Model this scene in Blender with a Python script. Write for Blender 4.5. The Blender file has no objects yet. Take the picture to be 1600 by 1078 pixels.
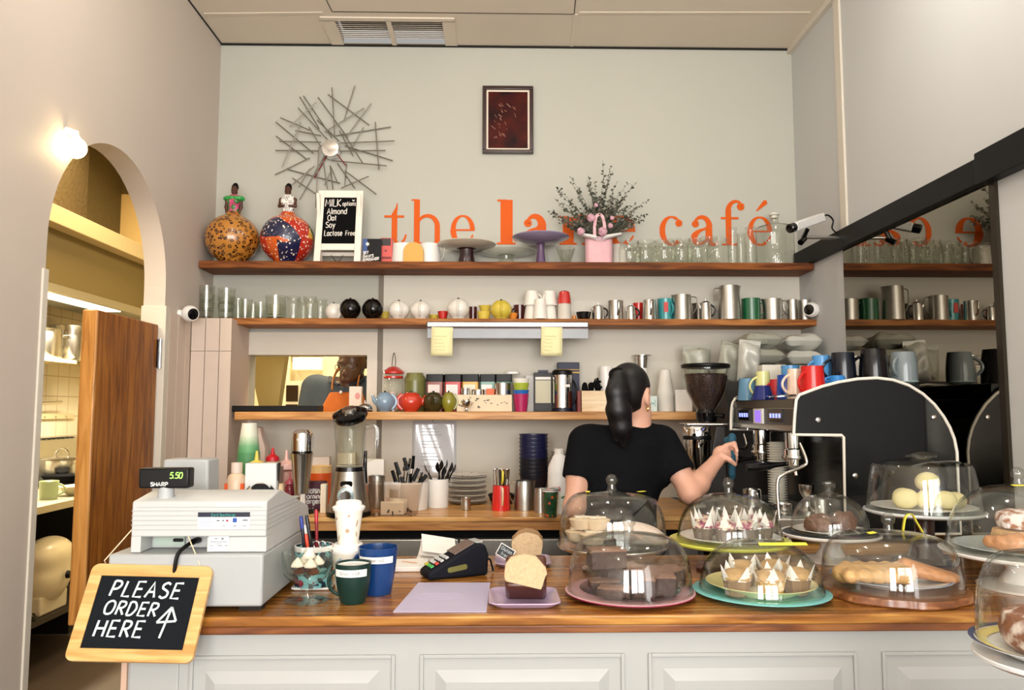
import bpy, bmesh, math, random
import numpy as np
from mathutils import Matrix, Vector, Euler
random.seed(7)
PI = math.pi
SC = bpy.context.scene
COL = SC.collection
# ------------------------------------------------------------------ camera
F = 1200.0; CX, CY = 800.0, 539.0; CAMZ = 1.40
PITCH = math.atan((640 - CY) / F); YAW = math.atan((CX - 776) / F)
cd = bpy.data.cameras.new('camera'); cam = bpy.data.objects.new('camera', cd); COL.objects.link(cam)
cam.location = (0, 0, CAMZ); cam.rotation_euler = (PI/2 + PITCH, 0, -YAW)
cd.sensor_width = 36; cd.lens = F / 1600 * 36; cd.clip_start = 0.02
SC.camera = cam
RM = Euler((PI/2 + PITCH, 0, -YAW)).to_matrix()
# ------------------------------------------------------------------ view and light
SC.view_settings.view_transform = 'Standard'; SC.view_settings.look = 'None'
SC.view_settings.gamma = 1; SC.view_settings.use_curve_mapping = False
SC.view_settings.exposure = 0.2
cy = SC.cycles
cy.max_bounces = 10; cy.diffuse_bounces = 4; cy.glossy_bounces = 5; cy.transmission_bounces = 6
cy.transparent_max_bounces = 32; cy.caustics_reflective = False; cy.caustics_refractive = False
W = bpy.data.worlds.new('world'); SC.world = W; W.use_nodes = True
W.node_tree.nodes['Background'].inputs[0].default_value = (1.0, 0.97, 0.93, 1)
W.node_tree.nodes['Background'].inputs[1].default_value = 0.35
def area(name, loc, rot, sx, sy, power, col):
    l = bpy.data.lights.new(name, 'AREA'); l.shape = 'RECTANGLE'; l.size = sx; l.size_y = sy; l.energy = power; l.color = col
    o = bpy.data.objects.new(name, l); COL.objects.link(o); o.location = loc; o.rotation_euler = rot; return o
def point(name, loc, power, col, r):
    l = bpy.data.lights.new(name, 'POINT'); l.energy = power; l.color = col; l.shadow_soft_size = r
    o = bpy.data.objects.new(name, l); COL.objects.link(o); o.location = loc; return o
# shop front windows behind the camera (three tall panes of daylight), and the shop's ceiling lamps
for i, x in enumerate((-0.95, 0.25, 1.2)):
    area('window_daylight', (x, -2.6, 1.75), (PI/2, 0, 0), 0.85, 2.1, 66, (1.0, 0.985, 0.97))
for x, y in ((-0.85, 2.35), (0.15, 2.35), (1.1, 2.35), (-0.8, 0.4), (0.9, 0.4)):
    point('ceiling_lamp_light', (x, y, 3.05), 9, (1.0, 0.97, 0.92), 0.05)
area('kitchen_area_light', (-2.3, 4.2, 3.1), (0, 0, 0), 0.9, 0.9, 45, (1.0, 0.8, 0.5))
area('kitchen_area_light', (-2.35, 2.3, 3.1), (0, 0, 0), 0.6, 0.6, 45, (1.0, 0.84, 0.58))  # added warm fill for the arch jamb, no known fitting here
area('hood_lamp_light', (-2.72, 4.75, 1.93), (0, 0, 0), 0.12, 0.9, 75, (1.0, 0.88, 0.64))
area('kitchen_back_lamp_light', (-0.9, 5.0, 3.0), (0, 0, 0), 0.8, 0.8, 45, (1.0, 0.86, 0.6))
area('side_fill_light', (1.55, -.9, 1.5), (0, -PI/2, 0), 1.9, 1.3, 30, (1.0, 0.98, 0.97)).rotation_euler = (0, PI/2, 0)  # unseen area light added to brighten the lower left wall
# ------------------------------------------------------------------ pixel <-> place helpers (used only to find real positions)
def ray(px, py):
    return RM @ Vector(((px - CX)/F, -(py - CY)/F, -1))
def P(px, py, Y):
    d = ray(px, py); return Vector((0, 0, CAMZ)) + d*(Y/d.y)
def PX(px, py, X):
    d = ray(px, py); return Vector((0, 0, CAMZ)) + d*(X/d.x)
def PZ(px, py, Z):
    d = ray(px, py); return Vector((0, 0, CAMZ)) + d*((Z - CAMZ)/d.z)
def on(px, Y, z):
    k = (px - CX)/F; xr = RM.col[0]; zr = RM.col[2]; dz = z - CAMZ
    X = -((xr.y + k*zr.y)*Y + (xr.z + k*zr.z)*dz)/(xr.x + k*zr.x)
    return Vector((X, Y, z))
def mp(Y, z=1.4):
    return (Y*math.cos(PITCH) + (z - CAMZ)*math.sin(PITCH))/F
# ------------------------------------------------------------------ materials
def lin(c):
    if isinstance(c, str):
        c = [int(c[i:i+2], 16) for i in (0, 2, 4)]
    return tuple((v/255/12.92 if v/255 <= .04045 else ((v/255+.055)/1.055)**2.4) for v in c[:3]) + (1,)
MATS = {}
def newmat(key):
    m = bpy.data.materials.new(key); m.use_nodes = True; nt = m.node_tree
    b = nt.nodes['Principled BSDF']; return m, nt, b
def mat(hexc, rough=.5, metal=0, noise=0, scale=20, coat=0, bump=0, emit=0, spec=.5, name=None):
    key = name or 'm_%s_%s_%s_%s_%s_%s_%s' % (hexc, rough, metal, noise, scale, coat, bump)
    if key in MATS: return MATS[key]
    m, nt, b = newmat(key); c = lin(hexc)
    b.inputs['Base Color'].default_value = c; b.inputs['Roughness'].default_value = rough
    b.inputs['Metallic'].default_value = metal; b.inputs['Coat Weight'].default_value = coat
    b.inputs['Specular IOR Level'].default_value = spec
    b.inputs['Coat Roughness'].default_value = .05
    tc = nt.nodes.new('ShaderNodeTexCoord'); n = nt.nodes.new('ShaderNodeTexNoise')
    n.inputs['Scale'].default_value = scale; n.inputs['Detail'].default_value = 5
    nt.links.new(tc.outputs['Object'], n.inputs['Vector'])
    mr = nt.nodes.new('ShaderNodeMapRange'); mr.inputs['To Min'].default_value = 1 - max(noise, .03); mr.inputs['To Max'].default_value = 1 + max(noise, .03)
    nt.links.new(n.outputs['Fac'], mr.inputs['Value'])
    mx = nt.nodes.new('ShaderNodeMix'); mx.data_type = 'RGBA'; mx.blend_type = 'MULTIPLY'; mx.inputs[0].default_value = 1
    mx.inputs[6].default_value = c; nt.links.new(mr.outputs[0], mx.inputs[7]); nt.links.new(mx.outputs[2], b.inputs['Base Color'])
    if bump:
        bp = nt.nodes.new('ShaderNodeBump'); bp.inputs['Strength'].default_value = bump; bp.inputs['Distance'].default_value = .01
        nt.links.new(n.outputs['Fac'], bp.inputs['Height']); nt.links.new(bp.outputs[0], b.inputs['Normal'])
    if emit:
        b.inputs['Emission Color'].default_value = c; b.inputs['Emission Strength'].default_value = emit
    MATS[key] = m; return m
def ramp(nt, stops):
    r = nt.nodes.new('ShaderNodeValToRGB'); e = r.color_ramp.elements
    e[0].position, e[0].color = stops[0][0], lin(stops[0][1]); e[1].position, e[1].color = stops[-1][0], lin(stops[-1][1])
    for p, c in stops[1:-1]:
        x = e.new(p); x.color = lin(c)
    return r
def wood(key, dark, midc, light, axis=0, rough=.35, coat=.3, sc=1.0, planks=0, spec=.4):
    if key in MATS: return MATS[key]
    m, nt, b = newmat(key); L = nt.links
    tc = nt.nodes.new('ShaderNodeTexCoord'); mpn = nt.nodes.new('ShaderNodeMapping')
    s = [14*sc]*3; s[axis] = 1.3*sc; mpn.inputs['Scale'].default_value = s
    L.new(tc.outputs['Object'], mpn.inputs['Vector'])
    n = nt.nodes.new('ShaderNodeTexNoise'); n.inputs['Scale'].default_value = 2.2; n.inputs['Detail'].default_value = 8; n.inputs['Distortion'].default_value = 1.4
    L.new(mpn.outputs[0], n.inputs['Vector'])
    r = ramp(nt, [(.28, dark), (.5, midc), (.72, light)]); L.new(n.outputs['Fac'], r.inputs['Fac'])
    out = r.outputs[0]
    if planks:
        sep = nt.nodes.new('ShaderNodeSeparateXYZ'); L.new(tc.outputs['Object'], sep.inputs[0])
        mm = nt.nodes.new('ShaderNodeMath'); mm.operation = 'SNAP'; mm.inputs[1].default_value = planks; L.new(sep.outputs['XYZ'[1 if axis == 0 else 0]], mm.inputs[0])
        wn = nt.nodes.new('ShaderNodeTexWhiteNoise'); wn.noise_dimensions = '1D'; L.new(mm.outputs[0], wn.inputs['W'])
        mr = nt.nodes.new('ShaderNodeMapRange'); mr.inputs['To Min'].default_value = .8; mr.inputs['To Max'].default_value = 1.15; L.new(wn.outputs['Value'], mr.inputs['Value'])
        mx = nt.nodes.new('ShaderNodeMix'); mx.data_type = 'RGBA'; mx.blend_type = 'MULTIPLY'; mx.inputs[0].default_value = 1
        L.new(out, mx.inputs[6]); L.new(mr.outputs[0], mx.inputs[7]); out = mx.outputs[2]
    L.new(out, b.inputs['Base Color']); b.inputs['Roughness'].default_value = rough; b.inputs['Specular IOR Level'].default_value = spec
    b.inputs['Coat Weight'].default_value = coat; b.inputs['Coat Roughness'].default_value = .12
    MATS[key] = m; return m
def glass(key, tint='fcfdfb', edge='c4c9c4', ior=1.45):
    if key in MATS: return MATS[key]
    m, nt, b = newmat(key); L = nt.links; nt.nodes.remove(b)
    out = nt.nodes['Material Output']; tr = nt.nodes.new('ShaderNodeBsdfTransparent'); gl = nt.nodes.new('ShaderNodeBsdfGlossy')
    gl.inputs['Roughness'].default_value = .02; lw = nt.nodes.new('ShaderNodeLayerWeight'); lw.inputs['Blend'].default_value = .5
    pw = nt.nodes.new('ShaderNodeMath'); pw.operation = 'POWER'; pw.inputs[1].default_value = 4.5; L.new(lw.outputs['Facing'], pw.inputs[0])
    fr = nt.nodes.new('ShaderNodeMath'); fr.operation = 'MULTIPLY_ADD'; fr.inputs[1].default_value = .8; fr.inputs[2].default_value = ((ior-1)/(ior+1))**2; L.new(pw.outputs[0], fr.inputs[0])
    r = ramp(nt, [(.0, tint), (.72, tint), (1.0, edge)]); L.new(lw.outputs['Facing'], r.inputs['Fac']); L.new(r.outputs[0], tr.inputs[0])
    mx = nt.nodes.new('ShaderNodeMixShader'); L.new(fr.outputs[0], mx.inputs[0]); L.new(tr.outputs[0], mx.inputs[1]); L.new(gl.outputs[0], mx.inputs[2])
    L.new(mx.outputs[0], out.inputs[0]); MATS[key] = m; return m
def pattern(key, base, stops, scale=8, kind='VORONOI', feature='F1', rough=.35, coat=.3):
    if key in MATS: return MATS[key]
    m, nt, b = newmat(key); L = nt.links; tc = nt.nodes.new('ShaderNodeTexCoord')
    if kind == 'VORONOI':
        t = nt.nodes.new('ShaderNodeTexVoronoi'); t.feature = feature; t.inputs['Scale'].default_value = scale; o = t.outputs['Distance']
    else:
        t = nt.nodes.new('ShaderNodeTexNoise'); t.inputs['Scale'].default_value = scale; t.inputs['Detail'].default_value = 3; o = t.outputs['Fac']
    L.new(tc.outputs['Object'], t.inputs['Vector']); r = ramp(nt, stops); r.color_ramp.interpolation = 'CONSTANT' if kind == 'VORONOI' else 'LINEAR'
    L.new(o, r.inputs['Fac']); L.new(r.outputs[0], b.inputs['Base Color']); b.inputs['Roughness'].default_value = rough; b.inputs['Coat Weight'].default_value = coat
    MATS[key] = m; return m
def patches(key, cols, scale, dot, dscale, rough=.3):
    # patchwork: cells of different colours, each with small dots (painted pattern of the gourd)
    m, nt, b = newmat(key); L = nt.links; tc = nt.nodes.new('ShaderNodeTexCoord')
    v = nt.nodes.new('ShaderNodeTexVoronoi'); v.inputs['Scale'].default_value = scale; L.new(tc.outputs['Object'], v.inputs['Vector'])
    sp = nt.nodes.new('ShaderNodeSeparateColor'); L.new(v.outputs['Color'], sp.inputs[0])
    n = len(cols); r = ramp(nt, [(i/n, c) for i, c in enumerate(cols)]); r.color_ramp.interpolation = 'CONSTANT'; L.new(sp.outputs[0], r.inputs['Fac'])
    d = nt.nodes.new('ShaderNodeTexVoronoi'); d.inputs['Scale'].default_value = dscale; L.new(tc.outputs['Object'], d.inputs['Vector'])
    lt = nt.nodes.new('ShaderNodeMath'); lt.operation = 'LESS_THAN'; lt.inputs[1].default_value = .27; L.new(d.outputs['Distance'], lt.inputs[0])
    mx = nt.nodes.new('ShaderNodeMix'); mx.data_type = 'RGBA'; L.new(lt.outputs[0], mx.inputs[0]); L.new(r.outputs[0], mx.inputs[6]); mx.inputs[7].default_value = lin(dot)
    L.new(mx.outputs[2], b.inputs['Base Color']); b.inputs['Roughness'].default_value = rough; b.inputs['Coat Weight'].default_value = .4
    MATS[key] = m; return m
def grad(key, stops, z0, z1, rough=.5):
    m, nt, b = newmat(key); L = nt.links; tc = nt.nodes.new('ShaderNodeTexCoord'); s = nt.nodes.new('ShaderNodeSeparateXYZ'); L.new(tc.outputs['Object'], s.inputs[0])
    mr = nt.nodes.new('ShaderNodeMapRange'); mr.inputs['From Min'].default_value = z0; mr.inputs['From Max'].default_value = z1; L.new(s.outputs[2], mr.inputs[0])
    r = ramp(nt, stops); L.new(mr.outputs[0], r.inputs['Fac']); L.new(r.outputs[0], b.inputs['Base Color']); b.inputs['Roughness'].default_value = rough
    MATS[key] = m; return m
def tilemat(key, c, grout, size, axes=(1, 2)):
    m, nt, b = newmat(key); L = nt.links; tc = nt.nodes.new('ShaderNodeTexCoord'); s = nt.nodes.new('ShaderNodeSeparateXYZ'); L.new(tc.outputs['Object'], s.inputs[0])
    cb = nt.nodes.new('ShaderNodeCombineXYZ'); L.new(s.outputs[axes[0]], cb.inputs[0]); L.new(s.outputs[axes[1]], cb.inputs[1])
    t = nt.nodes.new('ShaderNodeTexBrick'); t.offset = 0; t.inputs['Scale'].default_value = 1; t.inputs['Brick Width'].default_value = size; t.inputs['Row Height'].default_value = size
    t.inputs['Mortar Size'].default_value = .004; t.inputs['Color1'].default_value = lin(c); t.inputs['Color2'].default_value = lin(c); t.inputs['Mortar'].default_value = lin(grout)
    L.new(cb.outputs[0], t.inputs['Vector']); L.new(t.outputs[0], b.inputs['Base Color']); b.inputs['Roughness'].default_value = .25
    MATS[key] = m; return m
STEEL = mat('c9c7c2', .22, 1, .05, 30, name='steel'); BRUSH = mat('b9b6ae', .34, 1, .08, 60, name='brushed_steel'); CHROME = mat('e6e6e6', .06, 1, name='chrome')
DSTEEL = mat('77726a', .3, 1, name='dark_steel')
BLACK = mat('0a0a0b', .4, spec=.25, name='black_plastic'); GBLACK = mat('08080a', .14, coat=.35, spec=.3, name='gloss_black'); MBLACK = mat('0c0c0e', .8, spec=.1, name='matt_black')
WHITE = mat('f1eee8', .3, coat=.3, name='white_china'); WPLAS = mat('eeece7', .45, name='white_plastic'); PAPER = mat('f2efe9', .8, name='paper')
GL = glass('clear_glass'); GLJ = glass('jar_glass', 'f9faf7', '868c86', 1.65); GLD = glass('dome_glass', 'fdfefd', 'dfe3e0', 1.6)
W1 = wood('shelf_wood', '43200c', '74401c', '94592a', coat=.0, rough=.6, spec=.2); W2 = wood('pale_shelf_wood', '9c6430', 'c48c4e', 'd8a66a', rough=.45, coat=.05)
W3 = wood('counter_wood', '653710', 'a0672a', 'cf9a4c', rough=.25, coat=.3, planks=.115); W4 = wood('bench_wood', 'a0662a', 'd09a55', 'e6bb7a', rough=.35, coat=.15, planks=.14)
W5 = wood('slate_frame_wood', 'b5803f', 'd6a767', 'e6c48c', coat=.2); W6 = wood('door_wood', '5c2f08', '925410', 'b27224', axis=2, rough=.45, coat=.05)
W6L = wood('door_edge_wood', '94602a', 'bb8444', 'd09a58', axis=2, rough=.4); W7 = wood('bamboo', 'd9b98a', 'e6cda2', 'efdcb8', coat=.1)
# ------------------------------------------------------------------ mesh builder
class MB:
    def __init__(s): s.v = []; s.f = []; s.M = Matrix()
    def add(s, vs, fs):
        b = len(s.v); s.v += [tuple(s.M @ Vector(p)) for p in vs]; s.f += [tuple(b+i for i in f) for f in fs]; return s
    def at(s, loc=(0, 0, 0), rot=(0, 0, 0), sc=(1, 1, 1)):
        s.M = Matrix.LocRotScale(Vector(loc), Euler(rot), Vector(sc)); return s
    def box(s, c, d):
        x, y, z = c; a, b, e = d[0]/2, d[1]/2, d[2]/2
        return s.add([(x+i*a, y+j*b, z+k*e) for i in (-1, 1) for j in (-1, 1) for k in (-1, 1)],
                     [(0, 1, 3, 2), (4, 6, 7, 5), (0, 4, 5, 1), (2, 3, 7, 6), (0, 2, 6, 4), (1, 5, 7, 3)])
    def bx(s, lo, hi):
        return s.box([(a+b)/2 for a, b in zip(lo, hi)], [abs(b-a) for a, b in zip(lo, hi)])
    def lathe(s, prof, n=28, fx=None):
        vs = []; rings = []
        for r, z in prof:
            if r < 1e-6: rings.append([len(vs)]); vs.append((0, 0, z))
            else:
                rings.append(list(range(len(vs), len(vs)+n)))
                for i in range(n):
                    a = 2*PI*i/n; rr = r*(fx(a, z) if fx else 1); vs.append((rr*math.cos(a), rr*math.sin(a), z))
        fs = []
        for A, B in zip(rings, rings[1:]):
            if len(A) == 1 and len(B) == 1: continue
            for i in range(n):
                j = (i+1) % n
                if len(A) == 1: fs.append((A[0], B[j], B[i]))
                elif len(B) == 1: fs.append((A[i], A[j], B[0]))
                else: fs.append((A[i], A[j], B[j], B[i]))
        return s.add(vs, fs)
    def tube(s, pts, r, n=8, cap=True, flat=1.0):
        pts = [Vector(p) for p in pts]; N = len(pts); rs = r if isinstance(r, (list, tuple)) else [r]*N
        t0 = (pts[1]-pts[0]).normalized(); up = Vector((0, 0, 1)) if abs(t0.z) < .9 else Vector((1, 0, 0))
        nrm = t0.cross(up).normalized(); vs = []
        for i in range(N):
            t = ((pts[min(i+1, N-1)]-pts[max(i-1, 0)])).normalized()
            nrm = (nrm - t*nrm.dot(t)).normalized(); b = t.cross(nrm)
            for k in range(n):
                a = 2*PI*k/n; vs.append(pts[i] + nrm*(rs[i]*math.cos(a)) + b*(rs[i]*flat*math.sin(a)))
        fs = [(i*n+k, i*n+(k+1) % n, (i+1)*n+(k+1) % n, (i+1)*n+k) for i in range(N-1) for k in range(n)]
        if cap: fs += [tuple(range(n))[::-1], tuple((N-1)*n+k for k in range(n))]
        return s.add(vs, fs)
    def prism(s, poly, a, b, ax='y'):
        n = len(poly)
        def q(p, t): return (p[0], t, p[1]) if ax == 'y' else ((t, p[0], p[1]) if ax == 'x' else (p[0], p[1], t))
        return s.add([q(p, a) for p in poly] + [q(p, b) for p in poly],
                     [tuple(range(n)), tuple(range(2*n-1, n-1, -1))] + [(i, n+i, n+(i+1) % n, (i+1) % n) for i in range(n)])
    def grid(s, fn, nu, nv, wrap=False):
        vs = [fn(i/(nu if wrap else nu-1), j/(nv-1)) for j in range(nv) for i in range(nu)]
        fs = [(j*nu+i, j*nu+(i+1) % nu, (j+1)*nu+(i+1) % nu, (j+1)*nu+i) for j in range(nv-1) for i in range(nu if wrap else nu-1)]
        return s.add(vs, fs)
    def ribbon(s, pts, ws, th=.0006):
        # flat stroke in the local x-z plane, facing -y, with thickness th
        pts = [Vector((p[0], 0, p[1])) for p in pts]; N = len(pts); ws = ws if isinstance(ws, (list, tuple)) else [ws]*N; vs = []
        for i in range(N):
            t = (pts[min(i+1, N-1)]-pts[max(i-1, 0)]); t = t.normalized() if t.length > 1e-9 else Vector((1, 0, 0)); nn = Vector((-t.z, 0, t.x))
            a, b = pts[i]+nn*ws[i]/2, pts[i]-nn*ws[i]/2
            vs += [(a.x, 0, a.z), (b.x, 0, b.z), (b.x, -th, b.z), (a.x, -th, a.z)]
        fs = [(i*4+k, i*4+(k+1) % 4, i*4+4+(k+1) % 4, i*4+4+k) for i in range(N-1) for k in range(4)] + [(0, 3, 2, 1), (4*N-4, 4*N-3, 4*N-2, 4*N-1)]
        return s.add(vs, fs)
def smooth(pts, n=6, closed=False):
    P_ = [tuple(p) for p in pts]; N = len(P_); out = []
    def g(i): return P_[i % N] if closed else P_[max(0, min(N-1, i))]
    for i in range(N if closed else N-1):
        a, b, c, d = g(i-1), g(i), g(i+1), g(i+2)
        for k in range(n):
            t = k/n; out.append(tuple(.5*((2*q)+(-p+r)*t+(2*p-5*q+4*r-w)*t*t+(-p+3*q-3*r+w)*t**3) for p, q, r, w in zip(a, b, c, d)))
    if not closed: out.append(P_[-1])
    else: out.append(out[0])
    return out
def arc(cx, cz, rx, rz, a0, a1, n=14):
    return [(cx+rx*math.cos(math.radians(a0+(a1-a0)*i/n)), cz+rz*math.sin(math.radians(a0+(a1-a0)*i/n))) for i in range(n+1)]
def obj(name, mb, m, parent=None, loc=None, rot=None, bevel=0, sub=0, ang=38, flat=False):
    me = bpy.data.meshes.new(name); me.from_pydata(mb.v, [], mb.f); me.validate()
    bm = bmesh.new(); bm.from_mesh(me); bmesh.ops.recalc_face_normals(bm, faces=bm.faces); bm.to_mesh(me); bm.free()
    me.materials.append(m)
    if not flat:
        me.polygons.foreach_set('use_smooth', [True]*len(me.polygons)); me.set_sharp_from_angle(angle=math.radians(ang))
    o = bpy.data.objects.new(name, me); COL.objects.link(o)
    if parent: o.parent = parent
    if loc is not None: o.location = loc
    if rot is not None: o.rotation_euler = rot
    if bevel:
        b = o.modifiers.new('bevel', 'BEVEL'); b.width = bevel; b.segments = 3; b.limit_method = 'ANGLE'; b.angle_limit = math.radians(40)
    if sub:
        b = o.modifiers.new('sub', 'SUBSURF'); b.levels = b.render_levels = sub
    return o
def tag(o, label, cat, group=None):
    o['label'] = label; o['category'] = cat
    if group: o['group'] = group
    return o
def thing(name, label, cat, loc=(0, 0, 0), rz=0, group=None, rot=None):
    o = bpy.data.objects.new(name, None); COL.objects.link(o); o.empty_display_size = .05
    o.location = loc; o.rotation_euler = rot or (0, 0, rz); return tag(o, label, cat, group)
def single(name, label, cat, mb, m, loc=(0, 0, 0), rz=0, group=None, rot=None, **k):
    return tag(obj(name, mb, m, None, loc, rot or (0, 0, rz), **k), label, cat, group)
def struct(name, mb, m, **k):
    o = obj(name, mb, m, **k); o['kind'] = 'structure'; return o
def dup(o, label, loc, rz=None, group=None):
    r = o.copy(); COL.objects.link(r); r.location = loc; r['label'] = label
    if rz is not None: r.rotation_euler = (0, 0, rz)
    if group: r['group'] = group
    for ch in list(o.children):
        c = ch.copy(); COL.objects.link(c); c.parent = r
        for g in list(ch.children):
            d = g.copy(); COL.objects.link(d); d.parent = c
    return r
# ------------------------------------------------------------------ soft shapes: signed distance field + surface nets
class Field:
    def __init__(s, lo, hi, h):
        s.lo = np.array(lo, float); s.h = h; s.n = np.maximum(4, np.ceil((np.array(hi)-s.lo)/h).astype(int)+1)
        s.D = np.full(tuple(s.n), 1.0); s.ax = [s.lo[i]+h*np.arange(s.n[i]) for i in range(3)]
    def _sl(s, lo, hi):
        a = np.clip(((np.array(lo)-s.lo)/s.h).astype(int)-1, 0, s.n); b = np.clip(((np.array(hi)-s.lo)/s.h).astype(int)+3, 0, s.n)
        return tuple(slice(int(i), int(j)) for i, j in zip(a, b))
    def _g(s, sl):
        return np.meshgrid(s.ax[0][sl[0]], s.ax[1][sl[1]], s.ax[2][sl[2]], indexing='ij')
    def _mix(s, sl, d, k, sub):
        A = s.D[sl]
        if sub:
            h = np.maximum(k-np.abs(A+d), 0)/k; s.D[sl] = np.maximum(A, -d)+h*h*k/4
        else:
            h = np.maximum(k-np.abs(A-d), 0)/k; s.D[sl] = np.minimum(A, d)-h*h*k/4
    def cap(s, a, b, ra, rb, k=.02, sub=False, sc=(1, 1, 1)):
        a, b = np.array(a, float), np.array(b, float); m = (max(ra, rb))*max(sc)+k+.04
        sl = s._sl(np.minimum(a, b)-m, np.maximum(a, b)+m); X, Y, Z = s._g(sl)
        if X.size == 0: return s
        sc = np.array(sc, float); ba = (b-a)/sc; px, py, pz = (X-a[0])/sc[0], (Y-a[1])/sc[1], (Z-a[2])/sc[2]
        t = np.clip((px*ba[0]+py*ba[1]+pz*ba[2])/max(ba@ba, 1e-12), 0, 1)
        d = np.sqrt((px-ba[0]*t)**2+(py-ba[1]*t)**2+(pz-ba[2]*t)**2)-(ra+(rb-ra)*t)
        s._mix(sl, d*min(sc), k, sub); return s
    def ell(s, c, r, rot=(0, 0, 0), k=.02, sub=False):
        c = np.array(c, float); m = max(r)+k+.04; sl = s._sl(c-m, c+m); X, Y, Z = s._g(sl)
        if X.size == 0: return s
        R = np.array(Euler(rot).to_matrix()).T; p = np.stack([X-c[0], Y-c[1], Z-c[2]]); q = np.tensordot(R, p, 1)
        r = np.array(r, float)[:, None, None, None]; l = np.sqrt(((q/r)**2).sum(0)); l2 = np.sqrt(((q/(r*r))**2).sum(0))+1e-9
        s._mix(sl, l*(l-1)/l2, k, sub); return s
    def keep(s, n, d, k=.004):   # keep the side where n.p < d
        X, Y, Z = s._g(tuple(slice(0, int(i)) for i in s.n)); n = np.array(n, float); e = (X*n[0]+Y*n[1]+Z*n[2]-d)
        h = np.maximum(k-np.abs(s.D-e), 0)/k; s.D = np.maximum(s.D, e)+h*h*k/4; return s
    def mesh(s):
        D = s.D.copy()
        for i in range(3):
            ix = [slice(None)]*3; ix[i] = 0; D[tuple(ix)] = np.maximum(D[tuple(ix)], .001); ix[i] = -1; D[tuple(ix)] = np.maximum(D[tuple(ix)], .001)
        ins = D < 0; nx, ny, nz = D.shape
        def C(i, j, k, A): return A[i:nx-1+i, j:ny-1+j, k:nz-1+k]
        cnt = sum(C(i, j, k, ins).astype(int) for i in (0, 1) for j in (0, 1) for k in (0, 1)); mix = (cnt > 0) & (cnt < 8)
        idx = np.argwhere(mix); vid = np.full(mix.shape, -1); vid[mix] = np.arange(len(idx))
        acc = np.zeros((len(idx), 3)); num = np.zeros(len(idx))
        cs = [(i, j, k) for i in (0, 1) for j in (0, 1) for k in (0, 1)]
        for a in cs:
            for b in cs:
                if sum(b)-sum(a) == 1 and sum(abs(p-q) for p, q in zip(a, b)) == 1:
                    va = D[tuple((idx+a).T)]; vb = D[tuple((idx+b).T)]; m = (va < 0) != (vb < 0)
                    t = np.where(m, va/np.where(m, va-vb, 1), 0)[:, None]; p = np.array(a)+t*(np.array(b)-np.array(a))
                    acc[m] += p[m]; num[m] += 1
        V = s.lo+s.h*(idx+acc/num[:, None]); Fs = []
        for ax in range(3):
            o1, o2 = (ax+1) % 3, (ax+2) % 3
            sa = [slice(1, -1)]*3; sa[ax] = slice(0, -1); sb = [slice(1, -1)]*3; sb[ax] = slice(1, None)
            a, b = ins[tuple(sa)], ins[tuple(sb)]; e = np.argwhere(a != b); off = np.ones(3, int); off[ax] = 0; e = e+off
            fl = ins[tuple(e.T)]
            def cell(d1, d2):
                q = e.copy(); q[:, o1] += d1; q[:, o2] += d2; return vid[tuple(q.T)]
            Q = np.stack([cell(-1, -1), cell(0, -1), cell(0, 0), cell(-1, 0)], 1); Q[~fl] = Q[~fl][:, ::-1]; Fs.append(Q)
        mb = MB(); mb.v = [tuple(p) for p in V]; mb.f = [tuple(int(i) for i in q) for q in np.concatenate(Fs) if min(q) >= 0]
        return mb
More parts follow.
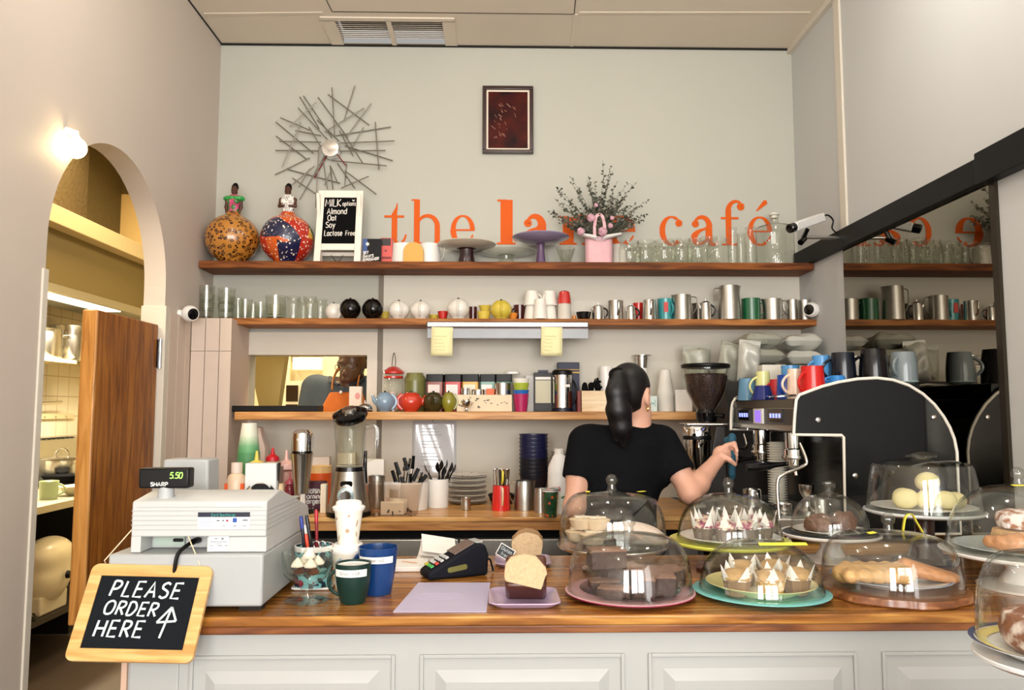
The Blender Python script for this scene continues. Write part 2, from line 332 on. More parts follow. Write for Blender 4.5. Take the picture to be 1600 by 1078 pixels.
# ------------------------------------------------------------------ handwriting / printed lettering as strokes
GLY = {}
for ln in '''A 66 L0,0 30,100 62,0|L10,36 52,36
B 60 L4,0 4,100|C4,100 40,98 50,77 38,55 4,53|C4,53 46,52 58,27 42,2 4,0
C 62 C58,84 40,100 14,88 2,52 14,12 40,0 60,16
D 66 L6,0 6,100|C6,100 40,96 62,52 40,4 6,0
E 56 L54,100 5,100 4,0 56,0|L4,52 46,52
F 52 L54,100 5,100 4,0|L4,52 44,52
G 66 C58,84 40,100 14,88 2,52 14,12 40,0 60,16|L60,16 60,46 38,46
H 64 L4,0 4,100|L60,0 60,100|L4,50 60,50
I 14 L7,0 7,100
J 46 C40,100 40,30 30,4 10,4 2,22
K 60 L4,0 4,100|L56,100 6,46 60,0
L 50 L6,100 4,0 52,0
M 78 L2,0 10,100 38,30 66,100 76,0
N 64 L4,0 4,100 58,0 58,100
O 70 O36,100 8,84 2,48 12,10 36,0 60,12 68,50 60,86
P 58 L6,0 6,100|C6,100 44,96 56,74 40,50 6,44
R 60 L6,0 6,100|C6,100 44,96 54,76 40,54 6,48|L24,48 58,0
S 54 C50,88 30,100 6,86 8,64 30,52 50,36 48,10 24,0 2,12
T 58 L29,0 29,100|L0,100 58,100
U 62 C4,100 4,40 12,6 32,0 52,6 58,40 58,100
W 80 L2,100 20,0 40,70 60,0 78,100
X 58 L2,0 56,100|L2,100 56,0
Y 58 L2,100 29,48 56,100|L29,48 29,0
a 52 C46,54 26,66 6,50 4,18 18,0 36,8 46,30|L46,66 46,0
b 52 L4,100 4,0|C4,40 24,66 46,50 46,14 26,0 4,18
c 46 C44,52 26,66 6,50 4,16 20,0 44,12
d 52 C46,44 26,66 6,50 4,16 20,0 46,18|L46,100 46,0
e 50 C6,32 44,34 40,58 22,66 4,44 8,10 26,0 46,12
f 36 C34,96 20,100 12,84 12,0|L0,62 30,62
g 52 C46,54 26,66 6,50 4,18 18,0 36,8 46,30|C46,66 46,-10 30,-32 6,-24
h 50 L4,100 4,0|C4,40 22,66 42,58 44,0
i 14 L7,64 7,0|L7,84 7,92
k 46 L4,100 4,0|L42,64 6,26 44,0
l 14 L7,100 7,0
m 74 L4,66 4,0|C4,44 18,66 34,56 36,0|C36,44 52,66 66,56 68,0
n 50 L4,66 4,0|C4,42 22,66 42,56 44,0
o 52 O26,66 6,50 4,18 26,0 46,16 46,50
p 52 L4,66 4,-34|C4,42 24,66 46,50 46,14 26,0 4,16
r 34 L4,66 4,0|C4,40 16,62 34,62
s 42 C38,56 20,66 4,52 18,36 38,22 28,2 2,8
t 36 L14,92 14,8 30,2|L0,64 32,64
u 50 C4,66 6,10 22,0 44,20|L44,66 44,0
v 46 L2,66 23,0 44,66
x 44 L2,66 42,0|L42,66 2,0
y 48 L2,66 24,4|L46,66 24,4 8,-34
5 54 L50,100 8,100 4,56 34,60|C34,60 52,46 50,14 28,0 2,8
0 56 O28,100 4,84 4,16 28,0 52,16 52,84
. 16 L6,0 6,8
' 14 L7,100 5,78'''.split('\n'):
    c, w, d = ln.split(' ', 2); st = []
    for s in d.split('|'):
        pts = [tuple(float(q)/100 for q in p.split(',')) for p in s[1:].split(' ')]
        if s[0] == 'C': pts = smooth(pts, 5)
        if s[0] == 'O': pts = smooth(pts, 5, True)
        st.append(pts)
    GLY[c] = (float(w)/100, st)
def text(mb, s, x, z, h, w, gap=.2, slant=0, rise=0, wide=1, th=.0005):
    x0 = x
    for c in s:
        if c == ' ': x += .42*h*wide; continue
        gw, st = GLY[c]
        for pts in st:
            mb.ribbon([(x+(p[0]*wide+p[1]*slant)*h, z+p[1]*h+(x-x0)*rise) for p in pts], w, th)
        x += (gw*wide+gap)*h
    return x
# ------------------------------------------------------------------ the room
CEIL = P(800, 73, 4.0).z; LX = -1.48; RX = 1.6; BY = 4.0; CTZ = .95
PAINT = mat('b7b6aa', .6, 0, .02, 3, name='wall_paint'); PAINTL = mat('c6baae', .55, 0, .03, 2.5, name='wall_paint_warm'); PAINTC = mat('ded2c0', .7, 0, .02, 3, name='ceiling_paint')
TRIMW = mat('d2cabb', .5, name='trim_white'); GAP = mat('1a1815', .9, name='shadow_gap')
GREYW = mat('d6d1c3', .6, 0, .04, 4, name='splash_wall')
SH1 = P(700, 408.5, 3.79).z; SH2 = P(700, 497.5, 3.79).z; SH3 = P(700, 643.3, 3.72).z
# back wall with the pass-through opening
ox0, ox1 = P(389, 600, 4.0).x, P(574, 600, 4.0).x; oz0, oz1 = SH3, P(480, 555, 4.0).z
m = MB(); m.bx((LX-.1, 4, 0), (ox0, 4.1, CEIL)).bx((ox1, 4, 0), (RX+.1, 4.1, CEIL)).bx((ox0, 4, 0), (ox1, 4.1, oz0-.02)).bx((ox0, 4, oz1), (ox1, 4.1, CEIL))
struct('wall_back', m, PAINT, flat=True)
jx = P(590, 600, 4.0).x; jx2 = P(598, 600, 4.0).x
struct('trim_1', MB().bx((LX, 3.978, oz1), (jx, 4.0, SH2-.05)).bx((LX, 3.978, .95), (ox0, 4.0, oz1)).bx((ox1, 3.978, .95), (jx, 4.0, oz1)), TRIMW, flat=True)
struct('trim_2', MB().bx((jx, 3.99, .95), (jx2, 4.0, SH1)), mat('7d7365', .6), flat=True)
# lower part of the back wall, greyer splash board
struct('trim_3', MB().bx((jx2, 3.99, .95), (RX, 4.0, SH1-.03)).bx((LX, 3.993, .95), (jx, 4.0, SH3-.04)), GREYW, flat=True)
# left wall with the arched doorway
ya, yb, zs = 2.52, 3.43, 1.95; ra = (yb-ya)/2; yc = (ya+yb)/2; TH = .095
m = MB()
m.bx((LX-TH, -3, 0), (LX, ya, CEIL)).bx((LX-TH, yb, 0), (LX, 4.0, CEIL))
N = 28; A = [(yc-ra*math.cos(PI*i/N), zs+1.03*ra*math.sin(PI*i/N)) for i in range(N+1)]
vs = []
for y, z in A:
    vs += [(LX, y, z), (LX, y, CEIL), (LX-TH, y, z), (LX-TH, y, CEIL)]
fs = []
for i in range(N):
    a, b = 4*i, 4*i+4; fs += [(a, b, b+1, a+1), (a+2, a+3, b+3, b+2), (a, a+2, b+2, b)]
m.add(vs, fs); struct('wall_left', m, PAINTL, ang=20)
# painted jamb lining of the archway below the spring line
struct('trim_4', MB().bx((LX-TH-.004, yb-.014, 0), (LX+.012, yb+.03, 1.86)).bx((LX-TH-.004, ya-.02, 0), (LX+.006, ya+.012, 1.86)), TRIMW, flat=True, bevel=.003)
# beadboard wainscot on the left wall and the boxed-in chase behind the till
BX = on(360, 3.70, 1.6).x; BXT = SH2-.012
bead = mat('cbb9aa', .55, name='beadboard_paint')
m = MB()
y = yb+.03
while y < 3.69:
    m.bx((LX, y+.002, 0), (LX+.012, min(y+.088, 3.7), BXT)); y += .09
struct('trim_5', m, bead, flat=True, bevel=.002)
m = MB(); m.bx((LX+.012, 3.71, 0), (BX-.004, 3.985, BXT)); x = LX+.013
while x < BX-.02:
    m.bx((x+.001, 3.70, 0), (min(x+.066, BX), 3.72, BXT-.16)); m.bx((x+.001, 3.70, BXT-.158), (min(x+.066, BX), 3.72, BXT)); x += .068
struct('trim_6', m, bead, flat=True, bevel=.0015)
struct('wall_right', MB().bx((RX, 2.38, 0), (RX+.1, 4.0, CEIL)).bx((RX, -3, 0), (RX+.1, 2.38, CEIL)), mat('c2c3c1', .6, 0, .02, 3), flat=True)
ty = PX(1320, 300, RX).y
struct('trim_7', MB().bx((RX-.012, ty-.03, 2.22), (RX, ty+.03, CEIL)), TRIMW, flat=True, bevel=.003)
struct('trim_8', MB().bx((RX-.025, -3, CEIL-.03), (RX, 4.0, CEIL)), TRIMW, flat=True)
struct('wall_front', MB().bx((LX-.1, -3.1, 0), (RX+.1, -3.0, CEIL)), mat('b8b2a8', .7), flat=True)
m = MB()
vx0, vx1 = P(536, 70, 3.98).x, P(697, 70, 3.98).x; vy0 = PZ(560, 31, CEIL).y; vy1 = 3.985
m.bx((LX-.1, -3, CEIL), (RX+.1, vy0, CEIL+.05)).bx((LX-.1, vy0, CEIL), (vx0, 4.0, CEIL+.05)).bx((vx1, vy0, CEIL), (RX+.1, 4.0, CEIL+.05)).bx((vx0, vy0, CEIL+.12), (vx1, 4.0, CEIL+.15))
struct('ceiling', m, PAINTC, flat=True)
def seam(px0, py0, px1, py1, w=.004):
    a, b = PZ(px0, py0, CEIL), PZ(px1, py1, CEIL); d = (b-a).normalized(); n = Vector((-d.y, d.x, 0))*w/2
    return [a+n, b+n, b-n, a-n]
m = MB()
for s in ((519, 18, 897, 22), (519, 18, 507, -6), (897, 22, 900, -8)):
    q = seam(*s); m.prism([(p.x, p.y) for p in q], CEIL-.0015, CEIL, 'z')
m.bx((LX, 3.988, CEIL-.008), (RX, 4.0, CEIL))  # black strip drawn in for the shadow gap where wall meets ceiling
m.bx((LX, -2, CEIL-.004), (LX+.007, 4, CEIL))
struct('trim_9', m, GAP, flat=True)
m = MB()
for s in ((320, 22, 505, 20), (905, 20, 1265, 20), (900, 22, 893, 72)):
    q = seam(*s, w=.02); m.prism([(p.x, p.y) for p in q], CEIL-.003, CEIL, 'z')
struct('trim_10', m, PAINTC, flat=True)
# ceiling vent
v = thing('ceiling_vent', 'cream slatted air vent in the ceiling by the back wall', 'vent', ((vx0+vx1)/2, (vy0+vy1)/2, CEIL))
hw, hd = (vx1-vx0)/2, (vy1-vy0)/2
fm = MB()
for a, b in (((-hw-.06, -hd-.03), (hw+.06, -hd+.004)), ((-hw-.06, -hd), (-hw+.004, hd)), ((hw-.004, -hd), (hw+.06, hd)), ((-.012, -hd), (.012, hd))):
    fm.bx((a[0], a[1], -.006), (b[0], b[1], .004))
obj('frame', fm, PAINTC, v)
m = MB(); n = 11
for i in range(n):
    y = -hd+.012+(2*hd-.06)*i/(n-1)
    m.at((0, y, .012), (math.radians(32), 0, 0)); m.bx((-hw, -.016, -.001), (hw, .016, .001))
obj('slats', m, PAINTC, v)
obj('duct_back', MB().bx((-hw, -hd, .08), (hw, hd, .085)), GAP, v)
# floor
struct('floor', MB().bx((-5, -3, -.05), (3, 7, 0)), mat('4a3d33', .5, 0, .2, 6), flat=True)
# mirror on the right wall with its black rail
my0, my1 = 2.40, PX(1321, 450, RX).y; RZ0 = 2.135; RZ1 = 2.222
mm, nt, b = newmat('mirror'); b.inputs['Base Color'].default_value = (.27, .245, .20, 1); b.inputs['Metallic'].default_value = 1; b.inputs['Roughness'].default_value = .01
t = thing('wall_mirror', 'tall tinted wall mirror under the black rail, reflecting the shelves', 'mirror', (RX, (my0+my1)/2, CTZ+.001))
obj('mirror_glass', MB().bx((-.006, my0-t.location.y, 0), (-.0005, my1-t.location.y, RZ0-CTZ-.002)), mm, t, flat=True)
obj('edge_strip', MB().bx((-.012, my0-.03-t.location.y, 0), (-.0005, my0-t.location.y, RZ0-CTZ-.002)), mat('3a3328', .3, .6), t)
t = thing('wall_rail', 'long black rail fixed along the wall above the mirror', 'rail', (RX, 3.0, RZ0))
obj('rail_section', MB().bx((-.03, 2.415-3, 0), (-.0005, 3.985-3, RZ1-RZ0)), mat('0c0d0f', .5, spec=.25), t, bevel=.003)
obj('rail_end_section', MB().bx((-.045, .8-3, -.008), (-.0005, 2.415-3, RZ1-RZ0+.01)), mat('0b0c0d', .5, spec=.25), t, bevel=.003)
# shelves
def shelf(name, label, x0, x1, yf, zt, th, m):
    return single(name, label, 'shelf', MB().bx((x0, yf-4, -th), (x1, 0, 0)), m, (0, 3.989, zt), bevel=.004)
s1t = SH1-P(700, 420, 3.79).z; s2t = SH2-P(700, 507.5, 3.79).z; s3t = SH3-P(700, 656, 3.72).z
shelf('wooden_shelf', 'dark wooden top shelf below the orange lettering', LX+.002, on(1272, 3.79, SH1).x, 3.80, SH1, s1t, W1)
shelf('wooden_shelf', 'dark wooden middle shelf carrying teapots and steel jugs', LX+.002, on(1283, 3.79, SH2).x, 3.80, SH2, s2t, wood('mid_shelf_wood', '6a3a16', '9a5f2c', 'b87c42', coat=.0, rough=.55, spec=.25))
shelf('wooden_shelf', 'pale wooden low shelf with coloured teapots and canisters', on(366, 3.72, SH3).x, 1.05, 3.731, SH3, s3t, W2)
# ------------------------------------------------------------------ orange wall lettering
ORG = mat('d85a06', .55, spec=.2, name='orange_vinyl'); u = mp(4.0, 2.25)
bl = P(700, 381, 3.99); XH = 46.5*u
sg = thing('wall_lettering', 'large orange serif lettering on the back wall above the top shelf', 'lettering', (P(776, 381, 3.998).x, 3.9985, bl.z))
def ser(name, strokes, x0):
    # strokes in pixels of the photo relative to letter centre x0, z up from the baseline
    mb = MB(); ox = P(x0, 381, 3.998).x - sg.location.x
    for q_, (pts, w) in enumerate(strokes):
        ws = [q*u for q in w] if isinstance(w, (list, tuple)) else w*u
        mb.ribbon([(ox+p[0]*u, p[1]*u) for p in pts], ws, .0018+.00025*q_)
    return obj('letter_'+name, mb, ORG, sg, flat=True)
def wl(n, a, b):  # width swelling from a to b to a
    return [a+(b-a)*math.sin(PI*i/(n-1))**1.2 for i in range(n)]
def bowl(cx, cz, rx, rz, a0, a1, n, thin, fat):   # stroke thick at left/right, thin at top/bottom
    p = arc(cx, cz, rx, rz, a0, a1, n); w = [thin+(fat-thin)*abs(math.cos(math.radians(a0+(a1-a0)*i/n)))**1.3 for i in range(n+1)]
    return (p, w)
def hl(s, xs, zz, hh, w): return ([(xs[0], zz), (xs[1], zz)], hh)
def L_t(x):
    cv = smooth([(0, 10), (3, 3), (10, 1), (16, 8), (18, 15)], 5)
    return ser('t', [([(0, 44), (0, 8)], 8.6), ([(3.8, 65), (3.2, 58), (0, 47), (-4, 44)], [1, 3, 8, 4]), ([(-16, 43.5), (15, 43.5)], 3.6), (cv, [8, 7, 6, 5.5, 5, 4.5, 4.3, 4.2, 4.1, 4, 4, 4, 3.8, 3.6, 3.5, 3.2, 3, 3, 2.8, 2.8, 2.6])], x)
def L_h(x, w=9, d=31):
    top = arc(d/2+1, 28, d/2, 17, 178, 0, 14)
    return ser('h', [([(0, 0), (0, 71)], w), ([(-8.5, 70), (0, 70)], 2.6), ([(-9, 1.3), (9, 1.3)], 2.6), ([(d-8, 1.3), (d+10, 1.3)], 2.6), ([(d+1, 0), (d+1, 28)], w*.9), (top, [3, 3.4, 3.8, 4.2, 4.5, 4.8, 5, 5.4, 5.8, 6.2, 6.8, 7.2, 7.6, 8, 8.1])], x)
def L_n(x, w=17, d=33):
    top = arc(d/2+2, 28, d/2-1, 15, 178, 0, 14)
    return ser('n', [([(0, 0), (0, 44)], w), ([(-14, 44), (0, 44)], 3), ([(-14, 1.5), (13, 1.5)], 3), ([(d-12, 1.5), (d+14, 1.5)], 3), ([(d+1, 0), (d+1, 28)], w*.95), (top, [3+i for i in range(15)])], x)
def L_e(x, r=18.5, fat=9, name='e', acc=False):
    s = [bowl(0, 23, r-fat/2+1, 22, 0, 180, 20, 2.8, fat*.85), bowl(0, 23, r-fat/2+1, 22, 180, 305, 16, 3, fat), ([(-r+fat-1, 22.5), (r, 22.5)], 2.6),
         (arc(0, 23, r-1.5, 21, -52, -22, 6), [3, 3.3, 3.2, 3, 2.8, 2.4, 2])]
    if acc: s.append(([(-5, 55), (0, 60), (9, 69), (12, 70)], [1.5, 4, 7.5, 6]))
    return ser(name, s, x)
def L_l(x, w=19):
    return ser('l', [([(0, 0), (0, 71)], w), ([(-14.5, 70), (0, 70)], 3), ([(-15, 1.5), (14, 1.5)], 3)], x)
def L_a(x, w=14, bold=1):
    return ser('a', [([(8, 5), (8, 30)], w), (arc(-3, 30, 12, 15, 0, 150, 14), [w*.9-i*(w*.9-4)/14 for i in range(15)]), (arc(-13, 34, 3.2, 3.2, 0, 360, 12), 6.5 if bold else 5),
                     (smooth([(4, 27), (-8, 22), (-15, 14), (-13, 4), (-4, 3), (6, 9)], 5), [3, 3.3, 3.8, 4.4, 5, 6, 7, 8, 9, 10, 10, 9.5, 9, 8.5, 7.5, 6.5, 5.5, 5, 4.5, 4, 4, 3.6, 3.4, 3.2, 3, 3]),
                     (smooth([(8, 8), (12, 2), (18, 1.5), (22, 5)], 4), [w*.8, w*.7, w*.6, 7, 6, 5, 4.5, 4, 3.8, 3.4, 3.2, 3, 2.8])], x)
def L_c(x):
    return ser('c', [bowl(0, 23, 15, 22, 60, 180, 14, 3, 9), bowl(0, 23, 15, 22, 180, 312, 14, 3, 9), (arc(11.5, 35, 3, 3, 0, 360, 12), 5.5), (arc(1, 23, 15, 22, 35, 62, 5), 3)], x)
def L_f(x):
    return ser('f', [([(-3, 0), (-3, 56)], 9), (arc(10, 55, 13, 15.5, 180, 60, 14), [8.8-i*.4 for i in range(15)]), (arc(17, 62, 3.2, 3.2, 0, 360, 12), 6), ([(-15, 43.5), (13, 43.5)], 3.4), ([(-14, 1.4), (10, 1.4)], 2.8)], x)
L_t(616); L_h(651); L_e(723); L_l(791.5); L_a(838, 15); L_n(888); L_e(971, 22, 14, 'e'); L_c(1050); L_a(1100, 10.5, 0); L_f(1142); L_e(1188, 19, 9, 'e', True)
# ------------------------------------------------------------------ counters
CF = PZ(800, 962, CTZ).y; CB = PZ(800, 868, CTZ).y; CXL = -.868
BF = PZ(800, 808, CTZ).y
ct = thing('service_counter', 'long white panelled service counter with a glossy wooden top', 'counter', (0.35, (CF+CB)/2, 0))
def lb(lo, hi, o): return [a-b for a, b in zip(lo, o)], [a-b for a, b in zip(hi, o)]
co = ct.location
m = MB(); m.bx(*lb((CXL, CF, CTZ-.022), (RX-.002, CB, CTZ), co)); obj('countertop', m, W3, ct, bevel=.004)
m = MB(); m.bx(*lb((CXL+.006, CF+.007, CTZ-.04), (RX-.002, CB-.01, CTZ-.022), co)); obj('top_moulding', m, wood('counter_edge', '4d2710', '7a4520', '96602e'), ct, bevel=.003)
CW = mat('a9aaa7', .45, 0, .01, 5, coat=.1, name='counter_white'); fy = CF+.028; px_l = -.806
m = MB(); m.bx(*lb((px_l, fy, .0), (RX-.002, fy+.03, CTZ-.04), co)); m.bx(*lb((px_l, fy+.03, 0), (px_l+.03, CB-.04, CTZ-.04), co)).bx(*lb((px_l+.03, CB-.07, 0), (.93, CB-.04, CTZ-.04), co))
obj('carcass', m, CW, ct, flat=True)
obj('end_post', MB().bx(*lb((px_l-.012, fy-.008, 0), (px_l, fy+.04, CTZ-.045), co)), mat('c9a892', .5, name='pine_strip'), ct)
obj('stile', MB().bx(*lb((px_l+.004, fy-.004, 0), (px_l+.11, fy, CTZ-.045), co)), CW, ct, bevel=.002)
for a, b in ((303, 612), (662, 970), (1018, 1333), (1383, 1560)):
    x0, x1 = P(a, 1040, fy).x, P(b, 1040, fy).x; z1 = P(800, 1027, fy).z; z0 = .22
    if b == 1560: x1 = RX-.05
    mb = MB(); c0 = Vector(((x0+x1)/2, fy, (z0+z1)/2)); vs = []; lev = [(0, 0, 0), (.006, 0, .005), (.012, 0, .006), (.05, 0, -.009), (.052, 0, -.009)]
    for ins, _, d in lev:
        for sx, sz in ((x0+ins, z0+ins), (x1-ins, z0+ins), (x1-ins, z1-ins), (x0+ins, z1-ins)):
            vs.append((sx-co.x, fy+d-.0005-co.y-(.0 if ins else .0), sz-co.z))
    fs = []
    for k in range(len(lev)-1):
        for i in range(4): fs.append((4*k+i, 4*k+(i+1) % 4, 4*k+4+(i+1) % 4, 4*k+4+i))
    fs.append(tuple(4*(len(lev)-1)+i for i in range(4))); mb.add(vs, fs)
    # raised frame moulding around the field
    for lo, hi in (((x0-.008, z0-.008), (x0, z1+.008)), ((x1, z0-.008), (x1+.008, z1+.008)), ((x0, z1), (x1, z1+.008)), ((x0, z0-.008), (x1, z0))):
        mb.bx(*lb((lo[0], fy-.006, lo[1]), (hi[0], fy, hi[1]), co))
    obj('panel', mb, CW, ct, flat=True, bevel=.0015)
# back bench
bn = thing('back_bench', 'pale timber work bench against the back wall over steel drawers', 'bench', (-.2, (BF+BY)/2, 0)); bo = bn.location
obj('benchtop', MB().bx(*lb((BX+.003, BF, CTZ-.018), (.90, 3.99, CTZ), bo)), W4, bn, bevel=.003)
obj('edge_rail', MB().bx(*lb((BX+.01, BF+.004, CTZ-.055), (.90, 3.6, CTZ-.018), bo)), wood('bench_edge', '7a4a22', 'b07a42', 'c9985c'), bn, bevel=.002)
obj('shadow_strip', MB().bx(*lb((-.9, BF+.03, CTZ-.09), (.88, 3.6, CTZ-.055), bo)), MBLACK, bn)  # matt black strip standing in for the shade under the bench edge
m = MB()
x = -.66
for i in range(3):
    m.bx(*lb((x, BF+.008, .3), (x+.50, BF+.03, CTZ-.092), bo)); x += .506
obj('steel_front', m, BRUSH, bn, bevel=.004)
obj('cabinet_body', MB().bx(*lb((-1.2, BF+.035, 0), (.88, 3.95, CTZ-.09), bo)), mat('3a3632', .6), bn)
# return counter under the coffee machine
rt = thing('return_counter', 'dark side counter carrying the coffee machine under the mirror', 'counter', (1.25, 3.1, 0)); ro = rt.location
obj('countertop', MB().bx(*lb((.935, CB+.002, CTZ-.03), (RX-.001, 3.985, CTZ), ro)), W4, rt, bevel=.003)
obj('carcass', MB().bx(*lb((.955, CB+.004, 0), (RX-.005, 3.95, CTZ-.03), ro)), mat('26221f', .5), rt)
# ------------------------------------------------------------------ cash register
GREY = mat('a9acac', .45, 0, .01, 8, name='till_grey'); GREYL = mat('c0c1bf', .4, 0, .01, 8, name='till_light'); GREYD = mat('a8aaa8', .5, name='till_mid')
rx0, rx1, ry = -.862, -.520, 1.757
rg = thing('cash_register', 'pale grey electronic cash register standing on its drawer, back to the customer', 'cash register', ((rx0+rx1)/2, ry, CTZ)); go = rg.location
u = mp(1.757)
dz0, dz1 = .014, P(300, 866, ry).z-CTZ
def rl(x, y, z): return (x-go.x, y-go.y, z)
obj('drawer_box', MB().bx(rl(rx0, ry, dz0), rl(rx1, ry+.40, dz1)), GREY, rg, bevel=.006)
for x in (rx0+.04, rx1-.06):
    for y in (.03, .36): obj('foot', MB().bx(rl(x, ry+y, 0.0005), rl(x+.05, ry+y+.03, dz0)), BLACK, rg)
bx0, bx1 = P(205, 830, ry+.015).x, P(416, 830, ry+.015).x; zt = P(300, 783, ry+.015).z-CTZ; zb = dz1+.001; y0 = ry+.015
prof = [(0, zb+.035), (0, zt-.004), (.004, zt), (.10, zt+.014), (.115, zt+.014), (.385, zt-.055), (.40, zt-.085), (.40, zb), (.06, zb), (.06, zb+.032)]
obj('housing', MB().prism([(p[0]+y0-go.y, p[1]) for p in prof], bx0-go.x, bx1-go.x, 'x'), GREYL, rg, bevel=.003)
m = MB(); zz = zb+.05
while zz < zt-.02:
    m.bx(rl(bx0-.0008, y0-.0012, zz), rl(bx1+.0012, y0+.30, zz+.0012)); zz += .0105
obj('grooves', m, GREYD, rg)
obj('seam', MB().bx(rl(bx0+.01, y0-.0008, zt-.014), rl(bx1-.01, y0, zt-.0125)), GREYD, rg)
obj('slot', MB().bx(rl(P(340, 790, y0).x, y0-.003, zt-.012), rl(P(376, 790, y0).x, y0, zt-.0095)), WPLAS, rg)
# side pillars and recess with port plate
obj('corner_foot', MB().bx(rl(bx0, y0, zb), rl(bx0+.022, y0+.06, zb+.036)), GREYL, rg, bevel=.002); obj('lower_skirt', MB().bx(rl(P(322, 850, y0).x, y0+.004, zb), rl(bx1, y0+.06, zb+.034)), GREYL, rg, bevel=.002)
obj('port_plate', MB().bx(rl(P(240, 850, y0+.05).x, y0+.05, zb+.007), rl(P(288, 850, y0+.05).x, y0+.059, zb+.029)), mat('a9b8ac', .4), rg)
m = MB(); q = P(278, 844, y0+.045); m.at((q.x-go.x, y0+.047-go.y, q.z-CTZ)); m.box((0, 0, 0), (.022, .008, .007)); obj('port_socket', m, BLACK, rg, bevel=.002)
# stickers
def sticker(name, px0, px1, py0, py1, Y, parent, o, draw):
    a, b = P(px0, py1, Y), P(px1, py0, Y); t = obj(name, MB().bx((a.x-o.x, Y-.0012-o.y, a.z-o.z), (b.x-o.x, Y-.0004-o.y, b.z-o.z)), mat('eef0f3', .4, name='sticker_white'), parent)
    w, h = b.x-a.x, b.z-a.z
    for nm, col, fn in draw(w, h):
        mb = MB().at((a.x-o.x, Y-.0013-o.y, a.z-o.z)); fn(mb); obj(nm, mb, mat(col, .5), t, flat=True)
def bars(L):
    def f(mb):
        for x0, z0, x1, z1 in L: mb.bx((x0, -.0004, z0), (x1, 0, z1))
    return f
sticker('surcharge_sticker', 309, 391, 800, 827, y0-.001, rg, go, lambda w, h: [
    ('header', '10142c', bars([(0, .72*h, w, h)])), ('title', '2a8f86', lambda mb: (text(mb.at(mb.M.translation+Vector((0, -.0006, 0))), 'Card Surcharge', w*.26, h*.78, h*.15, .0011, .22))),
    ('fine_print', '9aa6b8', bars([(w*.03, h*(.2+.13*i), w*(.3-.04*(i % 2)), h*(.24+.13*i)) for i in range(4)])),
    ('card_mark', '1b1b22', bars([(w*.36, h*.48, w*.42, h*.54), (w*.47, h*.47, w*.5, h*.55), (w*.86, h*.5, w*.96, h*.56), (w*.46, h*.18, w*.53, h*.21), (w*.68, h*.17, w*.75, h*.21), (w*.86, h*.18, w*.94, h*.21)])),
    ('red_mark', '9c2434', bars([(w*.545, h*.44, w*.585, h*.57)])), ('blue_mark', '1d4b9c', bars([(w*.67, h*.4, w*.75, h*.66)]))])
sticker('rating_label', 326, 358, 838, 861, y0+.003, rg, go, lambda w, h: [
    ('print', '77797a', bars([(w*.28, h*.82, w*.45, h*.9), (w*.62, h*.78, w*.75, h*.92), (w*.05, h*.62, w*.92, h*.66), (w*.3, h*.5, w*.7, h*.53), (w*.05, h*.36, w*.25, h*.4), (w*.45, h*.34, w*.7, h*.4), (w*.8, h*.34, w*.95, h*.4), (w*.05, h*.14, w*.25, h*.17), (w*.03, h*.04, w*.95, h*.06)]))])
# power plug and lead hanging down the back
q = P(308, 845, y0+.04); c = [rl(q.x, y0+.05, q.z-CTZ), rl(q.x-.004, y0+.02, q.z-CTZ), rl(q.x-.018, y0-.02, q.z-CTZ-.018), rl(q.x-.024, y0-.0225, q.z-CTZ-.06)]
obj('power_lead', MB().tube(smooth(c, 6), [.007]*7+[.0045]*12, 8), BLACK, rg)
# customer display on its stem
q0, q1 = P(217, 763, y0+.03), P(297, 731, y0+.03); sx = P(259, 770, y0+.04).x
ds = obj('display_stem', MB().at((sx-go.x, y0+.042-go.y, zt+.002)).lathe([(0, 0), (.019, 0), (.0165, .026), (.0165, .034), (0, .034)], 20), GREY, rg)
dsp = obj('display_head', MB().bx(rl(q0.x, y0+.025, q0.z-CTZ), rl(q1.x, y0+.06, q1.z-CTZ)), BLACK, rg, bevel=.005)
w, h = q1.x-q0.x, q1.z-q0.z
mb = MB().at(rl(q0.x, y0+.0248, q0.z-CTZ)); text(mb, '5.50', w*.62, h*.5, h*.28, .0016, .12, .14)
obj('digits', mb, mat('9dff5a', .4, emit=2.2, name='display_green'), rg, flat=True)
mb = MB().at(rl(q0.x, y0+.0248, q0.z-CTZ)); text(mb, 'SHARP', w*.25, h*.12, h*.18, .0021, .18, wide=1.3); obj('maker_lettering', mb, mat('d8d8d8', .4), rg, flat=True)
# printer cover behind the display and the operator display
q0, q1 = P(256, 766, y0+.24), P(330, 717, y0+.24)
m = MB().prism([(q0.x-go.x, q0.z-CTZ-.04), (q1.x-go.x+.003, q0.z-CTZ-.04), (q1.x-go.x, q1.z-CTZ), (q0.x-go.x+.004, q1.z-CTZ)], y0+.22-go.y, y0+.30-go.y)
obj('printer_cover', m, GREY, rg, bevel=.006)
q0, q1 = P(385, 764, y0+.22), P(434, 723, y0+.22)
m = MB().prism([(q0.x-go.x, q0.z-CTZ-.005), (q0.x-go.x+.012, q0.z-CTZ+.010)] + [(x, z) for x, z in arc((q0.x+q1.x)/2-go.x, q0.z-CTZ-.01, .028, .026, 150, 30, 8)] + [(q1.x-go.x-.012, q0.z-CTZ+.010), (q1.x-go.x+.002, q0.z-CTZ-.005), (q1.x-go.x, q1.z-CTZ), (q0.x-go.x, q1.z-CTZ)], y0+.205-go.y, y0+.225-go.y)
obj('operator_display', m, GREYL, rg, bevel=.002)
m = MB().prism([(q0.x-go.x+.012, q0.z-CTZ-.035), (q1.x-go.x-.002, q0.z-CTZ-.035), (q1.x-go.x+.004, q1.z-CTZ), (q1.x-go.x+.001, q1.z-CTZ), (q1.x-go.x-.012, q0.z-CTZ+.012), (q0.x-go.x+.014, q0.z-CTZ+.012)], y0+.215-go.y, y0+.235-go.y)
obj('display_back', m, BLACK, rg, bevel=.002)
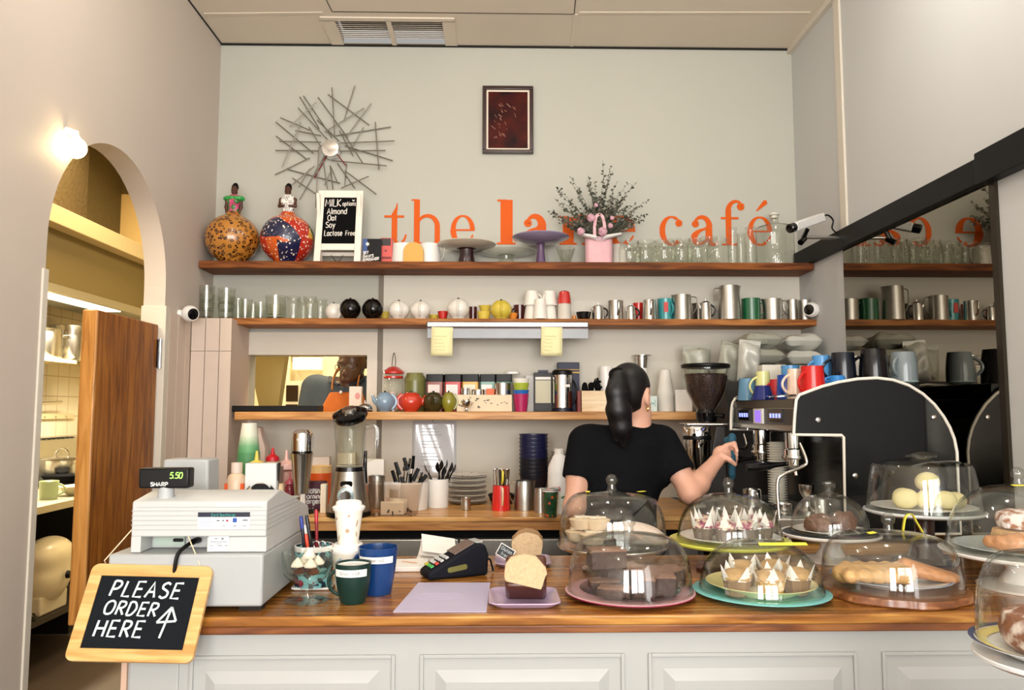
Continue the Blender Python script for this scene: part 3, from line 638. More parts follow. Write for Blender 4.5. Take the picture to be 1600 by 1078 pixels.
# ------------------------------------------------------------------ slate sign hanging over the counter end
yt, yb_ = CF-.003+.035, CF-.062
TL, TR, BR, BL = P(141, 881, yt), P(330, 886, yt), P(306, 1037, yb_), P(107, 1033, yb_)
sg = thing('order_sign', 'small wood-framed blackboard chalked please order here, hung on the counter end', 'sign', (TL+TR+BR+BL)/4)
ux = ((TR-TL)+(BR-BL)).normalized(); uz = ((TL-BL)+(TR-BR)); uz = (uz-ux*uz.dot(ux)).normalized(); uy = uz.cross(ux)
M4 = Matrix((ux, uy, uz)).transposed(); sg.rotation_euler = M4.to_euler()
sw = ((TR-TL).length+(BR-BL).length)/4; sh = ((TL-BL).length+(TR-BR).length)/4
def rrect(w, h, r, n=5):
    o = []
    for cx, cz, a in ((w-r, h-r, 0), (-w+r, h-r, 90), (-w+r, -h+r, 180), (w-r, -h+r, 270)): o += arc(cx, cz, r, r, a, a+90, n)
    return o
fw = .026
m = MB(); O = rrect(sw, sh, .016); I = []
for p in O:
    I.append((max(-sw+fw, min(sw-fw, p[0])), max(-sh+fw, min(sh-fw, p[1]))))
n = len(O); vs = [(p[0], -.006, p[1]) for p in O]+[(p[0], -.006, p[1]) for p in I]+[(p[0], .006, p[1]) for p in O]+[(p[0], .006, p[1]) for p in I]; fs = []
for i in range(n):
    j = (i+1) % n; fs += [(i, j, n+j, n+i), (2*n+i, 3*n+i, 3*n+j, 2*n+j), (i, 2*n+i, 2*n+j, j), (n+i, n+j, 3*n+j, 3*n+i)]
m.add(vs, fs); obj('frame', m, W5, sg, bevel=.002, flat=True)
SLATE = mat('14181c', .85, 0, .12, 25, spec=.12, name='slate'); CHALK = mat('c9d3d6', .9, 0, .2, 300, name='chalk')
obj('board', MB().bx((-sw+fw-.002, -.0035, -sh+fw-.002), (sw-fw+.002, .004, sh-fw+.002)), SLATE, sg, flat=True)
m = MB().at((0, -.0036, 0)); k = sh/.106
text(m, 'PLEASE', -.083*k, .034*k, .034*k, .0048, .25, .16, -.02)
text(m, 'ORDER', -.085*k, -.006*k, .029*k, .0044, .2, .16, -.03, 1.05)
text(m, 'HERE', -.092*k, -.054*k, .034*k, .0048, .24, .1, .0, 1.0)
for pts in ([(.054, -.055), (.066, .012)], [(.066, .012), (.040, -.022)], [(.040, -.022), (.082, -.018)], [(.082, -.018), (.066, .012)]): m.ribbon([(a*k, b*k) for a, b in pts], .0045)
obj('chalk_writing', m, CHALK, sg, flat=True)
iv = sg.matrix_basis.inverted() if False else Matrix.LocRotScale(sg.location, M4, None).inverted()
for (pa, za), (pb) in (((251, 777), (163, 876)), ((270, 779), (313, 884))):
    a = P(pa, za, y0+.030); b = P(*pb, yt-.004); mid = (a+b)/2
    obj('string', MB().tube([iv @ a, iv @ mid, iv @ b, iv @ (b+Vector((0, .006, -.006)))], .0014, 6), mat('d8c6a4', .8, name='string'), sg)
# ------------------------------------------------------------------ cups, mugs, jugs, jars : shared builders
def cup_prof(rb, rt, h, t=.0025, foot=0, bulge=0):
    o = []; n = 8
    for i in range(n+1):
        f = i/n; r = rb+(rt-rb)*f+bulge*math.sin(PI*f); o.append((r, h*f))
    inn = [(max(r-t, .001), max(z, t*1.5)) for r, z in o[::-1]]
    return [(0, 0)] + o + [(inn[0][0]+t*.5, h+t*.3)] + inn + [(0, t*1.5)]
def handle_pts(r0, z0, z1, out, n=10, r1=None):
    r1 = r0 if r1 is None else r1
    return [(( r0+(r1-r0)*i/n)+out*math.sin(PI*i/n)**.7, 0, z0+(z1-z0)*i/n) for i in range(n+1)]
def mug(name, label, loc, rb, rt, h, m, ang=0, inv=False, group=None, cat='mug', hw=.0045, out=.028, bulge=0, tilt=0, handle=True, inner=None):
    t = thing(name, label, cat, loc, 0, group)
    t.rotation_euler = (PI + tilt if inv else tilt, 0, ang)
    if inv: t.location = (loc[0], loc[1], loc[2]+h)
    obj('body', MB().lathe(cup_prof(rb, rt, h, .003, bulge=bulge), 32), m, t)
    if handle:
        f0, f1 = .82, .2; ra_ = rb+(rt-rb)*f0+bulge*math.sin(PI*f0)-.001; rb_ = rb+(rt-rb)*f1+bulge*math.sin(PI*f1)-.001
        obj('handle', MB().tube(handle_pts(ra_, h*f0, h*f1, out, 10, rb_), hw, 8), m, t)
    return t
def jug(name, label, loc, rb, rt, h, m, ang=PI, group=None, belly=0, hand=True, hmat=None):
    # steel milk jug: spout along +x of its own axes, strap handle opposite
    t = thing(name, label, 'jug', loc, ang, group)
    def fx(a, z):
        a = (a+PI) % (2*PI)-PI; return 1+.22*math.exp(-(a/.28)**2)*max(0, (z/h-.72)/.28)**1.5
    obj('body', MB().lathe(cup_prof(rb, rt, h, .0012, bulge=belly), 40, fx), m, t)
    if hand:
        p = [(-rt*.95, 0, h*.93), (-rt-.022, 0, h*.93), (-rt-.03, 0, h*.8), (-rt-.026, 0, h*.45), (-rb-.004, 0, h*.22)]
        obj('handle', MB().tube(smooth(p, 5), .0045, 8, flat=.5), hmat or m, t)
    return t
def teapot(name, label, loc, r, h, m, ang, group=None, spout=True, lid=True):
    # round pot: ball body with an open black-rimmed top, loop handle and stub spout
    t = thing(name, label, 'teapot', loc, ang, group)
    pr = [(0, 0), (r*.55, 0)]
    for i in range(1, 12):
        a = -62+ i*(125/12); pr.append((r*math.cos(math.radians(a)), h*.5+h*.54*math.sin(math.radians(a))*.98))
    pr += [(r*.5, h*.97), (r*.44, h*.97), (r*.44, h*.9), (0, h*.9)]
    obj('body', MB().lathe(pr, 32), m, t)
    obj('handle', MB().tube([( p[0], 0, p[2]) for p in handle_pts(r*.72, h*.88, h*.12, r*.48, 12, r*.7)], r*.11, 8, flat=1.5), m, t)
    if spout: obj('spout', MB().tube(smooth([(-r*.85, 0, h*.4), (-r*1.12, 0, h*.6), (-r*1.3, 0, h*.82)], 4), [r*.24]*5+[r*.17]*4, 10), m, t)
    if lid: obj('lid', MB().at((0, 0, h*.905)).lathe([(0, 0), (r*.42, 0), (r*.40, h*.08), (r*.12, h*.10), (r*.10, h*.16), (0, h*.17)], 20), m if lid is True else lid, t)
    return t
def jar_prof(r, h, neck, nh, t=.0): # rounded shoulder and straight neck
    return [(0, .001), (r*.9, .0), (r, r*.12), (r, h-nh-r*.35), (r*.96, h-nh-r*.15), (neck*1.02, h-nh), (neck, h-nh+.002), (neck, h-.004), (neck*1.05, h-.003), (neck*1.05, h), (neck*.97, h)]
def jar(label, loc, r, h, neck=.8, nh=.02, group=None, handle=None, ang=0, m=None, lid=None, name='glass_jar'):
    t = thing(name, label, 'jar', loc, ang, group)
    obj('glass_body', MB().lathe(jar_prof(r, h, r*neck, nh), 26), m or GLJ, t)
    mb = MB().lathe([(r*neck*1.04, h-nh*.55), (r*neck*1.08, h-nh*.5), (r*neck*1.08, h-nh*.35), (r*neck*1.04, h-nh*.3)], 26); obj('screw_neck', mb, GLJ, t)
    if handle: obj('handle', MB().tube(handle_pts(r*.98, h*.72, h*.25, .02), .0045, 7), GLJ, t)
    if lid: obj('lid', MB().at((0, 0, h)).lathe([(0, .001), (r*neck*1.1, .001), (r*neck*1.1, .008), (0, .009)], 22), lid, t)
    return t
def tumbler(label, loc, rb, rt, h, group=None, m=None, name='drinking_glass', th=.003):
    return single(name, label, 'glass', MB().lathe([(0, 0), (rb, 0), (rb+(rt-rb)*.1, h*.1), (rt, h), (rt-th, h), (rb-th, h*.12), (0, h*.1)], 26), m or GLJ, loc, 0, group)
def paper_cup(rb, rt, h): # profile standing upright with rolled rim
    return [(0, .004), (rb-.002, .004), (rb-.001, 0), (rb, 0), (rt, h-.003), (rt+.003, h-.003), (rt+.003, h), (rt-.001, h), (rb-.002, .006)]
# ------------------------------------------------------------------ front counter: things beside the till
def cpos(px, py): # point on the counter top
    q = PZ(px, py, CTZ); return Vector((q.x, q.y, CTZ+.0006))
# sundae glass with meringue
p = cpos(479, 940); u = mp(p.y, 1.05)
t = thing('sundae_glass', 'footed clear glass dish holding white and brown meringues beside the till', 'dish', p)
r = 38.5*u
obj('glass_bowl', MB().lathe([(0, .001), (r*.82, .001), (r*.84, .004), (r*.3, .012), (r*.2, .022), (r*.26, .034), (r*.3, .040), (r*.7, .052), (r*.92, .066), (r, .098), (r*1.01, .115), (r*.97, .115), (r*.93, .098), (r*.8, .068), (0, .058)], 36, lambda a, z: 1+.02*math.cos(12*a)*(1 if .045 < z < .08 else 0)), GLJ, t)
MER = mat('f3e9d8', .8, 0, .06, 60, bump=.3, name='meringue'); CHOC = mat('5a3524', .6, 0, .3, 60, bump=.4, name='chocolate')
for i, (dx, dy, dz, rr, mm_) in enumerate(((-.018, .0, .062, .014, CHOC), (.016, -.008, .062, .014, CHOC), (0, .018, .062, .014, CHOC), (-.02, -.012, .079, .015, MER), (.012, -.018, .079, .015, MER), (.022, .012, .08, .015, MER), (-.008, .014, .082, .016, MER), (.004, -.002, .097, .015, MER))):
    single('meringue', ['brown chocolate meringue at the bottom of the sundae glass', 'white meringue heaped in the sundae glass'][mm_ is MER] , 'meringue', MB().lathe([(0, 0), (rr, .004), (rr*1.05, rr*.5), (rr*.6, rr*1.1), (rr*.2, rr*1.5), (0, rr*1.7)], 14, lambda a, z: 1+.08*math.cos(6*a+z*200)), mm_, p+Vector((dx, dy, dz)), i, 'brown meringues in the sundae glass' if mm_ is CHOC else 'white meringues in the sundae glass')
# white tray with pen mug
p = cpos(487, 921); single('shallow_tray', 'shallow white tray under the patterned pen mug', 'tray', MB().prism(rrect(.045, .03, .008), 0, .002, 'z').prism(rrect(.05, .035, .01), .002, .007, 'z'), WHITE, p+Vector((.0, .02, 0)), bevel=.001)
pm = Vector((p.x, p.y+.018, p.z+.0078)); u = mp(pm.y, 1.05)
mp_ = MB().lathe(cup_prof(29*u, 29.5*u, .098, .003), 32)
pmm = patches('pen_mug_pattern', ['74b8bd', '0f2630', '74b8bd', '11303a'], 75, '8a1f3a', 28)
t = thing('pen_mug', 'straight mug with a teal and navy star pattern holding pens', 'mug', pm); obj('body', mp_, pmm, t)
obj('white_rim', MB().lathe([(29.2*u, .086), (29.9*u, .087), (29.9*u, .099), (28*u, .0995), (27.6*u, .09)], 32), WHITE, t)
obj('handle', MB().tube([(0, q[0], q[2]) for q in handle_pts(28*u, .08, .02, .024)], .005, 8), pmm, t)
def pen(label, off, px, py, bodyc, capc, r=.0042):
    a = pm+Vector((off[0], off[1], .006)); b = P(px, py, pm.y+off[1]*1.2); d = b-a; q = d.to_track_quat('Z', 'Y'); L = d.length
    t = thing('pen', label, 'pen', a, rot=q.to_euler()); obj('barrel', MB().lathe([(0, 0), (.0015, .002), (r, .014), (r, L-.03), (0, L-.03)], 12), mat(bodyc, .35), t)
    obj('cap', MB().at((0, 0, L-.032)).lathe([(0, 0), (r*1.1, 0), (r*1.1, .026), (r*.8, .032), (0, .032)], 12), mat(capc, .3), t)
pen('dark blue ballpoint pen standing in the patterned mug', (-.012, -.006), 470, 806, '15172a', '1f2f8c')
pen('black pen with a rounded cap in the patterned mug', (.006, .008), 479, 805, '15161a', '1c1d22')
pen('red pen with a glossy cap in the patterned mug', (.01, .002), 494, 796, '7e1420', 'b01226')
pen('white pen leaning in the patterned mug', (-.004, .012), 476, 820, 'e8e6e0', 'f0eeea', .004)
pen('short orange pen low in the patterned mug', (.0, -.012), 478, 834, 'd8502a', 'c83a1c')
t = thing('scissors', 'steel scissors with finger loops up in the patterned mug', 'scissors', pm+Vector((.014, -.008, .01)))
obj('blade', MB().box((0, 0, .04), (.006, .0015, .08)), STEEL, t)
for dx in (-.007, .008): obj('handle_loop', MB().tube([(dx+.007*math.cos(a), 0, .09+.009*math.sin(a)) for a in [2*PI*i/12 for i in range(13)]], .002, 6), STEEL, t)
# takeaway cups
FLOR = mat('f0ead9', .6, 0, .02, 20, name='cream_paper')
def takeaway(label, pxc, pyb, loc, rb, rt, h, body, leaves):
    t = thing('takeaway_cup', label, 'cup', loc); obj('paper_body', MB().lathe(paper_cup(rb, rt, h), 32), body, t)
    for nm, c, pts in leaves:
        mb = MB()
        for a, z, L, w, tl in pts:
            rr = rb+(rt-rb)*z/h+.0006
            vs = []
            for i in range(9):
                f = i/8; ww = w*math.sin(PI*f)
                for s in (-1, 1):
                    da = (L*(f-.5)*math.sin(tl)+s*ww*math.cos(tl)/2)/rr; dzz = L*(f-.5)*math.cos(tl)-s*ww*math.sin(tl)/2
                    R_ = rb+(rt-rb)*(z+dzz)/h+.0006; vs.append((R_*math.cos(a+da), R_*math.sin(a+da), z+dzz))
            mb.add(vs, [(2*i, 2*i+1, 2*i+3, 2*i+2) for i in range(8)])
        obj(nm, mb, mat(c, .6), t)
    obj('lid', MB().at((0, 0, h)).lathe([(rt-.002, -.001), (rt+.005, 0), (rt+.006, .006), (rt+.002, .009), (rt-.002, .010), (rt-.004, .019), (rt-.007, .021), (rt-.009, .018), (rt-.012, .017), (0, .017)], 36), WPLAS, t)
    return t
p2 = cpos(541, 921); p2.y += .015; u = mp(p2.y, 1.05)
hA = 56*u
takeaway('lower paper cup with blue and green leaves, white lid, under another cup', 543, 921, p2, .029, .040, hA, FLOR,
         [('leaf_print', '4f8f86', [(-PI/2+.15, hA*.62, .045, .016, .9), (-PI/2-.7, hA*.3, .035, .012, -.6), (-PI/2-.1, hA*.3, .03, .01, .4)]), ('pale_leaf_print', 'a8bfd0', [(-PI/2-.5, hA*.7, .04, .016, .5), (-PI/2+.8, hA*.72, .04, .018, -.6), (-PI/2+.7, hA*.4, .03, .01, 1)])])
pu = p2+Vector((0, 0, hA+.0182)); hB = 53*mp(p2.y, 1.15)
takeaway('upper paper cup printed with tiny tan motifs, white lid, stacked on another cup', 543, 848, pu, .025, .0355, hB, FLOR,
         [('motif_print', 'b79a78', [(-PI/2+.1, hB*.42, .012, .011, 0), (-PI/2-.9, hB*.75, .014, .006, .8), (-PI/2+.9, hB*.62, .022, .005, .2), (-PI/2-.8, hB*.2, .02, .004, .4), (-PI/2+.95, hB*.3, .018, .004, -.3), (-PI/2+.2, hB*.85, .01, .005, 1)])])
# labelled sample cups
def banded(t, r0, r1, z0, z1, s, h):
    mb = MB(); n = 14; a0, a1 = -PI/2-.95, -PI/2+.95
    mb.add([((r0 if j == 0 else r1)*math.cos(a0+(a1-a0)*i/n), (r0 if j == 0 else r1)*math.sin(a0+(a1-a0)*i/n), (z0, z1)[j]) for j in (0, 1) for i in range(n+1)], [(i, i+1, n+2+i, n+1+i) for i in range(n)])
    b = obj('label_strip', mb, PAPER, t); fl = MB(); w = text(fl, s, 0, 0, h, .0009, .3)
    rr = (r0+r1)/2+.0006; fl2 = MB(); fl2.v = [(rr*math.cos(-PI/2+(x-w/2)/rr), rr*math.sin(-PI/2+(x-w/2)/rr)-.0004, z+(z0+z1)/2-h/2) for x, y, z in fl.v]; fl2.f = fl.f
    obj('lettering', fl2, mat('555555', .7), b, flat=True)
p = cpos(549, 944); p.y += .018; u = mp(p.y, 1.0)
GRN = mat('0e2e28', .35, coat=.15, spec=.3, name='dark_green_cup')
t = mug('coffee_cup', 'small dark green cup labelled small cup', p, 19*u, 27.5*u, 60*u, GRN, PI, cat='cup', hw=.0042, out=.02, bulge=.004)
t.rotation_euler.z = 0; t.children[1].rotation_euler.z = PI+.2
banded(t, 26.5*u+.0035, 27.6*u+.0028, 43*u, 54*u, 'SMALL CUP', .0065)
obj('white_inside', MB().lathe([(27*u, 60.3*u), (25*u, 56*u), (0, 55*u)], 28), WHITE, t)
p = cpos(588, 930); p.y += .02; u = mp(p.y, 1.0)
BLU = mat('123a70', .28, coat=.3, spec=.3, name='blue_mug_glaze')
t = mug('coffee_mug', 'tall blue mug labelled medium mug beside the green cup', p, 21*u, 31*u, 71*u, BLU, 0, cat='mug', hw=.006, out=.024, bulge=.0015)
t.children[1].rotation_euler.z = PI-.25
banded(t, 28.9*u+.003, 29.6*u+.0031, 50*u, 60*u, 'MEDIUM MUG', .0055)
t = thing('paper_slip', 'white folded slip lying inside the tall blue mug', 'paper', p+Vector((0, 0, 60*u))); obj('sheet', MB().box((0, .004, .002), (.035, .02, .001)), PAPER, t)
# receipts, card machine, lilac sheet, plates and loaves
p = cpos(640, 893); t = thing('receipt_tray', 'white tray of folded receipts behind the blue mug', 'tray', p+Vector((-.01, .05, 0)))
obj('tray_base', MB().prism(rrect(.055, .06, .008), 0, .014, 'z'), WPLAS, t, bevel=.003); obj('orange_mark', MB().at((.005, -.005, .0165), (0, 0, -.5)).box((0, 0, 0), (.05, .008, .0006)), mat('e8a878', .7), t)
obj('paper_sheets', MB().at((0, 0, .015), (0, 0, .1)).box((0, 0, 0), (.09, .10, .001)), PAPER, t)
p = cpos(676, 880); t = thing('order_pad', 'stack of white order slips leaning behind the card terminal', 'paper pad', p+Vector((0, .08, 0)))
for i in range(4): obj('slip', MB().at((.004*i, 0, .006+.011*i), (.25+.04*i, .06*i, .1*i-.1)).box((0, 0, 0), (.105, .10, .0012)), PAPER, t)
p = cpos(708, 905); p.y += .045; t = thing('card_terminal', 'black card payment terminal in a navy sleeve beside the loaves', 'card terminal', p, rz=.42)
NAVY = mat('0d0f18', .7, 0, .1, 40, spec=.2, name='navy_rubber')
pr = [(-.085, .0), (.085, .0), (.088, .055), (.078, .082), (.052, .088), (-.07, .03), (-.088, .018)]
obj('sleeve', MB().prism(pr, -.038, .038), NAVY, t, bevel=.008)
k = math.atan2(.058, .122)
obj('screen', MB().at((.018, 0, .074), (0, -k, 0)).box((0, 0, .001), (.062, .06, .003)), mat('7a6a63', .15, coat=.5), t)
obj('printer_lid', MB().at((.062, 0, .0885), (0, -.1, 0)).box((0, 0, 0), (.022, .056, .004)), GREYD, t, bevel=.001)
kc = ['4fae5c', '4fae5c', 'c9c23a', 'd24a3c', 'c9c9c6', 'c9c9c6', 'c9c9c6', 'c9c9c6', 'c9c9c6', 'c9c9c6', 'c9c9c6', 'c9c9c6']
for i in range(12):
    a, b = divmod(i, 3); q = -.072+a*.014
    obj('key', MB().at((q, -.02+b*.02, .0345+(q+.07)*math.tan(k)), (0, -k, 0)).box((0, 0, 0), (.009, .014, .004)), mat(kc[i], .5), t)
obj('side_window', MB().at((-.005, -.0385, .026), (0, -.12, 0)).lathe([(0, 0)], 4).prism(rrect(.028, .007, .006), -.001, 0), mat('6d6a3a', .3), t)
cd_ = [(.085, 0, .03), (.105, 0, .035), (.11, -.006, .016), (.112, -.01, .003)]
obj('cable', MB().tube(smooth(cd_, 5), .003, 6), BLACK, t)
a, b, c, d = [cpos(*q) for q in ((654, 911), (766, 911), (760, 957), (614, 957))]
o_ = (a+b+c+d)/4; pl = [((q-o_).x, (q-o_).y) for q in (d, c, b, a)]
t = thing('lilac_sheet', 'pale lilac laminated sheet lying flat near the counter edge', 'sheet', o_)
obj('sheet', MB().prism(pl, 0, .0012, 'z'), mat('c6bfdb', .35, 0, .01, 10, name='lilac_paper'), t, flat=True)
m = MB().at((0, 0, .0012)); 
for i in range(5):
    zz = -.03+.014*i; m.box((-.02, zz, .0001), (.09+.02*(i % 2), .0016, .0002))
obj('faint_print', m, mat('b9b2d2', .5), t)
LIL = mat('bfa9c9', .25, 0, .03, 6, coat=.5, name='lilac_glaze')
def sq_plate(label, p, w, d, h=.012):
    pts = rrect(w, d, .03, 6)
    mb = MB(); lev = [(.80, 0), (.84, .002), (1.0, h), (.985, h+.002), (.80, .005)]; n = len(pts)
    vs = [(q[0]*s, q[1]*s, z) for s, z in lev for q in pts]; fs = [(k*n+i, k*n+(i+1) % n, (k+1)*n+(i+1) % n, (k+1)*n+i) for k in range(len(lev)-1) for i in range(n)] + [tuple(range(n)), tuple((len(lev)-1)*n+i for i in range(n))]
    return single('square_plate', label, 'plate', mb.add(vs, fs), LIL, p)
def loaf(label, p, w, h, L, rz, crustm):
    t = thing('banana_loaf', label, 'cake', p, rz)
    pf = [(-w*.82, 0), (w*.82, 0), (w, h*.62), (w*.97, h*.74), (w*.7, h*.92), (w*.3, h*1.0), (-.1*w, h*1.02), (-w*.6, h*.93), (-w*.95, h*.76), (-w, h*.62)]
    n = len(pf); K = 9; vs = []
    rng = random.Random(3)
    for k in range(K):
        s = 1 - (.0 if k < K-1 else .06)
        for q in pf: vs.append((q[0]*s+rng.uniform(-.0012, .0012), L*k/(K-1), q[1]*s+rng.uniform(0, .0015)))
    fs = [(k*n+i, k*n+(i+1) % n, (k+1)*n+(i+1) % n, (k+1)*n+i) for k in range(K-1) for i in range(n)]+[tuple((K-1)*n+i for i in range(n))]
    obj('crust', MB().add(vs, fs), crustm, t)
    obj('cut_face', MB().prism([(q[0]*.985, q[1]*.985+.001) for q in pf], -.0015, .002), mat('cbb08a', .85, 0, .25, 130, bump=.6, name='loaf_crumb'), t, flat=True)
    return t
CRUST = mat('4a2010', .4, 0, .2, 30, coat=.3, name='loaf_crust')
pa = cpos(820, 950); pa.y += .062; sq_plate('lilac square plate under the front loaf', pa, .083, .085)
t = thing('banana_loaf', 'front half loaf with a slanting pale crumb face over a dark base', 'cake', pa+Vector((.002, -.055, .0057)), -.06)
hL, wL = .102, .048
obj('crust', MB().prism([(.05, .0), (.135, 0), (.135, .085), (.05, hL), (.008, .046), (.002, .038)], -wL, wL, 'x'), CRUST, t, bevel=.010)
ol = [(-.047, .050), (.036, .034), (.046, .060), (.050, .064), (.046, .078), (.024, .100), (-.004, .106), (-.036, .098), (-.048, .084), (-.050, .06)]
mb = MB(); nn = len(ol); mb.add([(x, .044*(z-.042)/(hL-.042)+.004-d, z) for d in (.006, -.012) for x, z in ol], [tuple(range(nn)), tuple(range(2*nn-1, nn-1, -1))]+[(i, nn+i, nn+(i+1) % nn, (i+1) % nn) for i in range(nn)])
obj('cut_face', mb, mat('cbb08a', .85, 0, .25, 130, bump=.6, name='loaf_crumb'), t, bevel=.003)
pb = cpos(818, 889); pb.y += .075; sq_plate('lilac square plate under the back loaf by the price tag', pb, .082, .075)
loaf('back loaf of cake standing behind the front loaf', pb+Vector((.012, -.03, .0057)), .046, .088, .085, -.05, mat('b58f66', .7, 0, .25, 70, bump=.4, name='pale_crust'))
tc_ = P(790, 863, pb.y-.055); t = thing('cake_tag', 'small tilted black tag reading gluten free, by the back loaf', 'tag', tc_, rot=(-.1, -.62+1.15, 0))
obj('tag_board', MB().prism(rrect(.024, .018, .002), 0, .002), PAPER, t); obj('tag_face', MB().prism(rrect(.0215, .0155, .001), -.0008, 0), mat('3a3f44', .7), t)
m = MB().at((0, -.0009, 0)); text(m, 'Gluten', -.017, .002, .0095, .0013, .18); text(m, 'free', -.01, -.012, .0095, .0013, .2); obj('chalk_lettering', m, CHALK, t, flat=True)
obj('pick', MB().tube([(.0, .003, .0), (-.019, .004, -.022)], .0012, 6), W7, t)
# ------------------------------------------------------------------ cake domes
def dome(label, p, r, h, knob='ball', shape='dome', tilt=0, seams=True):
    t = thing('glass_dome', label, 'cake dome', p)
    if shape == 'dome':
        pr = [(r, 0), (r*1.0, h*.03), (r*.985, h*.25)]
        for i in range(9):
            a = math.radians(8+i*9.2); pr.append((r*(.60+.375*math.cos(a)), h*(.30+.63*math.sin(a))))
        pr += [(r*.45, h*.965), (r*.2, h*.99), (.012, h)]
    elif shape == 'drum':
        pr = [(r, 0), (r*.97, h*.3), (r*.93, h*.6), (r*.89, h*.84), (r*.86, h*.9), (r*.6, h*.96), (r*.3, h), (.012, h)]
    else:  # full round dome
        pr = [(r, 0), (r, h*.04)]
        for i in range(10):
            a = math.radians(12+i*8); pr.append((r*math.cos(a)**.72, h*math.sin(a)**.95))
        pr += [(.014, h)]
    inner = [(max(q[0]-.003, .004), max(q[1]-.003, 0)) for q in pr[::-1]]
    obj('glass_shell', MB().lathe(pr+inner[:1]+inner, 56), GLD, t)
    obj('base_rim', MB().lathe([(r*.995, 0.0002), (r*1.012, .001), (r*1.012, .007), (r*.995, .008)], 56), GLJ, t)
    if knob == 'ball':
        k = .0165; obj('knob', MB().at((0, 0, h-.001)).lathe([(.016, 0), (.012, .004), (.011, .014)]+[(k*math.cos(math.radians(a)), .014+k*.9+k*math.sin(math.radians(a))) for a in range(-50, 91, 14)], 24), glass('knob_glass', 'eef0ee', '707672', 1.9), t)
    elif knob == 'flat':
        obj('knob', MB().at((0, 0, h-.001)).lathe([(.03, 0), (.045, .006), (.044, .011), (.03, .018), (.012, .022), (0, .023)], 28), glass('knob_glass', 'eef0ee', '707672', 1.9), t)
    else:
        obj('knob', MB().at((0, 0, h-.002)).lathe([(.03, 0), (.018, .006), (.014, .016), (.02, .024), (.021, .034), (.012, .041), (0, .042)], 24, lambda a, z: 1+.05*math.cos(8*a)), glass('knob_glass', 'eef0ee', '707672', 1.9), t)
    return t
def plate(label, p, r, h, m, name='round_plate', rimm=None, cat='plate'):
    t = single(name, label, cat, MB().lathe([(0, 0), (r*.6, 0), (r*.62, .002), (r*.97, h-.003), (r, h-.001), (r*.99, h), (r*.62, .006), (0, .006)], 48), m, p)
    if rimm: obj('rim_band', MB().lathe([(r*.93, h*.93-.0005), (r*.99, h+.0006), (r*1.0, h)], 48), rimm, t)
    return t
def stand(label, p, r, h, m, foot=None, stem=.2):
    t = thing('cake_stand', label, 'cake stand', p)
    obj('stand_plate', MB().lathe([(0, h-.012), (r*.9, h-.012), (r*.99, h-.006), (r, h-.001), (r*.985, h+.001), (r*.9, h-.003), (0, h-.003)], 56), m, t)
    f = foot or m; obj('pedestal', MB().lathe([(0, 0), (r*.55, 0), (r*.56, .006), (r*.3, .016), (r*stem, h*.5), (r*stem*1.1, h*.8), (r*.4, h-.012), (0, h-.012)], 36), f, t)
    return t
def slip(p, px, py, Y, L=.05, w=.012, tag_='yellow note slip stuck on a glass dome', rot=(0, 0, 0)):
    q = P(px, py, Y); return single('note_slip', tag_, 'note', MB().box((0, 0, 0), (L, w, .0008)), mat('efe34a', .7, name='yellow_slip'), q, rot=rot)
# D2: brownies on a pink plate, front
cx = cpos(984, 957); c = Vector((cx.x, cx.y+.158, CTZ+.0006)); c.x = on(984, c.y, CTZ).x
PINK = mat('e7b3bd', .3, coat=.4, name='pink_glaze'); u = mp(c.y)
R2 = 100*mp(c.y-.02)
stp = single('round_plate', 'pink rimmed round plate under the brownie dome', 'plate', MB().lathe([(0, 0), (R2*.75, 0), (R2*.8, .002), (R2*.995, .010), (R2, .012), (R2*.985, .013), (R2*.75, .006), (0, .006)], 56), PINK, c)
obj('underside_band', MB().lathe([(R2*.8, .0015), (R2*1.003, .0095), (R2*1.003, .0118)], 56), mat('8c2342', .3, coat=.4), stp)
dome('big glass dome over brownies, front of the counter, on a pink plate', c+Vector((0, 0, .0115)), 96*mp(c.y-.02), .138, 'ball')
gp = c+Vector((0, 0, .0066)); plate('clear glass plate beneath the stacked brownies', gp, R2*.78, .012, GLJ)
BRN = mat('3a2017', .6, 0, .4, 70, bump=.5, name='brownie_side'); BRT = mat('8a6450', .55, 0, .45, 90, bump=.6, name='brownie_top')
def brownie(label, loc, rz, rot=None, d=(.085, .052, .05)):
    t = thing('brownie', label, 'brownie', loc, rz)
    if rot: t.rotation_euler = rot
    rng = random.Random(hash(label) % 99); n = 8; vs = []; 
    mb = MB().prism([(-d[0]/2, -d[1]/2), (d[0]/2, -d[1]/2), (d[0]/2*.98, d[1]/2), (-d[0]/2, d[1]/2*.96)], 0, d[2]*.86, 'z'); obj('crumb', mb, BRN, t, bevel=.003)
    mb = MB().grid(lambda a, b: ((a-.5)*d[0]*1.02, (b-.5)*d[1]*1.02, d[2]*(.98+.05*math.sin(9*a+7*b)*math.cos(6*b))-.005*((2*a-1)**6+(2*b-1)**6)), 9, 7)
    mb.bx((-d[0]/2, -d[1]/2, d[2]*.84), (d[0]/2, d[1]/2, d[2]*.93)); obj('crackled_top', mb, BRT, t)
bz = .0135
for lb_, dx, dy, dz, rz in (('brownie at the front with its corner cut, middle of the dome', .03, -.055, bz, 1.25), ('brownie at the front beside the cut one, under the dome', .072, -.035, bz, 1.5), ('flat brownie lying front and low under the big dome', -.045, -.062, bz, -.35),
                       ('brownie in the lower layer behind the flat one', -.06, .015, bz, .05), ('brownie leaning at the side of the lower layer', .10, .02, bz, .9), ('upper brownie resting across the dark pair at the back', -.055, .005, bz+.0515, .12), ('upper brownie at the back tilted down the pile', .045, .03, bz+.001, -.25), ('brownie at the back rim of the glass plate', -.01, .075, bz, .2)):
    d = (.075, .045, .022) if 'flat' in lb_ else (.088, .054, .05)
    brownie(lb_, c+Vector((dx, dy, dz)), rz, None, d)
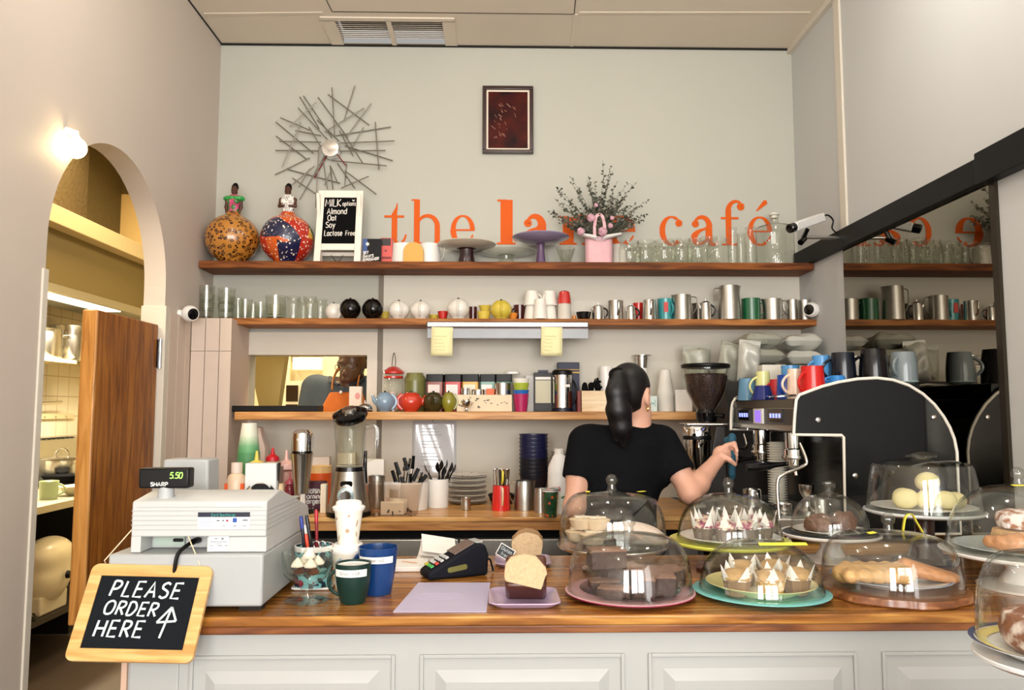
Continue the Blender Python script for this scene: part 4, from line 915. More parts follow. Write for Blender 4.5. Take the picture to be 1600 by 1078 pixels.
# D3: muffins on cream plate on teal plate
cx = cpos(1189, 957); c = Vector((0, cx.y+.163, CTZ+.0006)); c.x = on(1189, c.y, CTZ).x; u = mp(c.y)
TEAL = mat('7fcfd0', .25, coat=.5, name='teal_glaze'); CREAM = mat('e9e0a0', .3, coat=.4, name='cream_glaze')
plate('flat turquoise plate under the muffin dome', c, 103*u, .012, TEAL); plate('cream yellow plate of muffins inside the low dome', c+Vector((0, 0, .0066)), 83*u, .026, CREAM)
dome('low rounded glass dome with a yellow slip over the muffins', c+Vector((0, 0, .0126)), 92*u, .118, 'ball', 'round'); R3 = 92*u
MUF = mat('c09a66', .8, 0, .3, 60, bump=.4, name='muffin_crumb'); CASE = mat('ded4bd', .8, 0, .08, 30, name='muffin_paper')
CASEB = mat('8a6f52', .7, 0, .35, 45, bump=.2, name='greasy_paper')
def muffin(label, loc, r, h, rz, top, case, points=True, berries=None):
    t = thing('muffin', label, 'muffin', loc, rz)
    mb = MB().lathe([(0, 0), (r*.72, 0), (r*.92, h*.7), (r*.9, h*.72), (0, h*.6)], 20, lambda a, z: 1+.03*math.cos(10*a)); obj('paper_case', mb, case, t)
    obj('crumb_top', MB().lathe([(r*.9, h*.62), (r*.98, h*.7), (r*.85, h*.9), (r*.5, h*1.02), (0, h*1.06)], 20, lambda a, z: 1+.04*math.sin(5*a+1)), top, t)
    if points:
        mb = MB()
        for i in range(4):
            a = PI/2*i+.3; w = .55
            ring = [(r*.93*math.cos(a-w), r*.93*math.sin(a-w), h*.62), (r*.93*math.cos(a), r*.93*math.sin(a), h*.6), (r*.93*math.cos(a+w), r*.93*math.sin(a+w), h*.62), (r*1.2*math.cos(a), r*1.2*math.sin(a), h*(1.5 if berries else 1.25))]
            b = len(mb.v); mb.v += ring + [(x*.98, y*.98, z) for x, y, z in ring]; mb.f += [(b, b+1, b+3), (b+1, b+2, b+3), (b+4, b+7, b+5), (b+5, b+7, b+6), (b, b+3, b+7, b+4), (b+2, b+6, b+7, b+3), (b, b+4, b+5, b+1), (b+1, b+5, b+6, b+2)]
        obj('paper_points', mb, PAPER, t, flat=True)
    if berries:
        for i in range(5):
            a = i*1.4; obj('berry', MB().at((r*.6*math.cos(a), r*.6*math.sin(a), h*.96)).lathe([(0, -.004), (.0045, 0), (0, .0045)], 8), berries, t)
    return t
g3 = 'muffins in folded paper under the low dome'
for i, (dx, dy, s_) in enumerate(((-.075, -.055, 'muffin in dark glossy paper nearest the dome edge, on the cream plate'), (.0, -.07, 'golden muffin at the front of the cream plate'), (.07, -.045, 'brown muffin at the front beside the golden one'), (-.03, .045, 'muffin at the back of the cream plate, behind the dark one'), (.05, .05, 'muffin at the back of the cream plate, behind the brown one'))):
    muffin(s_, c+Vector((dx, dy, .0134)), .037, .058, i*1.1, MUF, CASEB if i != 1 else mat('c9a468', .7, 0, .3, 40, name='gold_paper'), True)
q = c+Vector((.03, -R3*.62, .0126+.108)); single('note_slip', 'yellow paper slip lying across the low muffin dome', 'note', MB().box((0, 0, 0), (.115, .012, .0008)), mat('efe34a', .7, name='yellow_slip'), c+Vector((.035, -R3*.42, .0126+.119)), rot=(.38, 0, 0))
# D4: pastries on wooden slice
cx = cpos(1392, 954); c = Vector((0, cx.y+.168, CTZ+.0006)); c.x = on(1392, c.y, CTZ).x; u = mp(c.y)
n = 56; prf = [(0, 0), (108*u, 0), (110*u, .004), (109*u, .019), (0, .021)]
t = single('wood_slice_board', 'round bark-edged wooden slice board under the pastry dome', 'board', MB().lathe(prf, n, lambda a, z: 1+.018*math.sin(7*a)+.012*math.sin(15*a+1)), wood('bark_slice', '5a3018', '8a5530', 'b58455', rough=.3, coat=.6), c)
c = c+Vector((0, 0, .0216)); plate('white plate with a blue line carrying two long pastries', c, 97*u*.9, .02, WHITE, rimm=mat('5f7fae', .4))
dome('wide glass dome over two glazed pastries on a wooden board', c+Vector((0, 0, .0004)), 101*u, .128, 'ball')
PAS = mat('dcae74', .5, 0, .35, 55, bump=.7, coat=.3, name='pastry'); PAS2 = mat('c28450', .5, 0, .4, 60, bump=.7, coat=.3, name='dark_pastry')
def sdfpastry(name, label, cat, loc, rz, build, m, lo, hi, h=.003):
    f = Field(lo, hi, h); build(f); return single(name, label, cat, f.mesh(), m, loc, rz)
def long_p(f):
    f.cap((-.085, .008, .022), (.05, -.01, .024), .027, .026, .02, sc=(1, 1.25, .8))
    for i in range(5): f.cap((-.085+.032*i, -.04, .026), (-.065+.032*i, .04, .03), .019, .019, .010, sc=(1, 1, .9))
def fan_p(f):
    for i in range(6):
        a = -.55+i*.2; f.cap((-.03, -.006+.004*i, .03+.006*(i % 2)), (-.03+.11*math.cos(a), .02+.11*math.sin(a)*.7-.02, .016), .014, .008, .012, sc=(1, 1, 1.1))
sdfpastry('long_pastry', 'pale long iced pastry on the blue-lined plate', 'pastry', c+Vector((-.042, -.035, .0068)), -.06, long_p, PAS, (-.13, -.06, -.01), (.1, .06, .07))
sdfpastry('fan_pastry', 'ridged brown fan pastry beside the long pale one', 'pastry', c+Vector((.062, -.02, .0075)), -.25, fan_p, PAS2, (-.07, -.1, -.01), (.11, .1, .07))
YS = mat('efe34a', .7, name='yellow_slip')
q = P(1437, 840, c.y); mb = MB(); pts = smooth([(-.022, 0, -.012), (-.014, 0, .022), (.002, 0, .03), (.014, 0, .01), (.022, -.012, -.014)], 6)
mb.add([(x, y+s*.006, z) for x, y, z in pts for s in (-1, 1)], [(2*i, 2*i+1, 2*i+3, 2*i+2) for i in range(len(pts)-1)])
o = single('note_slip', 'curled yellow slip standing up on the pastry dome', 'note', mb, YS, c+Vector((.055, -.005, .128+.012))); o.modifiers.new('s', 'SOLIDIFY').thickness = .0006
single('note_slip', 'short yellow slip flat on top of the pastry dome', 'note', MB().box((0, 0, 0), (.02, .012, .0007)), YS, c+Vector((-.052, -.02, .1268)), rot=(.15, -.1, .3))
# D1: pies at the back
c = Vector((on(957, 2.195, 1.02).x, 2.195, CTZ+.0006)); u = mp(c.y); r1 = 83*u
st = stand('low silver stand holding the pie dome at the counter back', c, r1*1.03, .072, STEEL)
c = c+Vector((0, 0, .0732)); dome('glass dome with two yellow slips over pies and a pastry', c, r1, .150, 'ball')
PIE = mat('e2c9a8', .7, 0, .15, 40, bump=.3, name='pie_crust')
def pie(label, loc, r=.036):
    t = thing('mince_pie', label, 'pie', loc); obj('crust', MB().lathe([(0, 0), (r*.75, 0), (r, .022), (r*1.06, .026), (r*.95, .028), (r*.4, .031), (0, .032)], 20, lambda a, z: 1+.025*math.cos(12*a)*(z > .02)), PIE, t)
    obj('star_lid', MB().at((0, 0, .0315)).prism([((.026 if i % 2 == 0 else .012)*math.cos(PI*i/5), (.026 if i % 2 == 0 else .012)*math.sin(PI*i/5)) for i in range(10)], 0, .003, 'z'), mat('efe0cc', .8, 0, .1, 50, name='dusted_pastry'), t)
plate('glass plate of little pies inside the back dome', c+Vector((0, 0, .0004)), r1*.85, .012, GLJ)
for s_, dx, dy, dz in (('little pie at the front of the back dome, below the others', -.06, -.045, .008), ('little pie low at the rim of the back dome', -.095, .01, .008), ('little pie in the lower layer next to the pastry', -.02, .03, .008), ('little pie on the upper layer nearest the knob', -.045, -.012, .043), ('little pie on the upper layer toward the rim', -.085, .0, .043)):
    pie(s_, c+Vector((dx, dy, dz)))
def turn(f):
    f.ell((0, 0, .028), (.075, .05, .03), (0, .12, .1)); f.ell((.05, 0, .016), (.05, .04, .018), (0, .2, 0))
sdfpastry('iced_turnover', 'pink-dusted turnover pastry beside the little pies', 'pastry', c+Vector((.055, -.03, .0075)), 0, turn, mat('e8d0c2', .7, 0, .15, 45, bump=.3, name='dusted_turnover'), (-.1, -.08, -.01), (.12, .08, .08))
for px, s_, rz in ((918, 'yellow slip on the pie dome, nearer the bench end', 1.5), (1002, 'slanted yellow slip on the pie dome beside the woman', .75)):
    q = on(px, 2.18, 1.17); single('note_slip', s_, 'note', MB().box((0, 0, 0), (.028, .012, .0007)), YS, Vector((q.x, c.y-.02, c.z+.1475)), rz=rz)
# D5: berry muffins on lime stand
c = Vector((on(1140, 2.2, 1.03).x, 2.2, CTZ+.0006)); u = mp(c.y); LIME = mat('d6d858', .3, coat=.4, name='lime_glaze')
stand('lime yellow cake stand on a dark red foot', c, 93*u, .083, LIME, mat('5a1626', .3, coat=.3))
c = c+Vector((0, 0, .0842)); plate('white plate of berry muffins on the lime stand', c, 76*u, .012, WHITE)
dome('glass dome over berry muffins on the lime stand', c+Vector((0, 0, .0004)), 79*u, .128, 'ball', 'round')
BER = mat('6d2038', .5, name='berry_red'); BCASE = mat('6f6152', .7, 0, .2, 40, name='grey_muffin_paper')
for i, (dx, dy) in enumerate(((-.085, -.04), (-.03, -.065), (.03, -.06), (.085, -.03), (-.055, .04), (.01, .03), (.07, .05))):
    muffin(['berry muffin first at the front of the lime stand', 'berry muffin second at the front of the lime stand', 'berry muffin third at the front of the lime stand', 'berry muffin fourth, tilting, at the front of the lime stand', 'berry muffin first in the back row of the lime stand', 'berry muffin in the middle of the back row, lime stand', 'berry muffin last in the back row of the lime stand'][i], c+Vector((dx, dy, .007)), .033, .052, i*.9, pattern('berry_crumb', '', [(.3, '6d2038'), (.45, 'a0526a'), (.55, 'dcc4ae'), (1, 'efe0d0')], 60, 'NOISE', rough=.8, coat=0), BCASE, True, BER)
# D6: chocolate crackle slices on a white-rimmed dark stand
c = Vector((on(1297, 2.32, 1.03).x, 2.32, CTZ+.0006)); u = mp(c.y)
st = stand('round white-rimmed stand with a dark slate top', c, 75*u, .083, WHITE); obj('slate_top', MB().lathe([(0, .0815), (70*u, .0815), (70*u, .083), (0, .083)], 40), mat('2e3236', .4), st)
c = c+Vector((0, 0, .0842)); plate('white plate of chocolate crackles on the slate stand', c, 55*u, .011, WHITE)
dome('bell-shaped glass dome over chocolate crackles', c+Vector((0, 0, .0004)), 58*u, .112, 'bell', 'round')
def crack(f):
    rng = random.Random(5)
    for i in range(46):
        f.ell((rng.uniform(-.032, .032), rng.uniform(-.022, .022), rng.uniform(.006, .034)), (.008, .006, .006), (rng.random()*3, rng.random()*3, 0), .003)
    f.ell((0, 0, .018), (.034, .024, .017))
CRK = mat('6b4631', .5, 0, .4, 80, bump=.5, coat=.2, name='crackle')
f = Field((-.06, -.05, -.01), (.06, .05, .06), .0025); crack(f); cmesh = f.mesh()
o = single('chocolate_crackle', 'low chocolate crackle at the front under the bell dome', 'slice', cmesh, CRK, c+Vector((-.045, -.02, .0068)))
dup(o, 'tall chocolate crackle standing under the bell dome', c+Vector((.04, -.01, .0068)), .7).scale = (.95, 1, 1.35); dup(o, 'chocolate crackle at the back under the bell dome', c+Vector((-.005, .045, .0068)), 1.8)
# D7: drum dome with lemon balls on dark pedestal
c = Vector((on(1443, 2.3, 1.1).x, 2.3, CTZ+.0006)); u = mp(c.y)
st = stand('tall pedestal stand with a pale plate and dark brown stem', c, 87*u, .152, mat('dfe3e2', .2, coat=.4, name='pale_glaze'), mat('3a1a10', .25, coat=.4, name='dark_stem'), .16)
c = c+Vector((0, 0, .1532)); plate('white plate of lemon balls under the drum dome', c, 76*u, .012, WHITE)
dome('straight-sided drum glass cover over pale lemon balls', c+Vector((0, 0, .0004)), 82*u, .150, 'flat', 'drum')
LEM = mat('e6d9a2', .7, 0, .08, 30, bump=.15, name='lemon_ball')
fo = Field((-.05, -.05, -.01), (.05, .05, .07), .003); fo.ell((0, 0, .027), (.034, .03, .027)); fo.ell((.012, 0, .03), (.024, .026, .022)); lm = fo.mesh(); o = None
for i, (s_, dx, dy, dz, sc_) in enumerate((('pale lemon ball at the front rim of the drum dome, first', -.072, -.03, .007, 1), ('pale lemon ball second from the front rim, drum dome', -.018, -.05, .007, .95), ('pale lemon ball third along the front, drum dome', .042, -.05, .007, .9), ('small pale lemon ball at the end of the front row', .09, -.02, .007, .8), ('pale lemon ball at the back, drum dome', -.03, .045, .007, .9), ('pale lemon ball at the back beneath the top one', .04, .04, .007, .9), ('pale lemon ball topmost of the heap', .012, .0, .053, 1))):
    if o is None: o = single('lemon_ball', s_, 'cake', lm, LEM, c+Vector((dx, dy, dz)))
    else:
        d = dup(o, s_, c+Vector((dx, dy, dz)), i*.8); d.scale = (sc_,)*3
# D8: croissant and dusted cake on white stand, right edge
c = Vector((on(1597, 1.96, 1.04).x, 1.96, CTZ+.0006)); u = mp(c.y)
stand('wide white cake stand at the counter end by the mirror', c, 116*u, .092, WHITE)
c = c+Vector((0, 0, .0932)); plate('blue-grey plate of croissant and dusted cake', c, 96*u, .014, mat('cdd8da', .25, coat=.4, name='duck_egg_glaze'))
dome('large glass dome over a croissant beside the mirror', c+Vector((0, 0, .0004)), 105*u, .165, 'ball', 'round')
def croi(f):
    for i in range(7):
        a = -1.1+i*.37; r_ = .026-.0035*abs(i-3); f.cap((.06*math.sin(a)-.005, .05-.06*math.cos(a), .024), (.06*math.sin(a)+.008, .05-.06*math.cos(a), .024), r_, r_*.8, .006)
sdfpastry('croissant', 'brown croissant on the blue-grey plate', 'pastry', c+Vector((-.055, -.07, .008)), .1, croi, PAS2, (-.11, -.06, -.01), (.11, .1, .07))
DUST = pattern('icing_dust', '', [(.0, 'a96a44'), (.45, 'a96a44'), (.55, 'f3e6e2'), (1, 'f8efec')], 40, 'NOISE', rough=.8, coat=0)
single('dusted_cake', 'small sugar-dusted cake propped behind the croissant', 'cake', MB().lathe([(0, 0), (.05, 0), (.056, .02), (.05, .036), (.03, .044), (0, .046)], 26, lambda a, z: 1+.03*math.sin(6*a)), DUST, c+Vector((-.0, .0, .058)))
single('almond_pastry', 'almond pastry under the dusted cake', 'pastry', MB().lathe([(0, 0), (.055, 0), (.06, .022), (.055, .044), (0, .05)], 22, lambda a, z: 1+.05*math.sin(5*a)), PAS, c+Vector((0, .012, .0075)))
single('note_slip', 'thin yellow slip lying on the croissant dome', 'note', MB().box((0, 0, 0), (.08, .012, .0008)), YS, c+Vector((-.0, -.035, .167)), rot=(.16, 0, 0))
# D9: nearest dome on its own little table
c = Vector((on(1652, 1.2, 1.05).x, 1.2, 0)); u = mp(c.y)
t = thing('pedestal_table', 'small round dark table carrying the nearest cake stand', 'table', c)
obj('tabletop', MB().at((0, 0, .87)).lathe([(0, 0), (.2, 0), (.205, .012), (.2, .024), (0, .025)], 40), W1, t); obj('column', MB().lathe([(0, .018), (.03, .018), (.025, .5), (.03, .87), (0, .87)], 20), MBLACK, t); obj('base', MB().lathe([(0, 0), (.18, 0), (.18, .01), (.03, .02), (0, .02)], 32), MBLACK, t)
c = Vector((c.x, c.y, .8956)); stand('white cake stand nearest the camera at the picture edge', c, 117*u, .125, mat('e4e6e4', .3, coat=.4, name='near_stand'))
c = c+Vector((0, 0, .1262)); plate('white plate with yellow and navy rim under the nearest cake', c, 120*u, .02, WHITE, rimm=mat('2e3c66', .4))
obj('yellow_band', MB().at(c).lathe([(120*u*.78, .0128), (120*u*.90, .0172), (120*u*.9, .0178), (120*u*.78, .0134)], 48), mat('efe08a', .4), None) and None
bpy.data.objects['yellow_band'].parent = [o for o in COL.objects if o.get('label', '').startswith('white plate with yellow')][0]
bpy.data.objects['yellow_band'].matrix_parent_inverse = Matrix.Translation(c).inverted()
dome('nearest glass dome over a sugar-dusted ring cake', c+Vector((0, 0, .0206)), 110*u, .14, 'ball')
single('ring_cake', 'brown ring cake dusted with sugar under the nearest dome', 'cake', MB().lathe([(.0, .0), (.07, 0), (.082, .012), (.085, .03), (.078, .052), (.05, .062), (.02, .05), (0, .048)], 40, lambda a, z: 1+.02*math.sin(11*a)), pattern('icing_dust2', '', [(.0, '7a4526'), (.5, '8a5230'), (.62, 'ecdcd4'), (1, 'f8efec')], 26, 'NOISE', rough=.8, coat=0), c+Vector((.01, 0, .0068)))
# ------------------------------------------------------------------ top shelf
Z1 = SH1+.0006; Z2 = SH2+.0006; Z3 = SH3+.0006
U1 = mp(3.86, SH1)
def sp(px, z, Y): return on(px, Y, z)
# calabash gourd ladies
LEO = pattern('leopard_gourd', '', [(.0, '2e160a'), (.12, 'a86a24'), (.22, 'a86a24'), (.28, '2e160a'), (.46, 'b87a2e'), (1, 'b87a2e')], 50, 'VORONOI', rough=.25, coat=.6)
PATCH = patches('patchwork_gourd', ['b82a1a', '161a40', 'd05a1c', 'c8301c', '1a2044', '1f5a3c', 'd8a030'], 10, 'f2e6d2', 64)
SKIN = mat('4a2616', .45, 0, .06, 20, coat=.2, name='dark_skin_paint')
def gourd(label, px, W_, m, top, bust, lean, hands):
    p = sp(px, Z1, 3.862); r = W_/2*U1; t = thing('gourd_figurine', label, 'figurine', p)
    pr = [(0, 0), (r*.45, .0)]+[(r*math.cos(math.radians(a)), r*.93+r*.95*math.sin(math.radians(a))) for a in range(-58, 61, 8)]+[(r*.32, r*1.83), (r*.25, r*1.95)]
    obj('gourd_body', MB().lathe(pr, 44), m, t)
    z0 = r*1.80
    f = Field((-.1, -.08, z0-.03), (.1, .08, z0+.19), .0032); s = bust
    f.cap((0, 0, z0-.01), (lean*.3, 0, z0+.045*s), .034, .024, .01, sc=(1, .8, 1)); f.cap((lean*.3, 0, z0+.04*s), (lean*.6, 0, z0+.088*s), .024, .03, .01, sc=(1.15, .75, 1))
    f.ell((lean*.6-.016, -.018, z0+.075*s), (.013, .012, .013)); f.ell((lean*.6+.016, -.018, z0+.075*s), (.013, .012, .013)); obj('dress', f.mesh(), top, t)
    f = Field((-.1, -.08, z0), (.1, .08, z0+.22), .003); zs_ = z0+.088*s
    f.cap((lean*.6, 0, zs_), (lean, 0, zs_+.035), .011, .0095, .012); f.ell((lean, -.002, zs_+.052), (.0155, .018, .022), (0, .1, 0)); f.ell((lean, -.019, zs_+.048), (.004, .005, .005), k=.006)
    for sgn in (-1, 1):
        x = lean*.6+sgn*.034; f.cap((lean*.6, 0, zs_+.004), (x, 0, zs_), .011, .010, .012)
        if hands: f.cap((x, 0, zs_), (x+sgn*.004, -.004, zs_-.04), .010, .008, .008); f.cap((x+sgn*.004, -.004, zs_-.04), (x-sgn*.006, -.016, zs_-.085), .008, .006, .006)
        else: f.cap((x, 0, zs_), (x+sgn*.006, -.01, zs_-.035), .010, .008, .008); f.cap((x+sgn*.006, -.01, zs_-.035), (x-sgn*.02, -.026, zs_-.038), .008, .006, .006)
    obj('figure', f.mesh(), SKIN, t)
    f = Field((lean-.04, -.04, zs_+.03), (lean+.04, .05, zs_+.11), .0028); f.ell((lean, .005, zs_+.063), (.0175, .019, .019)); f.ell((lean, .012, zs_+.08), (.011, .011, .01), k=.01); obj('hair', f.mesh(), MBLACK, t)
    for sgn in (-1, 1):
        obj('earring', MB().at((lean+sgn*.0165, 0, zs_+.044)).lathe([(0, -.004), (.003, 0), (0, .004)], 8), mat('e8dcc0', .2), t)
    return t, z0, lean, zs_
GD = pattern('green_floral', '', [(.0, 'a33a62'), (.18, '3a7a34'), (.42, '2f6a2c'), (.55, 'c44a72'), (1, '2a5a28')], 38)
BW = pattern('black_white_print', '', [(.0, '1a1a1a'), (.16, 'eeeae2'), (.34, '1c1c1c'), (.46, 'eeeae2'), (1, 'eeeae2')], 55)
t, z0, le, zs_ = gourd('gourd lady figurine with a leopard spotted body and green top', 362, 82, LEO, GD, 1.0, .004, True)
f = Field((-.07, -.05, zs_-.03), (.07, .05, zs_+.03), .003)
for i in range(12):
    a = PI*i/11*2; f.ell((le*.6+.04*math.cos(a), .02*math.sin(a)-.003, zs_+.003), (.014, .013, .012), k=.006)
obj('ruffle_collar', f.mesh(), mat('2f9a45', .4, 0, .3, 60, coat=.3, name='emerald_ruffle'), t)
gourd('gourd lady figurine with a patchwork dotted body and black-white top', 448, 82, PATCH, BW, 1.0, -.002, False)
# sunburst wall art
sc_ = 3.476; c0 = P(300+757/sc_, 120+397/sc_, 3.97)
t = thing('sunburst_wall_art', 'spiky sunburst of thin metal rods hung above the gourd figurines', 'wall art', c0)
rods = '''885,48,825,240 760,58,775,320 738,95,962,262 685,112,845,330 675,138,530,272 605,103,760,330 585,108,690,280 575,168,735,340 480,222,640,290 455,245,660,415 457,322,620,445 475,350,700,355 452,400,690,402 450,532,640,440 490,490,592,245 560,292,700,320 680,235,800,350 635,272,700,380 935,170,720,300 973,145,840,325 1080,272,780,320 1100,348,800,360 1050,400,800,403 1090,455,830,375 1057,483,760,455 995,245,1015,505 932,275,860,400 960,540,810,605 1000,637,830,510 885,605,790,470 805,578,520,503 665,485,540,590 545,550,675,637 585,667,720,430 672,710,690,380 735,610,710,440 765,610,750,480 790,575,755,490 928,470,820,300 875,430,800,290 830,590,840,470 580,600,640,500 720,590,760,500 665,550,775,350 835,480,740,360'''.split()
RODM = mat('8d887c', .42, .75, .1, 40, name='rod_metal'); REDM = mat('8a2430', .3, .6, name='red_rod')
for i, r_ in enumerate(rods):
    a = [float(q) for q in r_.split(',')]; Y = 3.985-.035*((i*7) % 10)/10
    A_, B_ = P(300+a[0]/sc_, 120+a[1]/sc_, Y), P(300+a[2]/sc_, 120+a[3]/sc_, Y+.004)
    obj('red_rod' if i >= 43 else 'rod', MB().tube([A_-c0, B_-c0], .0032, 6), REDM if i >= 43 else RODM, t)
f = MB().at((0, 0, 0), (PI/2, 0, 0)).lathe([(0, -.0286), (.03, -.0286), (.046, -.02), (.05, .005), (.044, .03), (0, .035)], 24); obj('hub', f, CHROME, t)
# picture
a, b = P(754, 241, 3.999), P(833, 137, 3.999); t = thing('framed_picture', 'dark framed deep red picture high on the back wall', 'picture', ((a.x+b.x)/2, 3.999, (a.z+b.z)/2)); w, h = (b.x-a.x)/2, (b.z-a.z)/2
m = MB(); k = .02
for lo, hi in (((-w, -.025, -h), (w, 0, -h+k)), ((-w, -.025, h-k), (w, 0, h)), ((-w, -.025, -h+k), (-w+k, 0, h-k)), ((w-k, -.025, -h+k), (w, 0, h-k))): m.bx(lo, hi)
obj('frame', m, mat('2a0f0c', .3, coat=.4), t, bevel=.003); w2, h2 = w-k, h-k
obj('cream_fillet', MB().bx((-w2, -.012, -h2), (w2, -.002, h2)), mat('ead9c4', .5), t)
pc, nt, bs = newmat('red_artwork'); tcn = nt.nodes.new('ShaderNodeTexCoord'); nz = nt.nodes.new('ShaderNodeTexNoise'); nz.inputs['Scale'].default_value = 9; nz.inputs['Detail'].default_value = 8
nt.links.new(tcn.outputs['Object'], nz.inputs['Vector']); rr = ramp(nt, [(.35, '140403'), (.48, '380a05'), (.62, '4c1206'), (.85, '6e2c0e')]); nt.links.new(nz.outputs['Fac'], rr.inputs['Fac']); nt.links.new(rr.outputs[0], bs.inputs['Base Color']); bs.inputs['Roughness'].default_value = .5; bs.inputs['Specular IOR Level'].default_value = .15
art = obj('artwork', MB().bx((-w2+.01, -.0135, -h2+.01), (w2-.01, -.011, h2-.01)), pc, t)
m = MB(); rng = random.Random(4)
for i in range(26):
    x, z = rng.uniform(-.07, .05), rng.uniform(-.11, .09); L = rng.uniform(.004, .03); a = rng.uniform(1.7, 2.6); m.at((0, -.0137, 0)).ribbon([(x, z), (x+L*math.cos(a), z+L*math.sin(a))], rng.uniform(.001, .004))
obj('relief_marks', m, mat('a0705a', .5), art, flat=True)
# milk menu A-frame
p = sp(527, Z1, 3.83); t = thing('menu_board', 'small white A-frame blackboard listing milk options on the top shelf', 'menu board', p)
def AF(px, py): q = P(px, py, 3.83); return (q.x-p.x, q.z-Z1)
TLx, TRx, BLx, BRx = AF(497, 296), AF(567, 296), AF(491, 407), AF(564, 407); hgt = TLx[1]; tl = .17
def lp(u_, v): # point on front face; v from bottom 0 to top 1
    lx = BLx[0]+(TLx[0]-BLx[0])*v; rx_ = BRx[0]+(TRx[0]-BRx[0])*v; return (lx+(rx_-lx)*u_, hgt*v)
WF = mat('efe6d8', .5, name='frame_white'); m = MB()
for q in (((0, 0), (.14, 0), (.14, 1), (0, 1)), ((.86, 0), (1, 0), (1, 1), (.86, 1)), ((.14, .9), (.86, .9), (.86, 1), (.14, 1)), ((.14, .16), (.86, .16), (.86, .25), (.14, .25))):
    m.prism([lp(*z) for z in q], -.009, .003)
fr = obj('front_frame', m, WF, t, bevel=.002); fr.rotation_euler.x = -.09; fr.location.y = -.012
bd = obj('chalk_panel', MB().prism([lp(*z) for z in ((.13, .24), (.87, .24), (.87, .91), (.13, .91))], -.005, .002), mat('0a0a0b', .85, spec=.1, name='black_panel'), t, flat=True); bd.rotation_euler.x = -.09; bd.location.y = -.012
m = MB().at((0, -.0052, 0)); cw = mat('efe9df', .8, name='menu_chalk'); k = hgt
for s, u_, v, h_, w_ in (('MILK', .17, .775, .10, .0042), ('options', .55, .785, .062, .0028), ('Almond', .22, .665, .082, .0036), ('Oat', .24, .575, .075, .0036), ('Soy', .21, .475, .08, .0036), ('Lactose', .19, .36, .076, .0036), ('Free', .65, .366, .066, .003)):
    x, z = lp(u_, v); text(m, s, x, z, h_*k, w_, .12, .03, .02, .72 if s in ('options',) else .86 if s != 'Lactose' else .74)
x, z = lp(.79, .86); m.ribbon([(x-.006, z+.004), (x, z-.003), (x+.006, z+.004)], .005)
cw_ = obj('chalk_lettering', m, cw, bd, flat=True)
bk = obj('back_frame', MB().bx((BLx[0]+.01, .0, 0), (BLx[0]+.026, .01, hgt*.96)).bx((BRx[0]-.02, 0, 0), (BRx[0]-.004, .01, hgt*.96)).bx((BLx[0]+.026, 0, hgt*.12), (BRx[0]-.02, .01, hgt*.17)), WF, t); bk.rotation_euler.x = .2; bk.location.y = .062; bk.rotation_euler.x = .26
obj('chain', MB().tube([(-.03, -.01, .035), (-.01, .03, .004), (.0, .045, .02)], .0018, 6).tube([(.03, -.01, .035), (.0, .03, .004), (-.02, .045, .02)], .0018, 6), DSTEEL, t)
# books / packets
p = sp(581, Z1, 3.845); w_ = 36*U1/2; h_ = 38*U1
t = thing('book', 'dark blue-black paperback with a white star standing on the top shelf', 'book', p+Vector((0, .0, 0)))
obj('cover', MB().bx((-w_*.8, -.006, 0), (w_*.8, .006, h_)), mat('0e0c10', .5, spec=.2), t); obj('blue_band', MB().bx((-w_*.8, -.0066, h_*.4), (-w_*.4, -.006, h_)), mat('2a4a86', .5), t)
st5 = [((.012 if i % 2 else .006)*math.cos(PI*i/6), (.012 if i % 2 else .006)*math.sin(PI*i/6)) for i in range(12)]
obj('star_mark', MB().at((-w_*.38, 0, h_*.78)).prism(st5, -.0072, -.0066), PAPER, t)
m = MB().at((0, -.0066, 0))
text(m, 'SET', -w_*.75, h_*.36, .0135, .0034, .15, .1, .1); text(m, "DAMY'S", -w_*.75, h_*.21, .0135, .0034, .1, .1, .1); text(m, 'DOPPELGANGER', -w_*.78, h_*.06, .0135, .0032, .06, .1, .12, .72); obj('title_lettering', m, PAPER, t, flat=True)
p = sp(604, Z1, 3.885); t = thing('coffee_packet', 'coral red packet with a dark label behind the paperback', 'packet', p); w_ = 19*U1/2; h_ = 42*U1
obj('packet', MB().bx((-w_*.95, -.014, 0), (w_*.95, .014, h_)), mat('d8574e', .5), t, bevel=.003); obj('dark_label', MB().bx((-w_*.8, -.0148, h_*.7), (w_*.7, -.014, h_*.97)), mat('2a1f1c', .5), t)
m = MB().bx((-w_*.7, -.0148, h_*.2), (w_*.8, -.014, h_*.28)); m.at((-w_*.1, 0, h_*.5)).prism([(-.007, -.004), (.007, -.004), (.002, .008), (-.003, .007)], -.0148, -.014); obj('packet_print', m, mat('7a1f20', .5), t)
# yellow arch, white jugs
p = sp(646, Z1, 3.82); w_ = 15.5*U1; pts = [(-w_, 0), (w_, 0), (w_, 16*U1)]+[(w_*math.cos(PI*i/12), 16*U1+w_*math.sin(PI*i/12)) for i in range(1, 12)]+[(-w_, 16*U1)]
single('arch_ornament', 'plain mustard arch-shaped block on the top shelf', 'ornament', MB().prism(pts, -.01, .01), mat('d9a850', .6, name='mustard_paint'), p, bevel=.002)
jug('milk_jug', 'white china jug tucked behind the mustard arch', sp(630, Z1, 3.9), 19*U1, 17*U1, 33*U1, WHITE, 0)
jug('milk_jug', 'white china jug with a lip between arch and dark cake stand', sp(671, Z1, 3.89), 17*U1, 14*U1, 33*U1, WHITE, PI, belly=.006)
